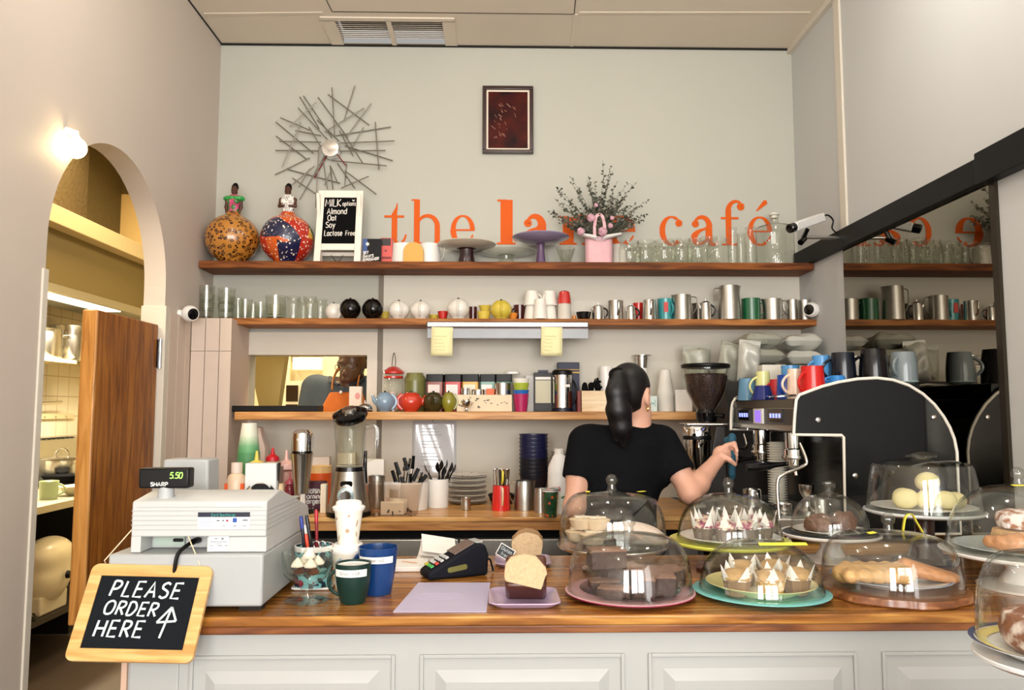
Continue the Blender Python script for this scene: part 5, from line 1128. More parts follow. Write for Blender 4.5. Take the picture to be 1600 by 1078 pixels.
# empty cake stands on the top shelf
def stand2(label, px, Y, W_, H_, top, foot, foot_w, gl=False, ft=.6):
    p = sp(px, Z1, Y); r = W_/2*U1; h = H_*U1; t = thing('cake_stand', label, 'cake stand', p)
    obj('stand_plate', MB().lathe([(0, h*.72), (r*.5, h*.76), (r*.97, h*.93), (r, h*.97), (r*.98, h), (r*.5, h*.9), (0, h*.88)], 44), top, t)
    fw_ = foot_w/2*U1; obj('pedestal', MB().lathe([(0, 0), (fw_, 0), (fw_*.98, .004), (fw_*ft, h*.45), (fw_*ft*1.05, h*.7), (fw_*ft*1.5, h*.76), (0, h*.76)], 28), foot, t); return t
stand2('cake stand with a cream plate and dark brown foot on the top shelf', 729, 3.865, 92, 32, mat('cfc6b4', .25, coat=.5, name='cream_stand'), mat('2e1216', .3, coat=.3), 28, ft=.8)
stand2('clear glass cake stand between the brown-footed and purple stands', 791, 3.90, 94, 21, GLJ, GLJ, 34)
stand2('purple cake stand on a slender foot beside the dried flowers', 845, 3.85, 90, 43, mat('8d84a0', .2, coat=.6, name='lilac_stand'), mat('5a3f62', .2, coat=.6, name='purple_foot'), 16, ft=.75)
tumbler('cut glass bowl beside the purple cake stand', sp(884, Z1, 3.86), 7*U1, 15*U1, 26*U1, name='glass_bowl')
# pink bag of dried flowers
p = sp(936, Z1, 3.85); t = thing('flower_bag', 'pink gift bag of dried flowers on the top shelf', 'bouquet', p)
PK = mat('e3b3b8', .75, 0, .1, 30, name='pink_felt'); w_ = 21*U1; h_ = 42*U1
m = MB().grid(lambda a, b: ((w_*(1+.02*b))*math.cos(2*PI*a)*(1+.03*math.sin(10*PI*a)), .03*math.sin(2*PI*a)*(1+.05*math.sin(14*PI*a)), h_*b), 40, 6, True); obj('bag', m, PK, t)
bp = bpy.data.objects[0]
hp = smooth([(-.022, -.034, h_*.85), (-.026, -.034, h_*1.25), (-.018, -.032, h_*1.7), (0, -.03, h_*1.82), (.018, -.032, h_*1.7), (.026, -.034, h_*1.25), (.022, -.034, h_*.85)], 5)
obj('bag_handle', MB().tube(hp, .0045, 6, flat=2), PK, t)
rng = random.Random(12); st_ = MB(); lf = MB(); tips = []
for i in range(84):
    a = rng.uniform(-1.3, 1.3); L = rng.uniform(.16, .42)*(1-.28*abs(a)); b = rng.uniform(-.5, .45)
    q = [(.02*math.sin(a), .0, h_*.8)]
    for k_ in range(1, 6):
        f = k_/5; q.append((L*f*math.sin(a*(.55+.45*f))+rng.uniform(-.008, .008), L*f*b*.35-.012, h_*.8+L*f*math.cos(a*.85)+rng.uniform(-.006, .006)))
    q = [(x, min(y, .128), z) for x, y, z in q]
    st_.tube(q, [.0016, .0014, .0013, .0011, .0009, .0007], 4, False)
    for k_ in range(int(14+L*70)):
        f = rng.uniform(.3, 1); j = min(4, int(f*5)); A_, B_ = Vector(q[j]), Vector(q[j+1]); c_ = A_.lerp(B_, f*5-j)
        lf.at(c_, (rng.uniform(0, 6), rng.uniform(0, 6), rng.uniform(0, 6))); s_ = rng.uniform(.010, .026)*(1.15-.5*f)
        lf.add([(0, 0, 0), (s_*.35, s_*.5, .001), (0, s_*1.2, 0), (-s_*.35, s_*.5, .001)], [(0, 1, 2, 3)])
    tips.append(q[-1])
obj('stems', st_, mat('6a6250', .8), t)
o = obj('foliage', lf, pattern('dry_leaf', '', [(.3, '23271f'), (.48, '464c40'), (.6, '686456'), (.8, '9a9886')], 30, 'NOISE', rough=.8, coat=0), t, flat=True); o['kind'] = 'stuff'
for x, z, s_ in ((-.045, .205, .022), (-.098, .135, .021), (.012, .135, .024), (.052, .165, .014), (-.02, .27, .012), (.06, .205, .012)):
    f = Field((-.04, -.04, -.04), (.04, .04, .04), .004)
    for i in range(7): f.ell((.5*s_*math.cos(i*.9), .3*s_*math.sin(i*1.7), .5*s_*math.sin(i*.9)), (s_*.5, s_*.42, s_*.5), k=.003)
    obj('pink_rose', f.mesh(), mat('c79aa6', .7, 0, .2, 60, bump=.3, name='dusky_rose'), t, (x, -.06, z+.02))
m = MB()
for sg_ in (-1, 1):
    m.grid(lambda a, b: (sg_*(.02+.09*a), -.035-.02*math.sin(PI*b)+.01*a, h_*.95+.02*a+.028*(b-.5)*(1-.3*a)), 8, 6)
o = obj('wrap_paper', m, PAPER, t); o.modifiers.new('s', 'SOLIDIFY').thickness = .001
obj('ribbon_bow', MB().tube(smooth([(0, -.038, h_*.9), (-.018, -.045, h_*.98), (-.015, -.045, h_*.8), (0, -.04, h_*.9), (.018, -.045, h_*.98), (.012, -.046, h_*.8), (0, -.04, h_*.9)], 5), .003, 6, flat=.5), mat('e8e2ea', .4), t)
# jars on the top shelf (front row with handles, back row plain), then bottles and the demijohn
for px, Y, s_ in ((968, 3.93, 'white ribbed jug right behind the pink flower bag'),): jug('milk_jug', s_, sp(px, Z1, Y), 13*U1, 11*U1, 36*U1, mat('d8d2c8', .3, coat=.3), PI)
jd = [(984, 3.85, 17, 36, 1, 'handled drinking jar nearest the pink flower bag'), (1010, 3.85, 16, 37, 1, 'second handled drinking jar from the pink flower bag'), (1039, 3.85, 17, 38, 1, 'third handled drinking jar from the pink flower bag'), (1066, 3.86, 16, 40, 1, 'fourth handled drinking jar from the pink flower bag'),
      (1092, 3.85, 17.5, 42, 1, 'fifth handled drinking jar, just before the tall bottles'), (1122, 3.85, 17, 41, 1, 'handled drinking jar standing before the tall narrow bottles'),
      (997, 3.95, 15, 37, 0, 'plain jar behind the first two handled jars'), (1025, 3.95, 15, 38, 0, 'plain jar behind the second and third handled jars'), (1053, 3.95, 15, 45, 0, 'taller plain jar behind the third and fourth handled jars'), (1080, 3.95, 15, 44, 0, 'taller plain jar behind the fifth handled jar'),
      (1108, 3.95, 16, 49, 0, 'wide-necked tall jar behind the last handled jars')]
for px, Y, r_, h_, hd_, s_ in jd:
    jar(s_, sp(px, Z1, Y), r_*mp(Y, SH1), h_*mp(Y, SH1), .82, .022, 'glass jars on the top shelf', hd_, -PI/2+.9)
def bottle(s_, px, Y, w_, h_): single('glass_bottle', s_, 'bottle', MB().lathe([(0, 0), (w_*U1, 0), (w_*U1, h_*U1*.72), (w_*.75*U1, h_*U1*.8), (w_*.7*U1, h_*U1*.95), (w_*.85*U1, h_*U1*.96), (w_*.85*U1, h_*U1), (w_*.65*U1, h_*U1)], 22), GLJ, sp(px, Z1, Y), 0, 'tall bottles on the top shelf')
bottle('tall clear bottle, first after the handled jars', 1146, 3.87, 8, 60); bottle('slightly shorter clear bottle between the two tall ones', 1159, 3.93, 8, 55); bottle('tall clear bottle closest to the big demijohn', 1174, 3.86, 9.5, 60)
p = sp(1212, Z1, 3.90); t = thing('demijohn', 'big square-shouldered glass bottle with a stopper at the shelf end', 'bottle', p); r = 29*U1
obj('glass_body', MB().lathe([(0, 0), (r, 0), (r*1.02, .01), (r*1.0, 58*U1), (r*.96, 63*U1), (r*.3, 69*U1), (r*.22, 72*U1), (r*.22, 82*U1), (r*.27, 83*U1)], 36), GLJ, t)
obj('stopper', MB().at((0, 0, 78*U1)).lathe([(0, 0), (r*.2, 0), (r*.2, 4*U1), (r*.28, 5*U1), (r*.28, 8*U1), (0, 8.5*U1)], 20), mat('d8d4c8', .2, coat=.5), t)
# security camera on an arm at the rail end
q = PX(1320, 372, RX-.0)
q = Vector((RX-.001, q.y, q.z)); t = thing('security_camera', 'white box security camera on a steel wall arm by the rail', 'camera', q)
obj('wall_plate', MB().at((0, 0, 0), (0, -PI/2, 0)).lathe([(0, 0), (.045, 0), (.045, .006), (.02, .012), (0, .012)], 26), STEEL, t)
e = P(1260, 371, q.y-.02)-q; obj('arm', MB().tube([(-.008, 0, 0), e], .0085, 12), BRUSH, t)
jn = P(1253, 376, q.y-.03)-q; obj('swivel_clamp', MB().tube([jn+Vector((-.012, -.012, -.012)), jn+Vector((.016, .01, .014))], .014, 10).tube([jn, P(1262, 358, q.y-.03)-q], .010, 8), GBLACK, t)
hc = P(1258, 348, q.y-.03)-q; bA, bB = P(1240, 355, q.y-.10)-q, P(1283, 340, q.y+.02)-q; d = (bB-bA); rt_ = d.to_track_quat('Y', 'Z').to_euler()
cb = obj('housing', MB().bx((-.022, 0, -.02), (.022, d.length, .02)), mat('d9d8d4', .4), t, bA, rt_, bevel=.005)
obj('lens_barrel', MB().at((0, .0, 0), (PI/2, 0, 0)).lathe([(0, .0), (.021, 0), (.021, .03), (.017, .034), (0, .026)], 22), GBLACK, cb)
obj('rating_plate', MB().bx((-.0228, d.length*.45, -.012), (-.022, d.length*.9, .012)), GREYD, cb)
obj('cable', MB().tube(smooth([bB, bB+Vector((.03, .0, .012)), bB+Vector((.06, .01, -.01)), bB+Vector((.055, .01, -.05)), Vector((-.02, 0, .012))], 6), .004, 6), BLACK, t)
# ------------------------------------------------------------------ middle shelf
U2 = mp(3.86, SH2)
def s2(px, Y=3.86): return sp(px, Z2, Y)
def gstack(pxs, Y, n, w_, h_, who):
    for i in range(n):
        tumbler('%s glass of the %s' % (['bottom', 'middle', 'top'][i if n == 3 else i*2], who), s2(pxs, Y)+Vector((0, 0, i*h_*U2*.52)), w_*.42*U2, w_*.5*U2, h_*U2, 'stacked glasses on the middle shelf')
gstack(322, 3.84, 3, 24, 25, 'tall stack by the wall, next to the ball camera'); gstack(353, 3.84, 3, 26, 23, 'second stack from the wall on the middle shelf')
for i, (px, Y, w_, h_, s_) in enumerate(((372, 3.93, 24, 35, 'tall glass behind the second stack of glasses'), (383, 3.84, 22, 30, 'flared glass next to the stacked glasses'), (395, 3.93, 22, 26, 'plain glass behind the flared glass'), (407, 3.85, 20, 26, 'small glass before the wide glass'))): tumbler(s_, s2(px, Y), w_*.4*U2, w_*.5*U2, h_*U2, None)
tumbler('wide glass stacked in another beside the mason jars', s2(430)+Vector((0, 0, .012)), 13*U2, 15.5*U2, 33*U2); tumbler('lower wide glass holding another, beside the mason jars', s2(430), 15*U2, 17*U2, 22*U2)
for px, Y, s_ in ((458, 3.84, 'mason jar beside the wide stacked glasses'), (484, 3.84, 'mason jar nearest the white round pot'), (473, 3.93, 'mason jar behind and between the front two'), (500, 3.93, 'mason jar behind, next to the white round pot')):
    jar(s_, s2(px, Y), 12*U2, 35*U2, .8, .018, 'mason jars on the middle shelf')
POTW = mat('e9e4da', .22, 0, .01, 10, coat=.6, name='pot_white'); POTB = mat('0b0908', .16, coat=.4, spec=.3, name='pot_black'); POTY = mat('d9c24a', .25, coat=.5, name='pot_yellow'); MAR = mat('4a1a18', .2, coat=.6, name='maroon_glaze')
g = 'round pots on the middle shelf'
for px, Y, w_, h_, m, an, s_ in ((521, 3.89, 27, 27, POTW, -.6, 'white round pot half behind the first black pot'), (547, 3.83, 34, 31, POTB, -PI/2, 'black round pot beside the half-hidden white one'), (582, 3.83, 34, 31, POTB, -PI/2, 'black round pot nearer the shelf middle'),
                              (623, 3.83, 34, 28, POTW, -PI/2+.3, 'white round pot next after the black pots'), (657, 3.83, 33, 28, POTW, -PI/2, 'white round pot second after the black pots'), (716, 3.82, 36, 31, POTW, -PI/2, 'large white round pot over the ticket rail'), (783, 3.82, 34, 29, POTY, -PI/2, 'yellow round pot over the ticket rail')):
    teapot('round_pot', s_, s2(px, Y), w_/2*U2*.96, h_*U2, m, an, g, spout=False, lid=POTB)
RED = mat('c2261f', .25, coat=.5, name='red_glaze'); YEL = mat('dcc24e', .3, coat=.4, name='yellow_glaze'); ORA = mat('e28a2a', .3, coat=.4, name='orange_glaze')
for px, Y, rb, rt, h_, m, s_ in ((601, 3.93, 5, 8, 15, YEL, 'small yellow cup behind the second black pot'), (678, 3.93, 6, 9, 10, YEL, 'small yellow cup behind the red one'), (692, 3.86, 6, 8.5, 13, RED, 'small red cup before the large white pot'), (756, 3.84, 8, 11, 12, YEL, 'lower yellow cup of the nested yellow pair'), (801, 3.87, 5, 8, 11, ORA, 'small orange cup peeking behind the yellow pot')):
    mug('espresso_cup', s_, s2(px, Y), rb*U2, rt*U2, h_*U2, m, 1.2, cat='cup', out=.012, hw=.0028)
mug('coffee_mug', 'maroon mug between the large white pot and yellow cups', s2(739, 3.9), 6*U2, 6.5*U2, 22*U2, MAR, PI/2, out=.014)
mug('espresso_cup', 'tilted yellow cup lying on the lower yellow cup', s2(758, 3.88)+Vector((0, 0, 12*U2)), 6*U2, 10*U2, 12*U2, YEL, -.3, cat='cup', out=.012, hw=.0028, tilt=.12)
mug('coffee_mug', 'maroon mug behind the yellow pot and white mugs', s2(812, 3.93), 8*U2, 10*U2, 26*U2, MAR, PI, out=.014)
for px, Y, n, s_ in ((831, 3.87, 2, 'stack next to the maroon mug'), (858, 3.87, 2, 'stack next to the red shaker')):
    for i in range(n):
        mug('coffee_mug', '%s white mug upside down in the %s' % (['lower', 'upper'][i], s_), s2(px, Y)+Vector((0, 0, i*23*U2)), 9.5*U2, 13*U2, 23*U2, POTW, [PI*.0, -2.2][px > 850], True, 'white mugs stacked upside down', out=.016)
mug('coffee_mug', 'white mug with handle forward between the white stacks', s2(844, 3.815), 8.5*U2, 12*U2, 31*U2, POTW, PI/2, True, out=.014)
t = thing('sugar_shaker', 'glass shaker with a red dome cap on the middle shelf', 'shaker', s2(882, 3.85)); obj('glass_body', MB().lathe([(0, 0), (11*U2, 0), (10*U2, 26*U2), (0, 26*U2)], 26), mat('cfc8bc', .15, coat=.5, name='frosted_glass'), t); obj('cap', MB().lathe([(10.6*U2, 25*U2), (10*U2, 34*U2), (8*U2, 44*U2), (4*U2, 46*U2), (0, 46.5*U2)], 26), RED, t)
single('small_bowl', 'low black bowl beside the red shaker', 'bowl', MB().lathe(cup_prof(9*U2, 12*U2, 12*U2, .003), 26), POTB, s2(912, 3.85)); single('pot_knob', 'tiny orange stopper beside the red shaker', 'stopper', MB().lathe([(0, 0), (3*U2, 0), (3*U2, 7*U2), (0, 9*U2)], 14), ORA, s2(897, 3.87))
def spot(label, px, Y, w_, h_, an=0):
    t = thing('steel_pot', label, 'pot', s2(px, Y), an); r = w_/2*U2; h = h_*U2
    obj('body', MB().lathe([(0, 0), (r, 0), (r*1.02, h*.45), (r*.85, h*.75), (r*.85, h*.8), (0, h*.8)], 28), STEEL, t); obj('lid', MB().lathe([(r*.87, h*.8), (r*.5, h*.88), (r*.1, h*.9), (r*.12, h), (0, h)], 22), STEEL, t)
    obj('handle', MB().tube(handle_pts(r*.9, h*.72, h*.15, .02), .003, 6, flat=1.6), GBLACK, t); obj('spout', MB().tube([(-r*.8, 0, h*.5), (-r*1.2, 0, h*.75)], [.007, .004], 8), STEEL, t)
spot('lidded steel teapot next to the low black bowl', 935, 3.84, 19, 26); spot('small lidded steel teapot before the red cup', 986, 3.83, 15, 25); spot('lidded steel teapot before the biggest jug', 1103, 3.83, 18, 33)
g = 'steel milk jugs on the middle shelf'
for px, Y, wt, wb, h_, an, s_ in ((962, 3.85, 24, 23, 30, PI/2+.1, 'steel jug with a strap handle forward beside the lidded pot'), (1015, 3.84, 20, 22, 31, PI/2-.05, 'steel jug handle forward beside the teal cup'), (1066, 3.84, 28, 29, 39, PI, 'medium steel jug beside the teal cup, handle toward the big jug'),
                                (1140, 3.83, 31, 34, 53, 0, 'tallest steel jug on the middle shelf'), (1207, 3.84, 29, 28, 33, PI, 'wide steel jug beside the green cup'), (1239, 3.84, 16, 16, 32, .3, 'narrow steel jug beside the wide one'), (1258, 3.88, 22, 20, 33, PI*.8, 'steel jug behind the ball camera at the shelf end')):
    jug('steel_jug', s_, s2(px, Y), wb/2*U2, wt/2*U2, h_*U2, BRUSH if px != 1015 else STEEL, an, g)
jug('steel_jug', 'dark steel jug half hidden behind the small lidded pot', s2(1092, 3.93), 9*U2, 9*U2, 30*U2, DSTEEL, PI, g)
mug('measuring_cup', 'red cup behind the small lidded steel pot', s2(998, 3.93), 6*U2, 9*U2, 30*U2, RED, 0, cat='cup', handle=False)
t = mug('enamel_cup', 'teal cup with a red tag on the middle shelf', s2(1040, 3.87), 11*U2, 13*U2, 34*U2, mat('2f8f92', .3, coat=.4), -PI/2+.5, cat='cup', out=.02); obj('red_tag', MB().box((-.006, -12.6*U2, 20*U2), (.022, .003, .05)), RED, t).rotation_euler.z = PI/2-.5
mug('enamel_cup', 'green cup with a wire handle beside the tallest jug', s2(1174, 3.85), 14*U2, 14.5*U2, 34*U2, mat('0f5a34', .3, coat=.4), -.15, cat='cup', out=.022, hw=.003)
# steel ticket rail with two yellow notes
a, b = P(667, 503, 3.785), P(919, 503, 3.785); zc = P(800, 514, 3.785).z
TRL = mat('6f6f6e', .25, 1, .1, 12); TRL2 = mat('606060', .35, 1, .1, 12); t = thing('ticket_rail', 'polished steel order rail clipped to the middle shelf edge', 'rail', ((a.x+b.x)/2, 3.787, zc)); w_ = (b.x-a.x)/2
z_t, z_m, z_b = P(800, 503, 3.785).z-zc, P(800, 512, 3.785).z-zc, P(800, 529, 3.785).z-zc
obj('top_bar', MB().bx((-w_, -.016, z_m), (w_, -.001, z_t)), TRL, t, bevel=.004); obj('lower_plate', MB().bx((-w_+.002, -.009, z_b), (w_-.001, -.003, z_m+.004)), TRL2, t, bevel=.001); obj('dark_groove', MB().bx((-w_+.004, -.0105, z_m-.006), (w_-.004, -.009, z_m+.001)), mat('5a2f24', .4), t)
NOTE = mat('efe9b4', .8, 0, .02, 20, name='pale_yellow_paper')
for x0, x1, s_ in ((673, 707, 'yellow order note hanging from the steel rail, above the tea tins'), (845, 878, 'yellow order note hanging from the steel rail, near the woman')):
    A_, B_ = P(x0, 556, 3.77), P(x1, 511, 3.77); t = thing('order_note', s_, 'note', ((A_.x+B_.x)/2, 3.771, A_.z), rot=(0, .02, 0)); w_ = (B_.x-A_.x)/2; h_ = B_.z-A_.z
    obj('paper', MB().grid(lambda a, b: ((2*a-1)*w_, -.006*math.sin(PI*(1-b))*(1-b)-.001*0, b*h_), 4, 8), NOTE, t).modifiers.new('s', 'SOLIDIFY').thickness = .0008
    m = MB(); rng = random.Random(x0)
    for i in range(5):
        z = h_*(.2+.12*i); m.at((0, -.0065, 0)).ribbon([(-w_*.7+j*w_*.14, z+rng.uniform(-.002, .002)) for j in range(int(rng.uniform(6, 10)))], .0012)
    obj('pencil_lines', m, mat('b5ae86', .8), t, flat=True)
# ball cameras
def ballcam(label, p, nd):
    t = thing('ball_camera', label, 'camera', p); q = Vector(nd).normalized().to_track_quat('Z', 'Y').to_euler(); r = .038
    b = obj('camera_body', MB().lathe([(0, -r)]+[(r*math.cos(math.radians(a)), r*1.05*math.sin(math.radians(a))) for a in range(-80, 38, 9)]+[(r*.78, r*.72), (0, r*.72)], 30), WPLAS, t, rot=q); obj('lens_face', MB().lathe([(0, r*.725), (r*.7, r*.725), (r*.6, r*.76), (0, r*.78)], 26), GBLACK, b)
    return t
q = PX(284, 490, LX); t = ballcam('white ball camera on the side wall beside the stacked glasses', P(297, 490, 3.58), (.75, -.6, -.15)); o_ = t.location
obj('mount', MB().tube([Vector((LX+.001, 3.58, o_.z))-o_, Vector((-.03, .0, 0))], [.02, .014], 14), WPLAS, t)
t = ballcam('white ball camera at the mirror end of the middle shelf', P(1268, 484, 3.78), (-.75, -.65, -.05)); o_ = t.location
obj('mount', MB().tube([Vector((RX-.001, 3.80, o_.z+.0))-o_, Vector((.03, .0, 0))], [.02, .012], 14), WPLAS, t)
# ------------------------------------------------------------------ low shelf
U3 = mp(3.83, SH3)
def s3(px, Y=3.83): return sp(px, Z3, Y)
single('serving_slab', 'long black slab lying along the pass-through sill', 'slab', MB().bx((-(500-370)/2*U3, -.06, 0), ((500-370)/2*U3, .06, 9*U3)), mat('0b0807', .45, spec=.2), s3(435, 3.80), bevel=.003)
t = thing('service_bell', 'chrome desk bell at the pass-through end of the low shelf', 'bell', s3(570, 3.77)); r = 12*U3
obj('base', MB().lathe([(0, 0), (r*1.05, 0), (r*1.0, .006), (r*.3, .009), (0, .009)], 26), BLACK, t); obj('dome', MB().lathe([(r, .010)]+[(r*math.cos(math.radians(a)), .010+r*.85*math.sin(math.radians(a))) for a in range(10, 90, 10)]+[(0, .01+r*.85)], 26), CHROME, t); obj('plunger', MB().at((0, 0, .01+r*.84)).lathe([(0, 0), (.0025, 0), (.0025, .008), (.005, .009), (.004, .013), (0, .014)], 12), CHROME, t)
for px, Y, w_, h_, c_, an, s_, g_ in ((601, 3.78, 29, 30, '7f98ad', 0, 'dusty blue round teapot beside the service bell', 1), (642, 3.79, 36, 30, 'c93a24', PI, 'red round teapot on the low shelf', 1), (677, 3.80, 33, 30, '3a3418', PI/2, 'dark olive round teapot next to the red one', 1), (701, 3.78, 22, 30, '8a8428', 0, 'mustard olive teapot before the animal print box', 1)):
    teapot('teapot', s_, s3(px, Y), w_/2*U3, h_*U3, mat(c_, .25, coat=.5), an, 'coloured teapots on the low shelf', spout=px != 701, lid=GBLACK)
t = thing('treat_jar', 'glass jar with a red cap, wire loop and pale balls inside', 'jar', s3(614, 3.92)); u = mp(3.92, SH3); r = 15*u
obj('glass_body', MB().lathe([(0, 0), (r, 0), (r, 58*u), (r*.9, 60*u)], 26), GLJ, t); obj('cap', MB().lathe([(r*1.12, 59*u), (r*1.1, 62*u), (r*.5, 69*u), (0, 71*u)], 26), mat('c22a1e', .3, coat=.3), t); obj('wire_loop', MB().tube(smooth([(-.008, 0, 69*u), (-.006, 0, 80*u), (.002, 0, 92*u), (.010, 0, 80*u), (.008, 0, 69*u)], 5), .002, 6), DSTEEL, t)
obj('red_band', MB().lathe([(r*1.02, 52*u), (r*1.03, 54*u), (r*1.02, 55*u)], 26), RED, t)
for i, (dx, dy, dz) in enumerate(((-.02, -.015, .001), (.02, -.012, .001), (0, .02, .001), (-.012, .0, .036), (.018, .006, .034), (.0, -.02, .032), (-.005, .0, .066))):
    single('treat_ball', 'pale pink ball heaped inside the red-capped glass jar', 'treat', MB().lathe([(0, 0)]+[(.019*math.cos(math.radians(a)), .019+.019*math.sin(math.radians(a))) for a in range(-75, 90, 15)]+[(0, .038)], 14), mat('ead0c4', .7), s3(614, 3.92)+Vector((dx, dy, dz)), 0, 'balls in the red-capped jar')
t = thing('tea_caddy', 'olive green round lidded caddy behind the red teapot', 'canister', s3(648, 3.92)); r = 16.5*u
obj('body', MB().lathe([(0, 0), (r*.98, 0), (r, 48*u), (0, 48*u)], 30), mat('6f6f3a', .35, coat=.2), t); obj('lid', MB().lathe([(r*1.02, 47*u), (r*1.02, 50*u), (r*.8, 57*u), (r*.78, 60*u), (0, 60*u)], 30), mat('77763f', .35, coat=.2), t)
for px, w_, c_, lb_, s_ in ((680, 25, '8a3a28', 'e9d8d0', 'tea tin with a brown-red side and black lid, first in the back row'), (708, 25, 'c4302a', 'f0e6e0', 'tea tin with a bright red side, second in the back row'), (735, 25, 'd9a83c', 'f2e8d0', 'tea tin with a yellow side, third in the back row'), (762, 23, '7fa89a', 'eef0ea', 'tea tin with a pale green side, fourth in the back row'), (787, 24, '3f7f63', 'e8ebe4', 'tea tin with a green side, fifth in the back row')):
    t = thing('tea_tin', s_, 'tin', s3(px, 3.93), 0, 'tea tins in the back row'); h_ = 58*u; w2 = w_/2*u
    obj('tin', MB().prism(rrect(w2, .038, .006), 0, h_*.82, 'z'), mat(c_, .35), t); obj('front_label', MB().bx((-w2*.85, -.0388, h_*.2), (w2*.6, -.038, h_*.72)), mat(lb_, .5), t); obj('lid', MB().prism(rrect(w2*1.07, .041, .006), h_*.8, h_, 'z'), BLACK, t, bevel=.002)
for px, Y, w_, h_, s_ in ((727, 3.83, 13, 10, 'small steel tin on the animal print box, nearest the mustard pot'), (747, 3.84, 20, 8, 'flat steel tin on the animal print box')):
    single('steel_tin', s_, 'tin', MB().lathe([(0, 0), (w_/2*U3, 0), (w_/2*U3, h_*U3*.7), (w_/2*U3*1.04, h_*U3*.72), (w_/2*U3, h_*U3), (0, h_*U3)], 22), STEEL, s3(px, Y)+Vector((0, 0, 26.5*U3)))
single('small_box', 'tiny orange box on the animal print box', 'box', MB().bx((-6.5*U3, -.012, 0), (6.5*U3, .012, 9*U3)), mat('d9622a', .5), s3(766, 3.83)+Vector((0, 0, 26.5*U3)), bevel=.001)
single('steel_canister', 'plain steel cup behind the tiny orange box', 'canister', MB().lathe(cup_prof(13*U3, 13*U3, 18*U3), 26), STEEL, s3(786, 3.83)+Vector((0, 0, 26.5*U3)))
p = s3(757, 3.83); t = thing('print_box', 'pale wooden box with small black animal silhouettes', 'box', p); w_ = 42.5*U3; h_ = 26*U3
obj('box_body', MB().bx((-w_, -.05, 0), (w_, .05, h_)), mat('e8d4b4', .6), t, bevel=.001)
m = MB(); rng = random.Random(8)
for i in range(22):
    x, z = rng.uniform(-w_*.92, w_*.92), rng.uniform(h_*.15, h_*.85); s_ = rng.uniform(.003, .007); m.at((x, -.0506, z), (0, rng.uniform(-.6, .6), 0)); m.prism([(-s_*1.3, 0), (s_*.6, -s_*.2), (s_*1.4, s_*.9), (s_*.7, s_*.5), (-s_*.4, s_*.6), (-s_*1.4, s_*.9)], -.0004, .0004)
    if i % 3 == 0: m.box((-s_*.6, 0, -s_*.6), (s_*.35, .0008, s_)); m.box((s_*.4, 0, -s_*.6), (s_*.35, .0008, s_))
obj('silhouettes', m, mat('15110e', .6), t, flat=True)
t = thing('egg_cup', 'chrome egg cup standing before the animal print box', 'cup', s3(729, 3.755)); obj('bowl', MB().lathe([(0, .018), (.004, .018), (.016, .024), (.0225, .038), (.0228, 16.5*U3), (.021, 16.5*U3), (.016, .03), (0, .028)], 24), CHROME, t); obj('foot', MB().lathe([(0, 0), (.013, 0), (.011, .003), (.004, .010), (.004, .019), (0, .019)], 20), CHROME, t); obj('handle', MB().tube([(.02, 0, .045), (.034, 0, .045), (.02, 0, .03)], .002, 6), CHROME, t)
SPOT_ = pattern('spotted_cup', '', [(.0, '9aa838'), (.18, 'c9b64a'), (.3, 'f0ede4'), (1, 'f0ede4')], 22)
z = 0
for rb, rt, h_, st_, m, s_ in ((9, 12.5, 27, 26, mat('b0225c', .35, coat=.3, name='magenta_melamine'), 'magenta tumbler at the bottom of the coloured stack'), (9, 12.8, 18, 11, mat('1f66b4', .35, coat=.3, name='blue_melamine'), 'blue tumbler second from the bottom of the coloured stack'), (9, 12.8, 18, 9, mat('a9b83c', .35, coat=.3, name='lime_melamine'), 'lime green tumbler third in the coloured stack'), (9, 13, 16, 9, SPOT_, 'white tumbler with green and yellow spots topping the stack')):
    mb = MB().at((0, 0, 0)).lathe(cup_prof(rb*U3, rt*U3, h_*U3, .0022), 28, (lambda a, zz: 1+.025*math.cos(10*a)*(zz < 20*U3)) if rb == 9 and h_ == 27 else None)
    o = single('melamine_tumbler', s_, 'tumbler', mb, m, s3(814, 3.79)+Vector((0, 0, z)), 0, 'coloured stacked tumblers'); z += st_*U3 if h_ == 27 else st_*U3
    if h_ == 27: z = 15*U3
t = thing('coffee_box', 'black carton with a cream label and navy cap', 'carton', s3(848, 3.90)); w_ = 14*u; h_ = 60*u
obj('carton', MB().bx((-w_, -.035, 0), (w_, .035, h_)), mat('1a1716', .5), t, bevel=.002); obj('cream_label', MB().bx((-w_*.85, -.0358, h_*.22), (w_*.85, -.035, h_*.8)), mat('c9c4a8', .5), t); obj('white_band', MB().bx((-w_*.85, -.0362, h_*.82), (w_*.85, -.035, h_*.89)), PAPER, t); obj('cap', MB().bx((-w_*.5, -.02, h_), (w_*.6, .02, h_*1.07)), mat('1a1d3a', .5), t)
single('coffee_box', 'black and white carton half behind the coloured tumblers', 'carton', MB().bx((-7*u, -.03, 0), (7*u, .03, 56*u)), mat('c9c7c4', .5), s3(828, 3.93)); 
single('porcelain_bowl', 'white bowl upside down on the tea tins', 'bowl', MB().lathe([(12*u, 0), (11*u, 3*u), (6*u, 6*u), (0, 6.5*u), (0, 4*u), (10*u, 1*u)], 24), WHITE, s3(801, 3.93)+Vector((0, 0, 58.5*u)))
t = thing('coffee_press', 'tall steel coffee press with a black lid and base', 'coffee press', s3(879, 3.83)); r = 15*U3
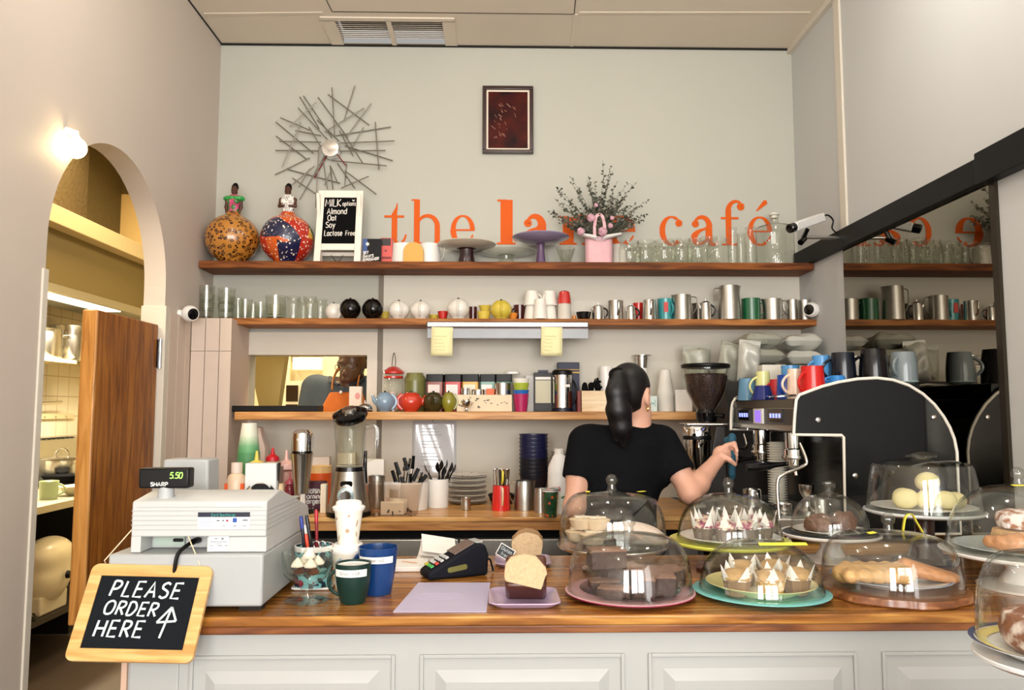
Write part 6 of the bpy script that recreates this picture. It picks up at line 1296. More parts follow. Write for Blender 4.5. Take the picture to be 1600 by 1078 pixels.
obj('body', MB().lathe([(0, 6*U3), (r, 6*U3), (r, 58*U3), (0, 58*U3)], 32), CHROME, t); obj('base', MB().lathe([(0, 0), (r*1.08, 0), (r*1.06, 6*U3), (0, 6.2*U3)], 28), mat('15162a', .4), t); obj('lid', MB().lathe([(r*1.07, 57*U3), (r*1.07, 63*U3), (r*.9, 65*U3), (0, 65*U3)], 28), BLACK, t); obj('white_band', MB().bx((-.0, -r*1.03, 38*U3), (r*.7, -r*.7, 42*U3)), PAPER, t); obj('handle', MB().tube(handle_pts(r, 50*U3, 12*U3, .025), .006, 8), BLACK, t).rotation_euler.z = .2
t = thing('navy_box', 'navy carton with a yellow stripe behind the coffee press', 'carton', s3(888, 3.94)); w_ = 17*u
obj('carton', MB().bx((-w_, -.03, 0), (w_, .03, 77*u)), mat('14153a', .5), t, bevel=.002); obj('yellow_stripe', MB().bx((-w_*1.005, -.0305, 60*u), (w_*1.005, .0305, 62*u)).bx((-w_*1.005, -.0305, 65*u), (w_*1.005, .0305, 66*u)), mat('d9a83c', .5), t)
p = s3(929, 3.83); w_ = 22*U3; t = thing('wooden_tray_box', 'pale bamboo box holding black figures on the low shelf', 'box', p); obj('front_board', MB().bx((-w_, -.06, 0), (w_, -.052, 32*U3)), W7, t); obj('box_sides', MB().bx((-w_, -.052, 0), (-w_+.008, .06, 32*U3)).bx((w_-.008, -.052, 0), (w_, .06, 32*U3)).bx((-w_, .052, 0), (w_, .06, 32*U3)).bx((-w_+.008, -.052, 0), (w_-.008, .052, .006)), W7, t)
single('red_book', 'thin dark red book beside the bamboo box', 'book', MB().bx((-2.5*U3, -.05, 0), (2.5*U3, .05, 32*U3)), mat('7a2a20', .5), s3(903.5, 3.83))
for px, hh, s_ in ((914, 55, 'black figurine with a round head beside the coffee press'), (924, 60, 'black figurine with a raised arm in the bamboo box'), (934, 59, 'black figurine with a hat nearest the white bottle')):
    f = Field((-.04, -.03, 0), (.04, .03, .2), .003); H = hh*U3
    f.cap((0, 0, .01), (0, 0, H*.6), .016, .011, .01); f.ell((0, 0, H*.66), (.013, .012, .014)); f.cap((0, 0, H*.5), (.022, 0, H*.82 if '924' in str(px) else H*.62), .006, .004, .006); f.cap((0, 0, H*.5), (-.02, 0, H*.4), .006, .004, .006)
    if px == 934: f.cap((-.014, 0, H*.74), (.014, 0, H*.76), .006, .006, .004); f.cap((0, 0, H*.74), (0, 0, H*.84), .008, .006, .004)
    if px == 914: f.ell((0, 0, H*.78), (.010, .01, .010))
    single('black_figurine', s_, 'figurine', f.mesh(), MBLACK, s3(px, 3.84)+Vector((0, 0, .0065 if px > 914 else .0)))
t = thing('white_bottle', 'white ribbed bottle with a lid behind the bamboo box', 'bottle', s3(947, 3.94)); obj('body', MB().lathe([(0, 0), (9*u, 0), (10*u, 62*u), (8*u, 64*u), (0, 64*u)], 24), WHITE, t); obj('lid', MB().lathe([(10.6*u, 62*u), (10.6*u, 66*u), (9*u, 71*u), (0, 72*u)], 24), WHITE, t)
t = thing('coffee_dripper', 'steel drip filter with a flat rim on a white cup stack', 'coffee filter', s3(1004, 3.92)); obj('cup_stack', MB().lathe([(0, 0), (11*u, 0), (8*u, 68*u), (0, 68*u)], 24), WPLAS, t); obj('filter_cup', MB().at((0, 0, 68.3*u)).lathe([(0, 0), (8*u, 0), (9.5*u, 18*u), (16*u, 19*u), (16*u, 20*u), (9*u, 20*u), (7*u, 3*u), (0, 3*u)], 28), STEEL, t)
t = thing('tea_carton', 'pale teal printed carton beside the paper cup stack', 'carton', s3(1018, 3.80)); obj('carton', MB().bx((-7*U3, -.03, 0), (7*U3, .03, 24*U3)), mat('cfe0da', .5), t); obj('leaf_print', MB().at((0, -.0305, 0)).ribbon(arc(0, 8*U3, 4*U3, 5*U3, 0, 180, 8), .003).ribbon(arc(1*U3, 16*U3, 3*U3, 4*U3, 180, 400, 8), .003), mat('7fb0a4', .5), t, flat=True)
CUPP = mat('e9e5dc', .6, name='white_cup_paper')
for i in range(14):
    rb, rt = 8*U3, 12.5*U3; h_ = 38*U3
    o0 = single('paper_cup', 'white paper cup, %s of the upturned stack by the grinder' % (['lowest', 'second from bottom', 'third up', 'fourth up', 'fifth up', 'sixth up', 'seventh up', 'eighth up', 'ninth up', 'tenth up', 'eleventh up', 'twelfth up', 'second from top', 'topmost'][i]), 'cup', MB().lathe(paper_cup(rb, rt, h_), 26), CUPP, s3(1040, 3.84)+Vector((0, 0, h_+.0+i*2.1*U3)), 0, 'white paper cups by the grinder', rot=(PI, 0, 0))
single('white_block', 'plain white napkin block beside the paper cup stack', 'napkins', MB().bx((-13*U3, -.04, 0), (13*U3, .04, 34*U3)), PAPER, s3(1066, 3.85), bevel=.002)
# ------------------------------------------------------------------ things on the back bench
ZB = CTZ+.0006
def bp(px, Y): return on(px, Y, ZB)
def bh(py, Y): return P(800, py, Y).z-ZB     # height above the bench of an image row at distance Y
# green paper cups, upturned
gc = grad('green_cup_fade', [(0, 'e9e6d8'), (.35, 'dfe6d2'), (.7, '6fae7a'), (1, '4f9a62')], .0, .15, .5); Y = 3.6; u = mp(Y)
ztop = bh(661, Y); h_ = 46*u; step = 3.1*u; n = 14
for i in range(n):
    zi = ztop-h_-(n-1-i)*step
    if zi < 0: continue
    single('paper_cup', 'topmost pale-to-green paper cup of the upturned stack by the chase' if i == n-1 else 'cream-rimmed green paper cup lower in the upturned stack by the chase', 'cup',
           MB().lathe(paper_cup(11*u, 16.5*u, h_), 28), gc, bp(386, Y)+Vector((0, 0, zi+h_)), 0, 'green paper cups', rot=(PI, 0, 0))
    if i < n-1: pass
single('cup_carton', 'pale pink cut-open carton behind the green cup stack', 'carton', MB().prism([(-.03, 0), (.03, 0), (.03, bh(700, 3.8)), (.01, bh(680, 3.8)), (.005, bh(668, 3.8)), (-.03, bh(667, 3.8))], -.03, .03), mat('e2cfc4', .7), bp(405, 3.8), bevel=.001)
def squeeze(label, px, Y, w_, ytop, body, cap, capw=.6, ch=.3):
    t = thing('squeeze_bottle', label, 'bottle', bp(px, Y)); r = w_/2*mp(Y); h = bh(ytop, Y)
    obj('bottle', MB().lathe([(0, 0), (r, 0), (r, h*.55), (r*.98, h*(1-ch)-.012), (r*.6, h*(1-ch)), (0, h*(1-ch))], 28), body, t)
    obj('nozzle_cap', MB().lathe([(0, h*(1-ch)), (r*.98*capw/.6, h*(1-ch)), (r*.9*capw/.6, h*(1-ch*.72)), (r*.25, h*(1-ch*.5)), (r*.12, h), (0, h)], 24), cap, t); return t
squeeze('squeeze bottle with a pointed yellow cap behind the till', 399, 3.45, 28, 704, mat('e4d4b8', .4), mat('e6cf62', .4), .75, .3)
t = thing('sauce_bottle', 'cream bottle with orange side labels and a square cap by the chase', 'bottle', bp(368, 3.40)); u = mp(3.4); h = bh(722, 3.4); r = 14.5*u
obj('bottle', MB().lathe([(0, 0), (r, 0), (r, h*.62), (r*.85, h*.74), (r*.5, h*.8), (0, h*.8)], 28), mat('ecd3b8', .35, coat=.3), t); obj('cap', MB().lathe([(0, h*.8), (r*.58, h*.8), (r*.58, h), (0, h)], 20), mat('efe0d6', .4), t)
obj('orange_label', MB().bx((-r*1.01, -r*.75, h*.15), (-r*.35, -r*.2, h*.6)).bx((r*.4, -r*.75, h*.15), (r*1.01, -r*.2, h*.6)), mat('e05a1c', .4), t)
t = squeeze('clear squeeze bottle with a red nozzle by the milkshake mixer', 424, 3.62, 26, 699, mat('d9c4a4', .3, coat=.3), mat('c01c2a', .35), .5, .22)
t = squeeze('pink funnel-topped bottle behind the milkshake mixer', 446, 3.70, 26, 703, mat('e6b8ae', .35, coat=.2), mat('efc4bc', .35, coat=.2), .8, .34)
t = squeeze('small bottle with a dark syrup beside the pink bottle', 452, 3.5, 14, 738, mat('7a2030', .3, coat=.3), mat('a84a5a', .35), .6, .3)
single('grey_carton', 'grey carton behind the operator display of the till', 'carton', MB().bx((-12*mp(3.5), -.03, 0), (14*mp(3.5), .03, bh(729, 3.5))), mat('a89c90', .6), bp(424, 3.52))
single('wood_scoop', 'pale wooden scoop handle beside the milkshake mixer', 'scoop', MB().tube([(0, 0, .006), (-.012, 0, bh(755, 3.4))], [.010, .016], 10), W7, bp(441, 3.4))
# milkshake mixer
Y = 3.42; u = mp(Y); t = thing('milkshake_mixer', 'chrome milkshake mixer with a steel cup on the bench', 'mixer', bp(470, Y))
z0, z1, z2, z3 = bh(770, Y), bh(708, Y), bh(704, Y), bh(671, Y); ru = 18*u
obj('mixing_cup', MB().lathe([(0, z0), (11*u, z0), (ru*.93, z1-.01), (ru, z1), (ru*.96, z1), (0, z1-.02)], 36), STEEL, t)
obj('black_collar', MB().lathe([(0, z1+.001), (ru*.88, z1+.001), (ru*.88, z2), (0, z2)], 30), GBLACK, t)
obj('motor_head', MB().lathe([(0, z2), (ru*.93, z2), (ru*.93, z3-.035), (ru*.88, z3-.015), (ru*.6, z3-.002), (0, z3)], 36), CHROME, t)
obj('name_plate', MB().bx((-.012, -ru*.99, (z2+z3)/2+.0), (.014, -ru*.9, (z2+z3)/2+.008)), STEEL, t)
obj('stand_column', MB().bx((-.014, ru*.5, 0), (.014, ru*1.6, z3-.05)), CHROME, t, bevel=.004); obj('base', MB().lathe([(0, 0), (.06, 0), (.055, .02), (0, .022)], 30), GBLACK, t)
obj('drip_tube', MB().tube([(.008, -.02, z0), (.006, -.02, z0-.05)], .004, 8), WPLAS, t)
# maroon bag, tub of wafers
p = bp(489, 3.52); h = bh(751, 3.52); w_ = 19*mp(3.52); t = thing('tea_bag_pack', 'maroon paper bag with white lettering behind the till', 'packet', p)
obj('bag', MB().bx((-w_, -.03, 0), (w_, .03, h)), mat('4a0f26', .5, 0, .1, 30), t, bevel=.004); m = MB().at((0, -.0308, 0))
for s, z in (('breakfast', .82), ('eahin', .60), ('orning', .42), ('ergen', .25)):
    if s == 'breakfast': m.ribbon([(-w_*.3, h*.74), (w_*.6, h*.74)], .0025)
    else: text(m, s, -w_*.35, h*z, h*.17, .0042, .14, wide=.92)
obj('white_lettering', m, PAPER, t, flat=True)
p = bp(500, 3.72); t = thing('wafer_tub', 'orange tub holding a ribbed cream basket of wafers', 'tub', p); u = mp(3.72)
obj('tub', MB().lathe([(0, 0), (15*u, 0), (17*u, bh(738, 3.72)), (15*u, bh(738, 3.72)), (0, .01)], 28), mat('d8571c', .4), t); obj('basket', MB().lathe([(0, bh(745, 3.72)), (15.5*u, bh(750, 3.72)), (16.5*u, bh(727, 3.72)), (14*u, bh(728, 3.72)), (0, bh(740, 3.72))], 32, lambda a, z: 1+.03*math.cos(22*a)), mat('e6c184', .7), t)
single('paper_box', 'white paper box behind the wafer tub', 'box', MB().bx((-15*u, -.02, 0), (15*u, .02, bh(713, 3.9))), mat('e9ddd2', .7), bp(500, 3.9)); single('cutting_board', 'thin upright cream board beside the blender', 'board', MB().bx((-4.5*mp(3.4), -.02, 0), (4.5*mp(3.4), .02, bh(756, 3.4))), mat('e6dcc8', .5), bp(506, 3.42), bevel=.003)
# blender
Y = 3.33; u = mp(Y); t = thing('blender', 'steel blender with a glass jug and tilted black lid', 'blender', bp(545, Y)); zb1 = bh(733, Y)
obj('motor_base', MB().lathe([(0, .012), (33*u, .012), (32*u, .03), (26*u, zb1*.6), (22*u, zb1-.006), (0, zb1-.006)], 40), BRUSH, t); obj('foot_ring', MB().lathe([(0, 0), (33*u, 0), (34*u, .006), (34*u, .018), (32*u, .022), (0, .022)], 40), BLACK, t)
obj('collar', MB().lathe([(0, zb1-.006), (22*u, zb1-.006), (21*u, zb1+.012), (0, zb1+.012)], 36), GBLACK, t)
zl = bh(660, Y); obj('glass_jug', MB().lathe([(19*u, zb1+.012), (20*u, zb1+.02), (25*u, zl), (27*u, zl+.003), (25.5*u, zl+.004), (23*u, zl-.004), (18.5*u, zb1+.02), (0, zb1+.02)], 40, lambda a, z: 1+.018*math.cos(8*a)), GLJ, t)
obj('jug_handle', MB().tube(smooth([(25*u, 0, zl-.02), (38*u, 0, zl-.014), (42*u, 0, zl-.05), (38*u, 0, zb1+.06), (24*u, 0, zb1+.04)], 6), .0075, 8, flat=1.5), GLJ, t)
ld = obj('lid', MB().lathe([(0, -.012), (24*u, -.012), (25*u, .0), (27*u, .002), (27*u, .018), (20*u, .026), (0, .028)], 40), GBLACK, t, (0, 0, zl+.008)); ld.rotation_euler = (.42, -.12, 0); ld.location.z += .016
obj('lid_cap', MB().at((0, 0, .028)).lathe([(0, 0), (12*u, 0), (11*u, .012), (9*u, .014), (0, .012)], 26), STEEL, ld); obj('lid_rib', MB().at((0, 0, .026)).lathe([(16*u, 0), (18*u, .003), (20*u, 0)], 30), BLACK, ld)
zk = bh(771, Y)
kn = obj('control_knob', MB().lathe([(0, 0), (12.5*u, 0), (12.5*u, .006), (10*u, .009), (0, .009)], 30), mat('b9ccd2', .25, .3), t, (0, -24.5*u-.008, zk), (PI/2+.15, 0, 0)); obj('knob_face', MB().at((0, 0, .009)).lathe([(0, 0), (9*u, 0), (8.4*u, .003), (0, .003)], 8), CHROME, kn, flat=True)
obj('pulse_switch', MB().at((0, -22*u-.004, zk+17*u), (.15, 0, 0)).prism(rrect(9*u, 4.6*u, 3.4*u), -.004, .004), GBLACK, t)
single('paper_label', 'cream carton seen through the blender jug', 'carton', MB().bx((-14*mp(3.9), -.02, 0), (14*mp(3.9), .02, bh(707, 3.9))), mat('ece2c8', .7), bp(541, 3.92))
# knife block things
single('milk_carton', 'white carton with a narrow dark mark beside the blender', 'carton', MB().bx((-16*mp(3.75), -.03, 0), (17*mp(3.75), .03, bh(717, 3.75))), PAPER, bp(583, 3.75), bevel=.001)
single('steel_container', 'steel utensil cylinder behind the clear cutlery tub', 'container', MB().lathe(cup_prof(13*mp(3.6), 13*mp(3.6), bh(743, 3.6), .002), 28), BRUSH, bp(588, 3.6))
t = thing('peeler', 'black-handled peeler with an orange tip beside the blender', 'utensil', bp(571, 3.47)+Vector((0, 0, 0))); h1 = bh(704, 3.47); obj('handle', MB().tube([(.0, 0, h1*.45), (-.006, 0, h1*.7), (-.003, 0, h1)], [.008, .010, .007], 10), GBLACK, t); obj('blade', MB().tube([(.005, 0, .0), (.0, 0, h1*.45)], [.012, .006], 10), mat('d85a30', .4), t)
# clear tub with wrapped things
PLT = glass('clear_plastic', 'ece4dc', 'b8aca0', 1.35); p = bp(617, 3.36); u = mp(3.36)
t = thing('plastic_tub', 'clear plastic tub of paper and clips at the bench front', 'tub', p); a0 = rrect(34*u, .06, .02, 4); a1 = rrect(41*u, .075, .025, 4); nn = len(a0); ht = bh(757, 3.3)
vs = [(q[0], q[1], .001) for q in a0]+[(q[0], q[1], ht) for q in a1]+[(q[0]*1.04, q[1]*1.04, ht+.002) for q in a1]
obj('tub_body', MB().add(vs, [(k*nn+i, k*nn+(i+1) % nn, (k+1)*nn+(i+1) % nn, (k+1)*nn+i) for k in (0, 1) for i in range(nn)]+[tuple(range(nn))]), PLT, t)
single('paper_wad', 'folded cream papers inside the clear plastic tub', 'paper', MB().at((0, 0, 0), (.2, 0, .1)).bx((-.05, -.02, 0), (.05, .01, .05)).at((.02, .02, 0), (0, .1, .6)).bx((-.04, -.02, 0), (.03, .02, .06)), mat('e8dcc6', .8), p+Vector((-.01, 0, .006)))
rng = random.Random(2); m = MB()
for i in range(16):
    m.at((rng.uniform(-.07, .07), rng.uniform(-.04, .03), rng.uniform(.004, .02)), (rng.random()*3, rng.random()*3, rng.random()*3)).box((0, 0, 0), (.014, .008, .003))
o = single('metal_clips', 'loose dark metal clips on the floor of the clear tub', 'clips', m, DSTEEL, p+Vector((0, 0, .006))); o['kind'] = 'stuff'
# cutlery tubs
for px, Y, w_, yt, s_ in ((640, 3.55, 58, 752, 'white tub crammed with dark knives and forks'), (684, 3.62, 34, 748, 'smaller white tub of spoons beside the plates')):
    single('cutlery_tub', s_, 'tub', MB().lathe(cup_prof(w_*.47*mp(Y), w_*.5*mp(Y), bh(yt, Y), .003), 32), WPLAS, bp(px, Y))
CUT = mat('2a2725', .25, .8, name='dark_cutlery')
def spoon(label, base, tip, kind, grp):
    d = tip-base; q = d.to_track_quat('Z', 'Y').to_euler(); L = d.length; t = thing(kind, label, 'cutlery', base, 0, grp, rot=q)
    obj('handle', MB().tube([(0, 0, 0), (0, 0, L-.04)], [.005, .004], 6, flat=.5), STEEL if kind == 'knife' else CUT, t)
    if kind == 'spoon': obj('bowl', MB().at((0, 0, L-.02)).grid(lambda a, b: ((.0165*math.cos(2*PI*a)*math.sin(PI*b)), -.006*math.sin(PI*b)*(1 if 0 < a < .5 else .3), -.028+.056*b), 12, 7, True), CUT, t)
    elif kind == 'knife': obj('grip', MB().tube([(0, 0, L-.06), (0, 0, L)], [.010, .0085], 8, flat=.6), BLACK, t)
    else: obj('tines', MB().bx((-.008, -.001, L-.045), (.008, .001, L-.028)).bx((-.008, -.001, L-.028), (-.005, .001, L)).bx((-.003, -.001, L-.028), (-.0005, .001, L)).bx((.002, -.001, L-.028), (.0045, .001, L)), CUT, t)
rng = random.Random(21)
for i in range(13):
    b0 = bp(640, 3.55)+Vector((rng.uniform(-.05, .05), rng.uniform(-.04, .04), .02)); k_ = ['knife', 'fork', 'knife'][i % 3]
    top = P(612+ i*4.4+rng.uniform(-3, 3), [735, 728, 722, 745, 720, 715, 740, 716, 712, 732, 738, 745, 742][i], b0.y+rng.uniform(-.02, .05))
    spoon('dark %s standing among others in the larger white tub' % ('table knife' if k_ == 'knife' else 'fork'), b0, top, k_, k_+'s in the larger white tub')
for i, (px, py) in enumerate(((664, 727), (671, 735), (684, 724), (690, 721), (698, 720), (706, 724), (711, 727), (695, 730), (702, 732))):
    b0 = bp(684, 3.62)+Vector((rng.uniform(-.025, .025), rng.uniform(-.025, .025), .01)); spoon('dark spoon standing among others in the smaller white tub', b0, P(px, py, 3.62+rng.uniform(-.03, .04)), 'spoon', 'spoons in the smaller white tub')
# paper in a sleeve on the wall
A_, B_ = P(644, 746, 3.985), P(713, 658, 3.985); t = thing('wall_notice', 'printed page in a shiny plastic sleeve pinned below the low shelf', 'notice', ((A_.x+B_.x)/2, 3.985, A_.z)); w_, h_ = (B_.x-A_.x)/2, B_.z-A_.z
obj('page', MB().grid(lambda a, b: ((2*a-1)*w_, -.003-.004*math.sin(5*a+3*b)*math.sin(PI*a), b*h_), 14, 16), mat('d3d4d6', .12, 0, .02, 10, coat=.8, name='sleeve_page'), t).modifiers.new('s', 'SOLIDIFY').thickness = .001
m = MB(); 
for i in range(13):
    if i % 4 == 3: continue
    m.bx((-w_*.6, -.0112, h_*(.86-.055*i)), (w_*(.1+.12*((i*5) % 4)), -.0108, h_*(.86-.055*i)+.0025))
obj('printed_lines', m, mat('9a9c9f', .5), t); obj('pin', MB().at((0, -.008, h_*1.0), (PI/2, 0, 0)).lathe([(0, 0), (.006, 0), (.005, .004), (0, .005)], 12), DSTEEL, t)
# plates stack
zp = ZB; PLW = mat('e6dfd2', .25, coat=.5, name='plate_white')
for i in range(12):
    dk = i in (0, 1, 2); r = (30+1.2*math.sin(i*2.1))*mp(3.78); 
    t = single('dinner_plate', '%s plate of the white stack beside the spoons' % ['bottom dark-edged', 'second lowest', 'third up', 'fourth up', 'fifth up', 'sixth up', 'seventh up', 'eighth up', 'ninth up', 'third from top', 'second from top', 'topmost patterned'][i], 'plate',
               MB().lathe([(0, 0), (r*.6, 0), (r*.97, .007), (r, .009), (r*.98, .0105), (r*.6, .0035), (0, .0035)], 40), PLW if i < 11 else pattern('patterned_plate', '', [(.0, '3a3230'), (.25, 'd8d0c4'), (1, 'e6dfd2')], 60), on(730, 3.76, zp)+Vector((.002*math.sin(i*3), 0, 0)), 0, 'stacked white plates')
    if i % 2 == 0: obj('dark_rim', MB().lathe([(r*.985, .0078), (r*1.004, .0085), (r*1.004, .0095), (r*.985, .0112)], 40), mat('2a201c', .4), t)
    zp += .0118
t = thing('small_steel_jug', 'tiny steel pitcher in front of the plate stack', 'jug', bp(728, 3.50)); u = mp(3.5); h = 19*u; obj('body', MB().lathe([(0, 0), (6.5*u, 0), (8*u, h*.5), (6.8*u, h*.85), (7.6*u, h), (6.6*u, h), (6*u, h*.85), (0, h*.3)], 26), BRUSH, t)
# red pitcher with nested steel jug, steel jug, black bowl
Y = 3.50; u = mp(Y); jug('red_jug', 'red enamel jug with a steel jug nested on top', bp(783, Y), 14.5*u, 13*u, 38*u, mat('d3241f', .3, coat=.4, name='red_enamel'), PI/2+.1, hmat=mat('e2cfa6', .4))
jug('steel_jug', 'steel jug with a yellow handle nested in the red jug', bp(783, Y)+Vector((0, 0, 34*u)), 11*u, 13.5*u, 29*u, CHROME, PI/2+.1, hmat=mat('e6d84a', .4))
Y = 3.52; u = mp(Y); jug('steel_jug', 'steel jug on the bench beside the red jug, handle toward it', bp(820, Y), 16.5*u, 14*u, 44*u, BRUSH, 0, belly=.003, hmat=mat('d6bfa0', .35, .7))
jug('steel_jug', 'narrow steel jug partly behind the floral paper cup', bp(845, 3.42), 10*mp(3.42), 8.5*mp(3.42), 37*mp(3.42), BRUSH, -.3, hand=False)
single('serving_bowl', 'dark bowl with a white lip behind the red jug', 'bowl', MB().lathe(cup_prof(.05, .068, .045, .004), 30), POTB, bp(784, 3.74))
# navy cups and dark saucers
Y = 3.74; u = mp(Y); NV = mat('12163e', .4, coat=.2, name='navy_cup')
cupz = bh(678, Y); ch = 46*u
for i in range(11):
    zi = 0 if i == 0 else i*(cupz-ch)/10
    single('navy_cup', ['navy cup, lowest of the tall nested stack', 'navy cup second up in the nested stack', 'navy cup third up in the nested stack', 'navy cup fourth up in the nested stack', 'navy cup fifth up in the nested stack', 'navy cup sixth up in the nested stack', 'navy cup seventh up in the nested stack', 'navy cup eighth up in the nested stack', 'navy cup third from the top of the stack', 'navy cup second from the top of the stack', 'navy cup topmost of the tall nested stack'][i], 'cup', MB().lathe(paper_cup(16*u, 22*u, ch), 30), NV if i > 4 else mat('0e0f1c', .4), bp(834, Y)+Vector((.0, 0, zi)), 0, 'nested navy cups')
for i in range(10):
    z = bh(728, 3.78)+i*.0125 if False else .10+i*.0128
    t = single('saucer', '%s dark-rimmed plate of the stack beside the navy cups' % ['lowest', 'second', 'third', 'fourth', 'fifth', 'sixth', 'seventh', 'eighth', 'second from top', 'topmost'][i], 'plate', MB().lathe([(0, 0), (.05, 0), (.085, .009), (.086, .0105), (.05, .004), (0, .004)], 40), PLW, bp(888, 3.84)+Vector((0, 0, z+.012)), 0, 'dark-rimmed plates')
    obj('dark_rim', MB().lathe([(.083, .0085), (.0866, .0092), (.0866, .0108), (.08, .0102)], 40), mat('1c1918', .4), t)
single('plate_box', 'black carton under the dark-rimmed plates', 'carton', MB().bx((-.06, -.06, 0), (.06, .06, .111)), BLACK, bp(888, 3.84))
# milk bottle
Y = 3.40; u = mp(Y); t = thing('milk_bottle', 'white plastic milk bottle beside the woman', 'bottle', bp(874, Y)); h = bh(701, Y)
MILK = mat('efeeec', .4, name='milk_plastic'); obj('bottle', MB().lathe([(0, 0), (18*u, 0), (18*u, h*.6), (17*u, h*.72), (10*u, h*.88), (7*u, h*.92), (0, h*.92)], 30), MILK, t); obj('cap', MB().lathe([(0, h*.91), (7.5*u, h*.91), (7.5*u, h), (0, h)], 22), WPLAS, t)
obj('label_band', MB().lathe([(18.2*u, h*.1), (18.2*u, h*.32)], 30), mat('e6efe2', .5), t); m = MB().at((-12*u, -18.4*u, h*.36)); text(m, 'Milk', 0, 0, .018, .003, .15, .2); obj('pink_lettering', m, mat('d06a6a', .5), t, flat=True); obj('green_leaf', MB().at((6*u, -18.3*u, h*.25)).ribbon([(-.012, 0), (0, .006), (.012, 0)], .008), mat('3f7a3a', .5), t)
# floral cup at the bench front
Y = 3.28; u = mp(Y); FLC = patches('floral_cup', ['1f4a2c', '274f2f', '173c24', '2d5a34'], 40, 'd0572c', 46)
t = thing('floral_cup', 'dark green floral paper cup with a white rim at the bench front', 'cup', bp(860, Y)); obj('paper_body', MB().lathe(paper_cup(9.5*u, 12.5*u, bh(764, Y)), 28), FLC, t); obj('white_rim', MB().lathe([(12.4*u, bh(768, Y)), (13*u, bh(767, Y)), (13*u, bh(763, Y)), (12*u, bh(763, Y))], 28), PAPER, t)
# ------------------------------------------------------------------ grinder
Y = 3.42; u = mp(Y); t = thing('coffee_grinder', 'black and chrome coffee grinder with a full bean hopper', 'grinder', bp(1107, Y)); B = lambda py: bh(py, Y)
obj('hopper', MB().lathe([(13*u, B(642)), (20*u, B(632)), (31*u, B(610)), (37*u, B(575)), (37*u, B(573)), (35*u, B(575)), (18*u, B(632))], 44), GLJ, t)
obj('beans', MB().lathe([(0, B(641)), (13*u, B(640)), (19*u, B(630)), (29*u, B(611)), (33.5*u, B(587)), (31*u, B(584)), (15*u, B(583)), (0, B(585))], 40), mat('2e150c', .35, 0, .5, 160, coat=.4, bump=.9, name='coffee_beans'), t)
obj('hopper_lid', MB().lathe([(0, B(575)), (37*u, B(575)), (38*u, B(573)), (38*u, B(570)), (36*u, B(568.5)), (0, B(568.5))], 44), BLACK, t)
obj('hopper_neck', MB().lathe([(0, B(660)), (15*u, B(660)), (17*u, B(645)), (14*u, B(640)), (0, B(640))], 30), GBLACK, t); obj('slide_lever', MB().tube([(.02, -.03, B(648)), (.06, -.06, B(650))], [.006, .012], 10).tube([(-.01, -.05, B(650)), (-.01, -.05, B(640))], .006, 8), GBLACK, t)
obj('top_plate', MB().bx((-37*u, -.07, B(664)), (36*u, .08, B(661))), STEEL, t, bevel=.002)
obj('motor_body', MB().prism([(-22*u, 0), (26*u, 0), (26*u, B(664)), (10*u, B(664)), (0, B(720))], -.045, .09), mat('2b2724', .35, .2), t, bevel=.006)
obj('doser', MB().at((-20*u, -.05, 0)).lathe([(0, B(735)), (10*u, B(735)), (20*u, B(712)), (21*u, B(680)), (21*u, B(668)), (20*u, B(666)), (0, B(668))], 36), CHROME, t); obj('doser_band', MB().at((-20*u, -.05, 0)).lathe([(21.4*u, B(686)), (21.6*u, B(685)), (21.6*u, B(681)), (21.4*u, B(680))], 36), BLACK, t); obj('doser_lid', MB().at((-20*u, -.05, 0)).lathe([(0, B(667)), (17*u, B(666.5)), (16*u, B(664.5)), (0, B(664))], 30), mat('3a3430', .3), t)
obj('chute', MB().tube([(-20*u, -.06, B(737)), (-20*u, -.07, B(765))], [.022, .014], 14), STEEL, t); obj('fork', MB().bx((-28*u, -.09, B(790)), (-12*u, -.05, B(785))), STEEL, t)
# ------------------------------------------------------------------ espresso machine
YF = 2.62; YR = 3.32; u = mp(YF)
def mz(px, py): q = P(px, py, YF); return (q.x, q.z)
mx0 = P(1240, 660, YF).x; t = thing('espresso_machine', 'large black two-group espresso machine with arched white-edged side panels', 'espresso machine', (1.25, (YF+YR)/2, CTZ)); eo = t.location
def el(x, y, z): return (x-eo.x, y-eo.y, z-eo.z)
outl = [mz(*q) for q in ((1240, 679), (1242, 645), (1244, 625), (1249, 617), (1262, 612), (1285, 603.5), (1310, 597), (1340, 592), (1370, 590.5), (1395, 593.5), (1420, 602), (1442, 615.5), (1460, 632), (1474, 650.5), (1484, 668), (1491, 686), (1495, 706), (1496, 730))]
outl = [(x, z) for x, z in outl]; zlow = CTZ+.03
cut = [(outl[-1][0], zlow), (mz(1318, 760)[0], zlow), mz(1318, 683), mz(1315, 680)]
poly = outl+cut
PANEL = mat('0c0e10', .2, 0, .03, 3, coat=.15, spec=.3, name='machine_black'); EDGE = mat('ece6d8', .35, name='machine_edge')
def panel(y):
    pb = obj('side_panel', MB().prism([(x-eo.x, z-eo.z) for x, z in poly], y-eo.y, y+.018-eo.y), PANEL, t, flat=True)
    m = MB().tube([(x-eo.x, y-.001-eo.y, z-eo.z) for x, z in poly+poly[:2]], .0052, 8, False); obj('edge_trim', m, EDGE, pb)
    for px, py in ((1278, 656), (1459, 652), (1336, 743)):
        x, z = mz(px, py); obj('bolt', MB().at((x-eo.x, y-eo.y, z-eo.z), (PI/2, 0, 0)).lathe([(0, .006), (.0045, .006), (.0085, .004), (.0095, 0), (0, 0)], 18), CHROME, pb)
    return pb
panel(YF); panel(YR)
ztray = 1.438
obj('body', MB().bx(el(1.19, YF+.02, CTZ+.03), el(1.50, YR-.002, 1.30)), mat('1a1b1c', .35, .3), t, bevel=.004)
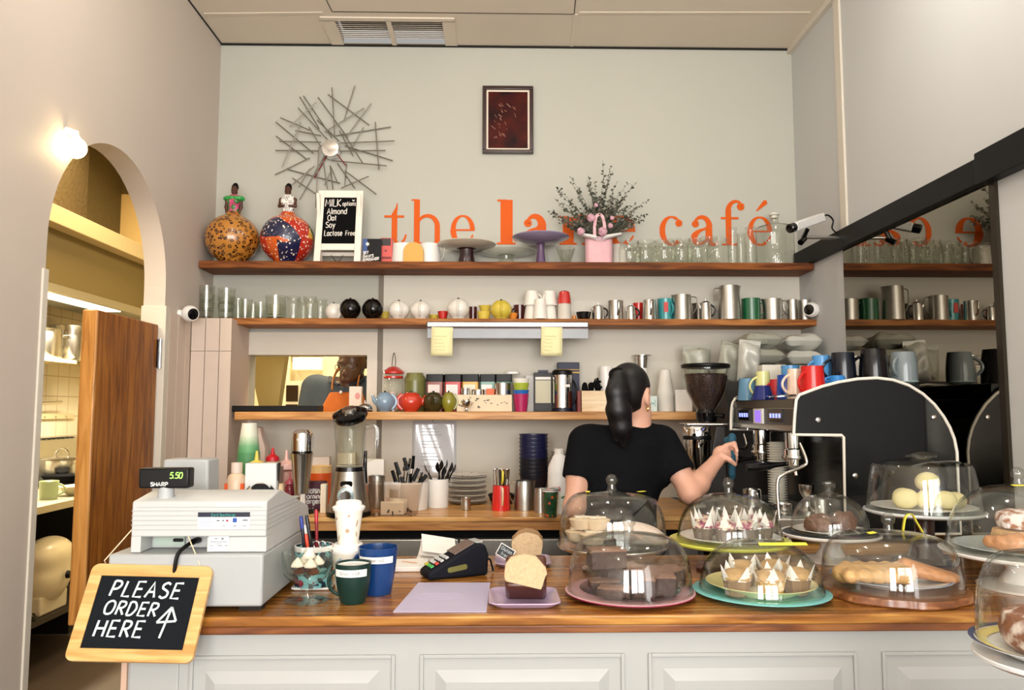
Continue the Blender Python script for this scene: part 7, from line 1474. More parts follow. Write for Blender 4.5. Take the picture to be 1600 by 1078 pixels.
obj('boiler_cover', MB().bx(el(1.06, YF+.02, 1.37), el(1.48, YR-.002, ztray)), mat('232322', .3, .5), t, bevel=.004); obj('rear_deck', MB().bx(el(1.20, YF+.02, ztray), el(1.47, YR-.002, 1.492)), PANEL, t, bevel=.004)
obj('front_fascia', MB().prism([(1.03-eo.x, 1.325-eo.z), (1.20-eo.x, 1.30-eo.z), (1.20-eo.x, 1.40-eo.z), (1.05-eo.x, 1.436-eo.z), (1.035-eo.x, 1.42-eo.z)], YF+.02-eo.y, YR-.002-eo.y), mat('8d867a', .25, .9, .1, 20, name='fascia_steel'), t)
obj('top_band', MB().bx(el(1.024, YF+.02, 1.408), el(1.06, YR-.002, 1.436)), mat('5a5148', .3, .6), t); obj('dark_strip', MB().bx(el(1.0245, YF+.02, 1.345), el(1.034, YR-.002, 1.402)), mat('26211e', .3, .3), t)
# fascia items stand proud of the front towards the barista (-x)
def fas(px, py, Y): return PX(px, py, 1.022) 
def fbox(nm, y, z, dy, dz, m, dx=.006): return obj(nm, MB().bx(el(1.024-dx, y-dy/2, z-dz/2), el(1.026, y+dy/2, z+dz/2)), m, t, bevel=.001)
for y in (2.80, 3.16):
    b = fbox('button_panel', y, 1.378, .13, .044, GBLACK)
    for i in range(4): obj('lit_button', MB().bx(el(1.0165, y-.052+i*.03, 1.37), el(1.018, y-.036+i*.03, 1.386)), mat('8f9cff', .4, emit=1.5, name='button_light'), b)
scn = fbox('display_bezel', 2.985, 1.375, .10, .058, WPLAS, .008); obj('display', MB().bx(el(1.0145, 2.95, 1.352), el(1.0155, 3.01, 1.396)), mat('7a5ae0', .3, emit=1.3, name='purple_screen'), scn)
for y in (2.78, 3.12):
    gx = 1.075; g = obj('group_head', MB().at(el(gx, y, 1.232)).lathe([(0, 0), (.036, 0), (.036, .025), (.030, .03), (.032, .085), (0, .085)], 32), CHROME, t)
    obj('group_collar', MB().at(el(gx, y, 1.222)).lathe([(0, 0), (.040, 0), (.042, .008), (.040, .014), (0, .014)], 32), STEEL, g)
    obj('portafilter_basket', MB().at(el(gx, y, 1.19)).lathe([(0, 0), (.02, 0), (.03, .01), (.031, .032), (0, .032)], 28), CHROME, g); obj('portafilter_handle', MB().tube([el(gx-.03, y, 1.205), el(gx-.07, y-.004, 1.202), el(gx-.10, y-.006, 1.198), el(gx-.175, y-.008, 1.192)], [.008, .010, .0145, .013], 14), GBLACK, g)
    obj('spout', MB().tube([el(gx, y-.012, 1.19), el(gx, y-.02, 1.165)], .007, 8), CHROME, g)
wand = lambda pts: obj('steam_wand', MB().tube(smooth([el(*q) for q in pts], 6), .006, 10), STEEL, t)
a = [P(1250, 692, 2.66), P(1260, 718, 2.64), P(1256, 728, 2.64), P(1225, 741, 2.63), P(1215, 752, 2.63), P(1216, 790, 2.62), P(1221, 838, 2.60)]; wand(a)
wand([P(1163, 678, 3.26), P(1167, 695, 3.24), P(1160, 702, 3.22), P(1140, 696, 3.2)])
obj('far_guard', MB().tube(smooth([el(*P(1142, 672, 3.3)), el(*P(1143, 640, 3.31)), el(*P(1147, 626, 3.31)), el(*P(1160, 621, 3.31)), el(*P(1240, 621, 3.31))], 5), .006, 8), EDGE, t)
for px in (1172, 1203): obj('cup_rail_post', MB().tube([el(*P(px-4, 672, 2.98+(1203-px)*.006)), el(*P(px, 628, 2.98+(1203-px)*.006))], .004, 8), CHROME, t)
obj('cup_rail', MB().tube([el(1.035, YF+.03, ztray+.012), el(1.035, YR-.01, ztray+.012)], .0045, 8), CHROME, t)
obj('drip_tray', MB().bx(el(.945, YF-.02, CTZ+.03), el(1.19, YR, CTZ+.085)), BRUSH, t, bevel=.004); m = MB()
for i in range(24): y = YF+.01+i*.0285; m.bx(el(.95, y, CTZ+.0855), el(1.185, y+.012, CTZ+.089))
obj('tray_grate', m, STEEL, t); obj('back_splash', MB().bx(el(1.183, YF+.02, CTZ+.089), el(1.1895, YR-.004, 1.30)), mat('0d0c0c', .15, .4), t)
for x in (1.0, 1.45):
    for y in (YF+.05, YR-.08): obj('foot', MB().at(el(x, y, CTZ+.001)).lathe([(0, 0), (.02, 0), (.018, .029), (0, .029)], 16), CHROME, t)
# things on the drip tray
zt_ = CTZ+.0896
LIDM = mat('e9e4d6', .4, name='lid_white')
for i in range(24):
    o = single('cup_cover', 'white plastic cup cover in the tall ridged stack on the machine tray', 'lid', MB().lathe([(0, 0), (.026, 0), (.036, .0015), (.037, .0045), (.028, .006), (.026, .009), (0, .009)], 26), LIDM, Vector((1.10, 3.02, zt_+i*.0098)), 0, 'stacked white cup covers')
t2 = thing('tamper', 'steel tamper standing on the machine tray', 'tamper', Vector((1.085, 2.70, zt_))); obj('base', MB().lathe([(0, 0), (.029, 0), (.029, .01), (.012, .024), (.009, .04), (0, .04)], 26), STEEL, t2); obj('handle', MB().lathe([(0, .039), (.009, .039), (.013, .055), (.024, .075), (.026, .098), (.024, .10), (0, .10)], 26), STEEL, t2)
jug('steel_jug', 'squat steel jug on the machine tray nearest the bell dome', Vector((1.135, 2.70, zt_)), .03, .028, .05, BRUSH, PI, hand=False); jug('steel_jug', 'small steel jug on the tray under the far group', Vector((.985, 2.98, zt_)), .036, .034, .055, STEEL, PI*.5)
t2 = thing('portafilter', 'spare portafilter lying on the machine tray, black handle forward', 'portafilter', Vector((1.0, 2.70, zt_))); obj('basket', MB().lathe([(0, 0), (.028, 0), (.031, .012), (.033, .034), (.029, .034), (.026, .006), (0, .006)], 28), STEEL, t2); obj('handle', MB().tube([(-.025, -.01, .02), (-.06, -.03, .024), (-.085, -.06, .012)], [.008, .012, .010], 12), GBLACK, t2)
# mugs on top of the machine
deck = 1.4926; low = ztray+.0006
def mm(label, px, Y, z, wb, wt, h_, c, ang, inv=True, **k):
    u = mp(Y, 1.5); mug('coffee_mug', label, on(px, Y, z), wb/2*u, wt/2*u, h_*u, mat(c, .18, coat=.25, spec=.35) if isinstance(c, str) else c, ang, inv, None, **k)
mm('tall black mug with a blue sheen upside down on the machine', 1318, 2.80, deck, 34, 39, 50, '111722', PI-.2, hw=.005, bulge=.002); mm('tall glossy black mug in the middle of the machine top', 1366, 2.76, deck, 36, 44, 55, '0b0b10', PI-.5, hw=.006, bulge=.003); mm('grey mug upside down nearest the mirror on the machine', 1413, 2.78, deck+.011, 34, 40, 46, '7b8587', PI+.6, hw=.006, bulge=.003)
single('saucer', 'pale mint saucer under the grey mug on the machine', 'saucer', MB().lathe([(0, 0), (.03, 0), (.05, .009), (.049, .0105), (.03, .004), (0, .004)], 32), mat('c3d9d0', .25, coat=.5), on(1413, 2.78, deck))
mm('white cup between the two tall black mugs', 1345, 2.90, deck, 20, 27, 46, WHITE, 0, handle=False); mm('sky blue mug upside down behind the red mug', 1284, 2.86, deck, 26, 33, 46, '4f8fc6', PI+.2); mm('small bright blue cup low before the tall black mug', 1308, 2.68, deck, 22, 30, 12, '2f7cc0', PI, out=.014, hw=.004); mm('white cup lying low before the glossy black mug', 1352, 2.68, deck, 18, 30, 9, WHITE, PI, out=.01, handle=False)
mm('red mug with its handle forward on the machine top', 1270, 2.67, ztray+.0006, 34, 42, 51, 'c2201e', PI+.5, hw=.0055); mm('pale pink mug behind the red mug', 1243, 2.74, low, 22, 26, 47, 'e6cdb8', PI+.3); mm('small navy cup upside down at the cup rail', 1192, 2.98, low, 22, 36, 22, '16246a', PI/2, out=.016); mm('dusty blue tumbler upside down at the far cup rail', 1168, 3.18, low, 24, 31, 34, '5f8ba8', 0, handle=False); mm('pale yellow cup upside down behind the navy cup', 1193, 3.12, low, 20, 26, 45, 'dfe09a', PI+.1)
mm('red cup between the navy and blue cups', 1212, 3.05, low, 26, 16, 32, 'b81c28', PI, False, out=.012); mm('cobalt blue mug with a big loop handle at the cup rail', 1229, 2.84, low, 26, 30, 38, '2148a8', PI+.9, hw=.004); mm('light blue cup standing behind the cobalt mug', 1236, 3.05, low, 28, 24, 54, '5a9ad0', 0, handle=False)
mm('sand-coloured mug at the mirror end of the machine', 1470, 2.98, deck-.055, 44, 52, 40, 'b09a80', 0, handle=False) if False else None
single('white_carton', 'cream carton behind the cups at the machine back', 'carton', MB().bx((-.05, -.03, 0), (.05, .03, .15)), mat('e4ded0', .6), Vector((on(1207, 3.24, low).x, 3.24, low)))
single('control_box', 'black appliance box behind the machine against the mirror', 'appliance', MB().bx((-.045, -.12, 0), (.045, .08, .52)), mat('121212', .4), Vector((1.55, 3.43, CTZ+.0006)), bevel=.004)
# coffee bags on a crate behind the machine
t = thing('storage_crate', 'dark crate behind the espresso machine holding coffee bags', 'crate', (1.255, 3.68, CTZ+.0006)); obj('crate_body', MB().bx((-.195, -.15, 0), (.28, .28, .58)), mat('2a2622', .6), t, bevel=.004)
FOIL = mat('a6a698', .38, .1, .15, 14, bump=.25, coat=.2, name='foil_bag'); FOIL2 = mat('c4c4ba', .38, .1, .12, 14, bump=.2, coat=.2, name='pale_foil_bag')
def foilbag(label, loc, w, h, d, rot, m=FOIL, seed=1, grp='foil coffee bags'):
    rng = random.Random(seed); k = [rng.uniform(-1, 1) for _ in range(8)]
    def s(a, b, sg):
        e = max(0, 1-abs(2*a-1)**4)*max(0, (1-abs(2*b-1)**5)); w_ = w*(1-.06*math.sin(PI*b))
        return ((a-.5)*w_, sg*(d/2*e**.6+.004*math.sin(9*a+k[0]*4+5*b)*e+.006*math.sin(13*b+k[1]*5+4*a)*e), b*h+.006*math.sin(7*a+k[2]*3)*(b > .9))
    mb = MB(); mb.grid(lambda a, b: s(a, b, -1), 16, 18); mb.grid(lambda a, b: s(a, b, 1), 16, 18)
    o = single('coffee_bag', label, 'coffee bag', mb, m, loc, 0, grp, rot=rot); obj('crimped_top', MB().bx((-w*.49, -.0025, h-.012), (w*.49, .0025, h+.012)), m, o); return o
zc_ = CTZ+.5812
foilbag('grey-green foil bag standing behind the grinder hopper', Vector((on(1090, 3.86, SH3).x, 3.86, SH3+.001)), 46*mp(3.86), 100*mp(3.86), .06, (0, 0, .05), seed=2)
foilbag('foil bag leaning beside the grinder hopper, top folded', Vector((on(1133, 3.72, zc_).x, 3.70, zc_)), 42*mp(3.7), .185, .07, (-.05, .25, .2), seed=3); foilbag('pale upright foil bag at the middle of the coffee bag pile', Vector((on(1166, 3.62, zc_).x, 3.60, zc_)), 36*mp(3.6), .185, .08, (-.03, .1, .1), FOIL2, 4)
x_ = on(1215, 3.72, zc_).x
for i, (px, Y, z, w_, l_, s_) in enumerate(((1193, 3.72, zc_+.045, .17, .20, 'foil bag lying lowest beneath the stacked coffee bags'), (1265, 3.74, zc_+.045, .16, .20, 'foil bag lying lowest next to the mirror wall'), (1190, 3.70, zc_+.125, .18, .21, 'foil bag in the middle of the lying stack'), (1262, 3.74, zc_+.122, .17, .20, 'foil bag in the middle of the pile nearest the mirror wall'), (1186, 3.72, zc_+.205, .19, .21, 'foil bag topmost at the grinder end of the pile'), (1258, 3.75, zc_+.20, .18, .2, 'foil bag topmost at the mirror end of the pile'))):
    X_ = on(px, Y, z).x; foilbag(s_, Vector((min(X_, 1.48), Y-l_/2, z)), w_, l_, .075, (-PI/2-.06, 0, .12*(-1)**i), [FOIL, FOIL2][i % 2], 7+i)
# ------------------------------------------------------------------ woman at the machine
SK = mat('d9a58c', .5, 0, .05, 18, name='woman_skin'); TEE = mat('0c0d10', .85, 0, .2, 9, bump=.9, spec=.1, name='black_tee'); HAIR = wood('black_hair', '050405', '0b090a', '1d191a', axis=2, rough=.42, coat=.0, sc=6); JEAN = mat('1d2028', .8, name='dark_trousers')
def V(px, py, Y): return P(px, py, Y)
t = thing('person', 'woman in a black t-shirt with a dark ponytail, back turned, wiping the machine', 'person', (V(975, 700, 2.85).x, 2.85, 0)); wo = t.location
Yw = 2.85
def lw(v): return tuple(Vector(v)-wo)
hc = V(985, 611, 2.83); nk = V(996, 652, 2.85); nb = V(990, 668, 2.86)
shL, shR = V(912, 690, 2.86), V(1036, 690, 2.88); ch = V(973, 730, 2.86); ws = V(965, 790, 2.84); hp = Vector((ws.x-.0, 2.84, .90))
elL, elR = V(897, 792, 2.80), V(1078, 770, 2.80); wrL = V(915, 800, 3.02); wrR = V(1118, 722, 2.93)
fd = Vector((.62, .76, -.12)).normalized()  # face direction
def torso(f, e=0.0, k=.05):
    f.cap(lw(ch+Vector((-.045, 0, .015))), lw(ch+Vector((.045, 0, .015))), .105+e, .105+e, k, sc=(1, .78, 1.05))
    f.cap(lw(shL+Vector((.045, 0, -.012))), lw(shR+Vector((-.045, 0, -.012))), .052+e, .052+e, k, sc=(1, .95, 1)); f.cap(lw(nb+Vector((0, .0, -.055))), lw(nb+Vector((0, .0, -.025))), .075+e, .05+e, .05)
    f.cap(lw(ch+Vector((0, 0, -.05))), lw(ws), .112+e, .105+e, k, sc=(1.05, .8, 1)); f.cap(lw(ws), lw(hp), .108+e, .14+e, k, sc=(1.05, .82, 1))
f = Field((-.34, -.25, -.01), (.52, .34, 1.62), .0062)
torso(f)
f.cap(lw(nb+Vector((0, 0, -.03))), lw(nk+Vector((0, -.005, .01))), .05, .043, .03); f.cap(lw(nk), lw(hc+Vector((.01, .01, -.03))), .043, .05, .03)
f.ell(lw(hc), (.069, .083, .098), (-.1, 0, -.68), .02); f.ell(lw(hc+fd*.035+Vector((0, 0, -.052))), (.045, .05, .05), (0, 0, -.68), .03)
f.ell(lw(hc+fd*.088+Vector((0, 0, -.022))), (.012, .016, .018), (0, 0, -.68), .012); f.ell(lw(hc+fd*.078+Vector((0, 0, -.062))), (.02, .010, .009), (0, 0, -.68), .01)
side = Vector((fd.y, -fd.x, 0)).normalized()
er = hc+side*.067+Vector((0, 0, -.022)); f.ell(lw(er-fd*.006+side*.006), (.012, .019, .033), (.1, 0, -.72), .006); f.ell(lw(er+side*.014), (.006, .011, .019), (.1, 0, -.72), .004, True); f.ell(lw(hc-side*.067+Vector((0, 0, -.02))), (.009, .018, .028), (0, 0, -.72), .008)
for sh, el_, wr in ((shL, elL, wrL), (shR, elR, wrR)):
    f.cap(lw(sh), lw(sh.lerp(el_, .55)), .048, .043, .025); f.cap(lw(sh.lerp(el_, .55)), lw(el_), .043, .037, .02); f.cap(lw(el_), lw(el_.lerp(wr, .3)), .038, .040, .02); f.cap(lw(el_.lerp(wr, .3)), lw(wr), .040, .026, .02)
# right hand holding a cloth: palm, four bent fingers and a thumb
hd = (wrR-elR).normalized(); pal = wrR+hd*.045; f.cap(lw(wrR), lw(pal), .024, .027, .012, sc=(1, 1, 1)); f.ell(lw(pal+hd*.012), (.036, .026, .034), (0, .4, 0), .012)
for i in range(4):
    b0 = pal+hd*.035+Vector((.004*i, -.020+.014*i, .022-.015*i)); b1 = b0+hd*.03+Vector((.016, -.010, -.006)); b2 = b1+Vector((.006, -.012+.004*i, -.030)); f.cap(lw(b0), lw(b1), .0105, .0095, .006); f.cap(lw(b1), lw(b2), .0095, .0080, .004)
f.cap(lw(pal+Vector((-.004, -.024, .006))), lw(pal+Vector((.022, -.04, -.012))), .0115, .0105, .008); f.cap(lw(pal+Vector((.022, -.04, -.012))), lw(pal+Vector((.044, -.036, -.03))), .0105, .0085, .004)
# left hand resting forward
hl = (wrL-elL).normalized(); pl_ = wrL+hl*.05; f.cap(lw(wrL), lw(pl_), .025, .027, .012)
for i in range(4):
    b0 = pl_+hl*.02+Vector((-.024+.016*i, 0, 0)); f.cap(lw(b0), lw(b0+hl*.04+Vector((0, 0, -.01))), .0095, .009, .004); f.cap(lw(b0+hl*.04+Vector((0, 0, -.01))), lw(b0+hl*.055+Vector((0, 0, -.035))), .009, .0075, .004)
f.cap(lw(pl_+Vector((.025, 0, 0))), lw(pl_+Vector((.045, .03, -.015))), .011, .009, .006)
for sx in (-.085, .085):
    h0 = hp+Vector((sx, 0, -.03)); f.cap(lw(h0), lw(Vector((h0.x, 2.85, .48))), .088, .058, .04); f.cap(lw(Vector((h0.x, 2.85, .48))), lw(Vector((h0.x, 2.83, .09))), .056, .036, .02); f.cap(lw(Vector((h0.x, 2.82, .045))), lw(Vector((h0.x+sx*.2, 2.97, .032))), .036, .03, .02)
obj('body', f.mesh(), SK, t)
f = Field((-.3, -.2, .80), (.36, .22, 1.42), .005)
for sh, el_, q in ((shL, elL, .52), (shR, elR, .58)): f.cap(lw(sh), lw(sh.lerp(el_, q)), .058, .060, .03)
for sh, el_, q in ((shL, elL, .52), (shR, elR, .58)):
    d = (el_-sh).normalized(); pt = Vector(lw(sh.lerp(el_, q)))
    # cut only the sleeve end: subtract a slab beyond the cuff
    f.cap(tuple(pt+d*.132), tuple(pt+d*.22), .13, .13, .004, True)
torso(f, .010, .05); f.keep((0, 0, -1), -.86)
nk2 = Vector(lw(nb)); f.ell(tuple(nk2+Vector((.004, .01, .045))), (.062, .06, .05), k=.006, sub=True)
obj('t_shirt', f.mesh(), TEE, t)
f = Field((-.26, -.22, -.01), (.3, .25, .95), .009)
f.cap(lw(hp+Vector((0, 0, .03))), lw(hp+Vector((0, 0, -.02))), .135, .15, .05, sc=(1.06, .84, 1))
for sx in (-.085, .085): h0 = hp+Vector((sx, 0, -.03)); f.cap(lw(h0), lw(Vector((h0.x, 2.85, .48))), .097, .068, .04); f.cap(lw(Vector((h0.x, 2.85, .48))), lw(Vector((h0.x, 2.83, .10))), .066, .055, .02)
obj('trousers', f.mesh(), JEAN, t)
f = Field((-.3, -.3, 1.1), (.3, .3, 1.65), .0045); f.ell(lw(hc+Vector((0, 0, .006))-fd*.012), (.076, .092, .098), (-.1, 0, -.68), .02)
f.keep(tuple(fd), fd.dot(Vector(lw(hc)))+.040, .02)
f.cap(lw(er+fd*.022+Vector((0, 0, -.055))), lw(er+fd*.02+Vector((0, 0, .008))), .032, .026, .012, True); f.ell(lw(er+Vector((.014, -.006, -.012))), (.034, .036, .046), (0, 0, -.7), .012, True)
f.cap(lw(nk+Vector((.02, .03, -.02))), lw(nk+Vector((.035, .02, .004))), .05, .040, .015, True)
pn = [V(966, 588, 2.745), V(963, 612, 2.735), V(966, 640, 2.735), V(971, 668, 2.745), V(974, 694, 2.755)]; pr = [.024, .034, .036, .031, .014]
for i in range(4): f.cap(lw(pn[i]), lw(pn[i+1]), pr[i], pr[i+1], .02, sc=(1, .8, 1))
f.cap(lw(V(954, 640, 2.745)), lw(V(962, 690, 2.75)), .018, .006, .012); f.cap(lw(V(980, 640, 2.745)), lw(V(983, 686, 2.755)), .018, .006, .012)
hr = obj('hair', f.mesh(), HAIR, t)
obj('hair_tie', MB().at(lw(pn[0]+Vector((0, .012, .004))), (1.1, 0, 0)).lathe([(.022, -.005), (.031, -.005), (.033, 0), (.031, .005), (.022, .005)], 20), MBLACK, hr)
ep = er+Vector((.002, -.004, -.034)); obj('earring', MB().tube([lw(ep+Vector((.0, .008*math.cos(a), -.009+.009*math.sin(a)))) for a in [PI/2+2*PI*i/14 for i in range(13)]], .0022, 6), mat('e8c87a', .15, 1), t)
# blue cloth in her hand
q = pal+hd*.06; f = Field((-.08, -.08, -.17), (.08, .08, .1), .004)
for i in range(5): f.cap((.0+.008*math.sin(i), -.02+.011*i, .035-.004*i), (.004*i-.004, -.018+.009*i, -.11-.012*(i % 2)), .013, .011, .010)
single('cleaning_cloth', 'dark teal cleaning cloth hanging from the woman\'s raised hand', 'cloth', f.mesh(), mat('25566a', .85, 0, .2, 60, bump=.3, name='teal_cloth'), q+Vector((.016, .01, .01)))
# ------------------------------------------------------------------ kitchen seen through the archway and the pass-through
KW = mat('b8a274', .6, 0, .05, 4, name='kitchen_wall_paint'); KX = -3.3
TILE = tilemat('white_tiles', 'e6dcc4', 'c2b292', .15)
struct('wall_kitchen_side', MB().bx((KX-.1, 1.2, 0), (KX, 6.5, CEIL)), TILE, flat=True)
struct('wall_kitchen_end', MB().bx((KX-.1, 6.4, 0), (1.8, 6.5, CEIL)), mat('e3d2a4', .6, 0, .03, 4, name='kitchen_cream'), flat=True)
struct('wall_kitchen_near', MB().bx((KX-.1, 1.1, 0), (LX-TH, 1.2, CEIL)), KW, flat=True)
struct('wall_kitchen_far_side', MB().bx((.9, 4.1, 0), (1.0, 6.4, CEIL)), KW, flat=True)
struct('ceiling_kitchen', MB().bx((KX-.1, 1.1, CEIL+.0), (LX-TH, 6.5, CEIL+.06)).bx((LX-TH, 4.1, CEIL), (1.0, 6.5, CEIL+.06)), KW, flat=True)
# upper brown stucco wall, bulkhead beam and duct
STU = mat('54431f', .9, 0, .35, 45, bump=.8, name='brown_stucco'); OLV = mat('705e30', .6, 0, .06, 5, name='olive_panel')
def Q(px, py, X): return PX(px, py, X)
zb0, zb1_ = Q(150, 352, -2.45).z, Q(150, 378, -2.45).z
struct('wall_kitchen_upper', MB().bx((KX, 2.0, zb0+.02), (-2.62, Q(142, 300, -2.6).y, CEIL)), STU, flat=True)
struct('wall_kitchen_return', MB().bx((KX, Q(142, 300, -2.6).y, zb0+.02), (-2.70, Q(190, 300, -2.7).y, CEIL)), mat('5e4f28', .8, 0, .15, 20), flat=True)
struct('beam_kitchen', MB().bx((KX+.05, 2.0, zb1_), (-2.42, 6.38, zb0)), mat('c9b488', .6, 0, .03, 5, name='bulkhead_paint'), flat=True, bevel=.004)
single('upper_cabinet', 'cream cupboard on the kitchen bulkhead past the archway', 'cupboard', MB().bx((-.3, -.25, 0), (.3, .25, .42)), mat('d6b778', .5), (-2.78, 5.72, zb0+.001))
# range hood over the stove
zh1 = Q(71, 442, -2.5).z; zh0 = Q(71, 453, -2.5).z
t = thing('range_hood', 'long stainless range hood with a lit lamp above the kitchen stove', 'range hood', (-2.75, 4.6, zh0))
obj('hood_front', MB().bx((.22, -1.6, 0), (.25, 1.6, zh1-zh0+.01)), BRUSH, t); obj('hood_panel', MB().bx((.2, -1.6, zh1-zh0+.01), (.24, 1.6, zb1_-zh0)), OLV, t); obj('hood_underside', MB().bx((-.28, -1.6, .035), (.22, 1.6, .045)), BRUSH, t)
obj('lamp', MB().bx((.0, .0, .015), (.14, .75, .034)), mat('fff0c8', .5, emit=7, name='hood_lamp_glow'), t, bevel=.005)
fl_ = obj('filter', MB().bx((-.1, -.75, .02), (.16, -.30, .034)), mat('cfc3a0', .4, .6), t); m = MB()
for i in range(8): m.bx((-.07, -.72+i*.05, .017), (.13, -.70+i*.05, .0205))
obj('filter_slots', m, mat('5a4a2c', .6), fl_)
# shelf with big pots
zs1 = Q(100, 562, -3.0).z
t = thing('kitchen_shelf', 'cream wall shelf under the hood carrying large stockpots', 'shelf', (-3.15, 4.9, zs1)); obj('board', MB().bx((-.145, -1.3, -.025), (.2, .55, 0)), mat('e2cf9f', .5), t); obj('bracket', MB().prism([(-.14, -.025), (.1, -.025), (-.14, -.14)], .3, .33), mat('c9a970', .5), t)
def pot(label, x, y, z, r, h, lid=False, dark=False):
    t = thing('stockpot', label, 'pot', (x, y, z)); m_ = STEEL
    obj('body', MB().lathe([(0, 0), (r*.97, 0), (r, .006), (r, h), (r*1.03, h+.003), (r*.98, h), (r*.97, .01), (0, .01)], 40), m_, t)
    for s_ in (-1, 1): obj('handle', MB().tube([(s_*r*1.0, -.04, h*.8), (s_*r*1.25, -.035, h*.82), (s_*r*1.25, .035, h*.82), (s_*r*1.0, .04, h*.8)], .006, 8), CHROME, t).rotation_euler.z = .6
    if lid: obj('lid', MB().lathe([(r*1.04, h+.003), (r*.9, h+.012), (0, h+.03)], 40), m_, t); obj('lid_handle', MB().tube([(r*.3*math.cos(a), 0, h+.024+.05*math.sin(a)) for a in [PI*i/10 for i in range(11)]], .006, 8), CHROME, t)
    return t
q0 = Q(112, 545, -3.07); pot('large steel stockpot on the kitchen shelf', -3.07, q0.y, zs1+.001, .15, .25); q1 = Q(78, 540, -3.10); pot('second steel stockpot nearer the doorway on the kitchen shelf', -3.10, q1.y-.09, zs1+.001, .12, .2)
single('kitchen_small_shelf', 'short cream corner shelf past the stockpots', 'shelf', MB().bx((-.12, -.3, -.02), (.1, .35, 0)), mat('dcc690', .5), (-3.18, 6.05, zs1+.015))
# knife rail with pan hanging
zk_ = Q(90, 650, -3.28).z; t = thing('pan_rail', 'cream wall strip with hooks on the kitchen tiles', 'rail', (-3.299, 5.5, zk_)); obj('strip', MB().bx((0, -.5, -.02), (.02, .55, .02)), mat('dcc8a0', .4), t); m = MB()
for i in range(7): m.at((.02, -.4+i*.14, -.004)).box((0, 0, 0), (.012, .012, .012))
obj('hooks', m, STEEL, t)
q = Q(62, 636, -2.98); t = thing('frying_pan', 'steel pan handle resting above the kitchen rail', 'pan', (-3.24, 5.35, zk_+.055)); obj('handle', MB().tube([(0, .0, .0), (.02, .18, .035), (.02, .42, .045)], .009, 8, flat=1.4), STEEL, t); obj('pan', MB().at((.0, -.15, -.02), (0, .25, 0)).lathe([(0, 0), (.1, 0), (.13, .04), (.125, .04), (.1, .006), (0, .006)], 30), STEEL, t)
obj('pan_hook', MB().tube([(-.055, .02, .0), (0, .02, .0)], .005, 6), STEEL, t)
# stove
zb = .90; ysv = 4.95
t = thing('gas_stove', 'stainless gas stove with a vented back beneath the tiles', 'stove', (-2.98, 5.45, 0)); obj('stove_body', MB().bx((-.31, -.45, 0), (.30, .75, .90)), mat('1a1714', .5, .3), t); obj('splash_back', MB().prism([(-.31, .90), (-.2, .90), (-.24, 1.19), (-.31, 1.19)], -.45, .75), BRUSH, t, bevel=.01)
m = MB()
for i in range(14): m.bx((-.232, -.3+i*.06, 1.19), (-.30, -.27+i*.06, 1.196))
obj('vent_slots', m, BLACK, t); m = MB()
for y in (-.2, .15, .5):
    m.bx((-.15, y-.14, .9), (.22, y-.125, .93)).bx((-.15, y+.125, .9), (.22, y+.14, .93)).bx((-.15, y-.007, .915), (.22, y+.007, .93)).bx((.03, y-.14, .915), (.045, y+.14, .93))
obj('trivet', m, BLACK, t)
q = Q(112, 735, -2.72); pot('steel saucepan with a lid and loop handle on the stove', -2.97, 5.36, .931, .155, .13, True)
t = thing('skillet', 'black skillet on the near stove burner', 'pan', (-2.82, 5.11, .931)); obj('pan', MB().lathe([(0, 0), (.1, 0), (.125, .045), (.12, .045), (.097, .006), (0, .006)], 34), MBLACK, t); obj('handle', MB().tube([(.11, .03, .04), (.2, .12, .07), (.24, .2, .085)], [.01, .011, .012], 8, flat=.6), MBLACK, t)
# steel bench
kx = -2.36; t = thing('kitchen_bench', 'stainless kitchen bench just past the archway', 'bench', (-2.7, 4.4, 0)); y0_ = PZ(62, 797, .90).y
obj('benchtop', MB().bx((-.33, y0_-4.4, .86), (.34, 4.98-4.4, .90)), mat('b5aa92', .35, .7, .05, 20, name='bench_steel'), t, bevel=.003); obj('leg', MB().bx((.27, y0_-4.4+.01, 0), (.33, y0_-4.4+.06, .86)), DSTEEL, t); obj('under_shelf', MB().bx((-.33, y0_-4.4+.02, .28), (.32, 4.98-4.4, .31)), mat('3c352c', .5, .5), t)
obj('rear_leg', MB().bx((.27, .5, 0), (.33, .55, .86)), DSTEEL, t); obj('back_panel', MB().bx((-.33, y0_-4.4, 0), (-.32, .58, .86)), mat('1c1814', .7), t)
q = PZ(78, 780, .901); t = mug('coffee_mug', 'pale green mug on the kitchen bench', Vector((q.x-.02, q.y+.02, .9006)), .045, .05, .10, mat('a9bb8a', .3, coat=.4), .35, hw=.006, out=.034)
q = PZ(113, 775, .901); t = thing('gratin_dish', 'cream oval dish with a lug handle beside the green mug', 'dish', Vector((q.x, q.y+.09, .9006))); obj('dish', MB().at((0, 0, 0), (0, 0, 1.1), (1.25, .8, 1)).lathe([(0, 0), (.06, 0), (.11, .05), (.115, .055), (.105, .055), (.058, .008), (0, .008)], 36), mat('efe2bd', .3, coat=.4), t); obj('lug', MB().tube([(.05, .10, .05), (.09, .17, .065)], [.014, .01], 8, flat=.5), mat('efe2bd', .3, coat=.4), t)
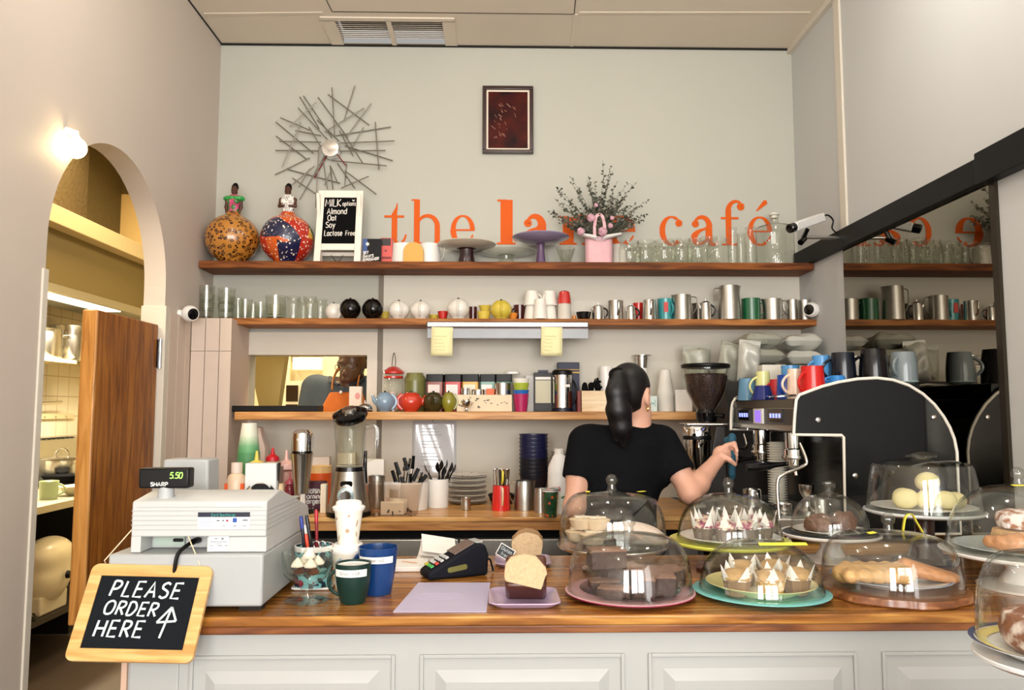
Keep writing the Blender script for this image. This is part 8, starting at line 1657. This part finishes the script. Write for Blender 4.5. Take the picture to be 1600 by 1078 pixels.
# cream slicer under the bench
q = P(92, 960, 4.3); t = thing('mixer_appliance', 'cream rounded kitchen appliance on the lower bench shelf', 'appliance', (-2.52, 4.32, .3106)); f = Field((-.25, -.25, -.01), (.25, .25, .48), .008); f.cap((-.1, 0, .2), (.06, .0, .2), .15, .16, .02, sc=(.75, 1, 1)); f.ell((.08, .0, .3), (.10, .17, .10), (0, .6, 0), .03); obj('shell', f.mesh(), mat('e2d3ab', .35, coat=.3, name='cream_enamel'), t); obj('base', MB().bx((-.16, -.13, 0), (.12, .13, .10)), mat('c9bd9f', .5), t, bevel=.01); obj('knob', MB().at((.195, -.02, .2), (0, PI/2, 0)).lathe([(0, 0), (.022, 0), (.018, .02), (0, .02)], 18), BLACK, t)
obj('cord', MB().tube(smooth([(.08, -.12, .02), (.14, -.2, .012), (.1, -.25, .012), (.16, -.28, .012)], 5), .006, 6), BLACK, t)
# timber half door
yA, yB = 2.90, yb-.03; zdt = P(190, 484, yA).z; t = thing('half_door', 'brown timber half door standing ajar in the archway', 'door', (LX+.052-.1, yb-.02, .62)); dl = yb-.02-yA
obj('door_leaf', MB().bx((-.02, -dl, 0), (.032, -.0, zdt-.62)), W6, t, bevel=.006); obj('door_edge', MB().bx((-.024, -dl-.014, .0), (.034, -dl, zdt-.62)), W6L, t, bevel=.006)
t.rotation_euler.z = .0
q = P(247, 555, yb+.0); hz = P(247, 576, yb).z; hh = P(247, 530, yb).z-hz; obj('hinge_barrel', MB().at((.042, .004, hz-.62)).lathe([(0, 0), (.008, 0), (.008, hh), (0, hh)], 14), CHROME, t); obj('hinge_plate', MB().bx((.0, -.012, hz-.62+.004), (.04, .002, hz-.62+hh-.004)), BLACK, t)
# bulb in the archway
q = Vector((LX+.02, 0, 0)); q = PX(118, 231, LX+.038); t = thing('arch_lamp', 'glowing globe bulb fixed at the crown of the archway', 'lamp', q)
obj('bulb', MB().lathe([(0, -.036)]+[(.036*math.cos(math.radians(a)), .036*math.sin(math.radians(a))) for a in range(-80, 75, 12)]+[(.012, .04), (0, .04)], 24), mat('ffe2a8', .4, emit=15, name='bulb_glow'), t); obj('lamp_holder', MB().tube([(0, 0, .034), (0, 0, .05), (-.036, 0, .062)], .012, 10), WPLAS, t)
# ------------------------------------------------------------------ kitchen behind the pass-through
def W_(px, py, Y): return P(px, py, Y)
a, b = W_(445, 660, 5.6), W_(506, 553, 5.6)
t = thing('kitchen_doorway_frame', 'cream door frame behind the man in the kitchen', 'door frame', (a.x, 5.63, 0)); m = MB(); zt = W_(450, 556, 5.6).z
m.bx((-.02, 0, 0), (.02, .08, 2.4)).bx((b.x-a.x-.01, 0, 0), (b.x-a.x+.35, .08, 2.4)).bx((.02, 0, zt), (b.x-a.x-.01, .08, 2.4)); obj('frame', m, mat('efe3bd', .5), t)
obj('dark_transom', MB().bx((.02, .05, zt-.04), (b.x-a.x-.2, .07, zt)), mat('7a6038', .6), t); obj('pale_box', MB().bx((b.x-a.x-.22, -.05, zt-.10), (b.x-a.x-.01, .05, zt-.01)), mat('f2e6c0', .4, emit=.6, name='glowing_pale_box'), t); obj('door_panel', MB().bx((.02, .06, 0), (b.x-a.x-.01, .075, zt-.04)), mat('eee2c0', .6), t)  # the pale box by the transom has a slight glow of its own
a, b = W_(447, 627, 5.2), W_(466, 602, 5.2); t = thing('microwave', 'cream kitchen microwave with a dark window behind the pass-through', 'microwave', ((a.x+b.x)/2, 5.25, .9)); hw_ = (b.x-a.x)/2
obj('cabinet', MB().bx((-hw_-.03, -.05, 0), (hw_+.09, .25, b.z-.9+.03)), mat('efe4c4', .5), t); obj('dark_window', MB().bx((-hw_, -.056, a.z-.9), (hw_, -.05, b.z-.9)), mat('2a1a0c', .2), t); obj('lower_door', MB().bx((-hw_, -.056, a.z-.9-.1), (hw_, -.05, a.z-.9-.02)), mat('2a1a0c', .3), t)
single('kitchen_worktop', 'cream worktop cabinet carrying the microwave', 'cabinet', MB().bx((-.5, -.2, 0), (.35, .32, .899)), mat('d9cba4', .5), ((a.x+b.x)/2, 5.25, 0))
# added tapering olive panel: the shadow in the pass-through built as a solid
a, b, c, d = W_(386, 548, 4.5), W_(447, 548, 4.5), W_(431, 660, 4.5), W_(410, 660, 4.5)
single('shadow_shape_panel', 'added tapering olive panel shaped like the shadow in the pass-through opening', 'chute', MB().prism([(d.x, d.z-.3), (c.x, d.z-.3), (c.x, c.z), (b.x, b.z), (b.x+.1, b.z+.6), (a.x-.1, b.z+.6), (a.x, a.z), (d.x, d.z)], 0, .08), mat('9a8348', .6, 0, .04, 8), (0, 4.5, 0))
single('shadow_panel_base', 'added low base under the olive shadow-shaped panel in the kitchen', 'cupboard', MB().bx((-.1, -.02, 0), (.1, .2, d.z-.302)), mat('b8a878', .6), ((c.x+d.x)/2, 4.5, 0))  # added only to carry the shadow-shaped panel
# man in the pass-through
MSK = mat('50301f', .42, 0, .08, 20, coat=.15, name='man_skin'); MTE = mat('414a52', .8, 0, .12, 40, name='slate_tee'); APR = mat('d06a1c', .7, 0, .1, 40, bump=.15, name='orange_apron')
Ym = 4.55; mo = Vector((W_(538, 600, Ym).x, Ym, 0)); t = thing('person', 'man in a slate t-shirt and orange apron, head bowed, in the kitchen hatch', 'person', mo)
def lm_(v): return tuple(Vector(v)-mo)
hcM = W_(551, 563, Ym-.10); shl, shr = W_(492, 606, Ym), W_(592, 604, Ym); cM = W_(540, 640, Ym)
fdm = Vector((-.18, -.86, -.48)).normalized()
def mt(f, e=0):
    f.cap(lm_(cM+Vector((-.09, 0, 0))), lm_(cM+Vector((.09, 0, 0))), .13+e, .13+e, .05, sc=(1, .85, 1.1)); f.cap(lm_(shl+Vector((.04, 0, -.02))), lm_(shr+Vector((-.04, 0, -.02))), .068+e, .068+e, .06); f.cap(lm_(cM+Vector((0, 0, -.08))), lm_(Vector((cM.x, Ym, .98))), .16+e, .155+e, .05, sc=(1.05, .85, 1))
f = Field((-.42, -.36, -.01), (.42, .3, 1.86), .0075); mt(f)
f.cap(lm_(cM+Vector((.02, 0, .12))), lm_(hcM+Vector((0, .05, -.03))), .07, .06, .04); f.ell(lm_(hcM), (.077, .10, .112), (.5, 0, .15), .02); f.ell(lm_(hcM+fdm*.06+Vector((0, 0, -.055))), (.052, .055, .05), (0, 0, 0), .03)
f.ell(lm_(hcM+fdm*.112+Vector((0, 0, -.022))), (.019, .022, .02), (0, 0, 0), .012); f.ell(lm_(hcM+fdm*.10+Vector((0, 0, -.068))), (.027, .014, .012), (0, 0, 0), .01); f.cap(lm_(hcM+fdm*.092+Vector((-.035, 0, .026))), lm_(hcM+fdm*.092+Vector((.035, 0, .026))), .014, .014, .015)
for s_ in (-1, 1): f.ell(lm_(hcM+Vector((s_*.078, .01, -.02))), (.012, .018, .03), k=.008)
for sh, s_ in ((shl, -1), (shr, 1)):
    e_ = sh+Vector((s_*.045, -.02, -.29)); w__ = e_+Vector((-s_*.05, -.17, -.09)); f.cap(lm_(sh), lm_(e_), .062, .048, .03); f.cap(lm_(e_), lm_(w__), .046, .032, .02); f.cap(lm_(w__), lm_(w__+Vector((-s_*.02, -.06, -.01))), .032, .034, .012)
    for i in range(4): b0 = w__+Vector((-s_*.02-.028+.018*i, -.09, -.01)); f.cap(lm_(b0), lm_(b0+Vector((0, -.035, -.012))), .011, .010, .004); f.cap(lm_(b0+Vector((0, -.035, -.012))), lm_(b0+Vector((0, -.045, -.04))), .010, .009, .004)
    f.cap(lm_(w__+Vector((-s_*.045, -.05, 0))), lm_(w__+Vector((-s_*.07, -.09, -.01))), .013, .011, .006)
for sx in (-.1, .1): f.cap(lm_((cM.x+sx, Ym, .95)), lm_((cM.x+sx, Ym, .5)), .10, .065, .04); f.cap(lm_((cM.x+sx, Ym, .5)), lm_((cM.x+sx, Ym+.02, .09)), .064, .042, .02); f.cap(lm_((cM.x+sx, Ym+.02, .045)), lm_((cM.x+sx, Ym-.14, .035)), .04, .034, .02)
obj('body', f.mesh(), MSK, t)
f = Field((-.42, -.3, .85), (.42, .3, 1.72), .007); mt(f, .012)
for sh, s_ in ((shl, -1), (shr, 1)): f.cap(lm_(sh), lm_(sh+Vector((s_*.035, -.014, -.20))), .078, .070, .04); f.cap(lm_(sh+Vector((s_*.045, -.02, -.30))), lm_(sh+Vector((s_*.045, -.02, -.27))), .085, .085, .004, True)
f.ell(lm_(cM+Vector((.02, -.07, .205))), (.085, .10, .075), k=.01, sub=True); f.keep((0, 0, -1), -.90); obj('t_shirt', f.mesh(), MTE, t)
m = MB()
for s_ in (-1, 1):
    m.tube([lm_(cM+Vector((.02+s_*.03, -.155, .14))), lm_(cM+Vector((.02+s_*.075, -.13, .155))), lm_(cM+Vector((.02+s_*.1, -.06, .19)))], [.014, .02, .012], 8, flat=.5)
obj('collar', m, mat('2b323a', .8), t)
f = Field((-.32, -.3, .5), (.34, .3, 1.5), .007); mt(f, .022); f.keep((0, 1, 0), -.035); f.keep((0, 0, 1), lm_(W_(540, 606, Ym-.15))[2]); f.keep((0, 0, -1), -.55)
xa, xb = lm_(W_(516, 607, Ym-.15))[0], lm_(W_(562, 607, Ym-.15))[0]; za_ = lm_(W_(540, 606, Ym-.15))[2]
f.keep((-1, 0, .46), -xa+.46*za_); f.keep((1, 0, .36), xb+.36*za_); obj('apron_bib', f.mesh(), APR, t)
for x_, tp in ((xa+.012, (526, 580)), (xb-.012, (566, 572))):
    e_ = Vector(lm_(W_(tp[0], tp[1], Ym-.06))); s0 = Vector((x_, -.155, za_-.01)); obj('apron_strap', MB().tube(smooth([s0, s0.lerp(e_, .5)+Vector((0, -.03, .0)), e_, e_+Vector((.0, .12, .03))], 5), .015, 8, flat=.3), mat('d98a4a', .7), t)
gl_ = MB(); c_ = hcM+fdm*.122+Vector((0, 0, .012))
for s_ in (-1, 1):
    cc = Vector(lm_(c_+Vector((s_*.033, .008, 0)))); gl_.tube([cc+Vector((.026*math.cos(a), 0, .017*math.sin(a))) for a in [2*PI*i/16 for i in range(17)]], .002, 6)
    gl_.tube([cc+Vector((s_*.026, 0, .004)), Vector(lm_(hcM+Vector((s_*.082, 0, 0))))], .002, 6)
gl_.tube([Vector(lm_(c_+Vector((-.008, .004, .004)))), Vector(lm_(c_+Vector((.008, .004, .004))))], .002, 6); obj('glasses', gl_, DSTEEL, t)
f = Field((-.14, -.2, 1.5), (.16, .16, 1.86), .006); f.ell(lm_(hcM+Vector((0, .02, .025))), (.083, .10, .105), (.5, 0, .15)); f.keep(tuple(fdm), fdm.dot(Vector(lm_(hcM)))+.02, .01); obj('hair', f.mesh(), mat('15100d', .8, 0, .3, 80), t)
obj('shirt_button', MB().at(lm_(cM+Vector((.0, -.150, .1))), (PI/2, 0, 0)).lathe([(0, 0), (.009, 0), (.008, .004), (0, .004)], 14), WPLAS, t)
q = W_(566, 640, 4.2); t = thing('paper_bag', 'pale printed paper bag standing at the hatch beside the man', 'bag', (q.x-.01, 4.06, SH3+.001-.02)); obj('bag', MB().bx((-.032, -.02, 0), (.032, .02, .15)), mat('e9d8cc', .7), t, bevel=.003); obj('pink_print', MB().at((.012, -.0205, .1)).prism(arc(0, 0, .014, .018, 0, 345, 14), -.0006, .0004), mat('d89a94', .7), t)
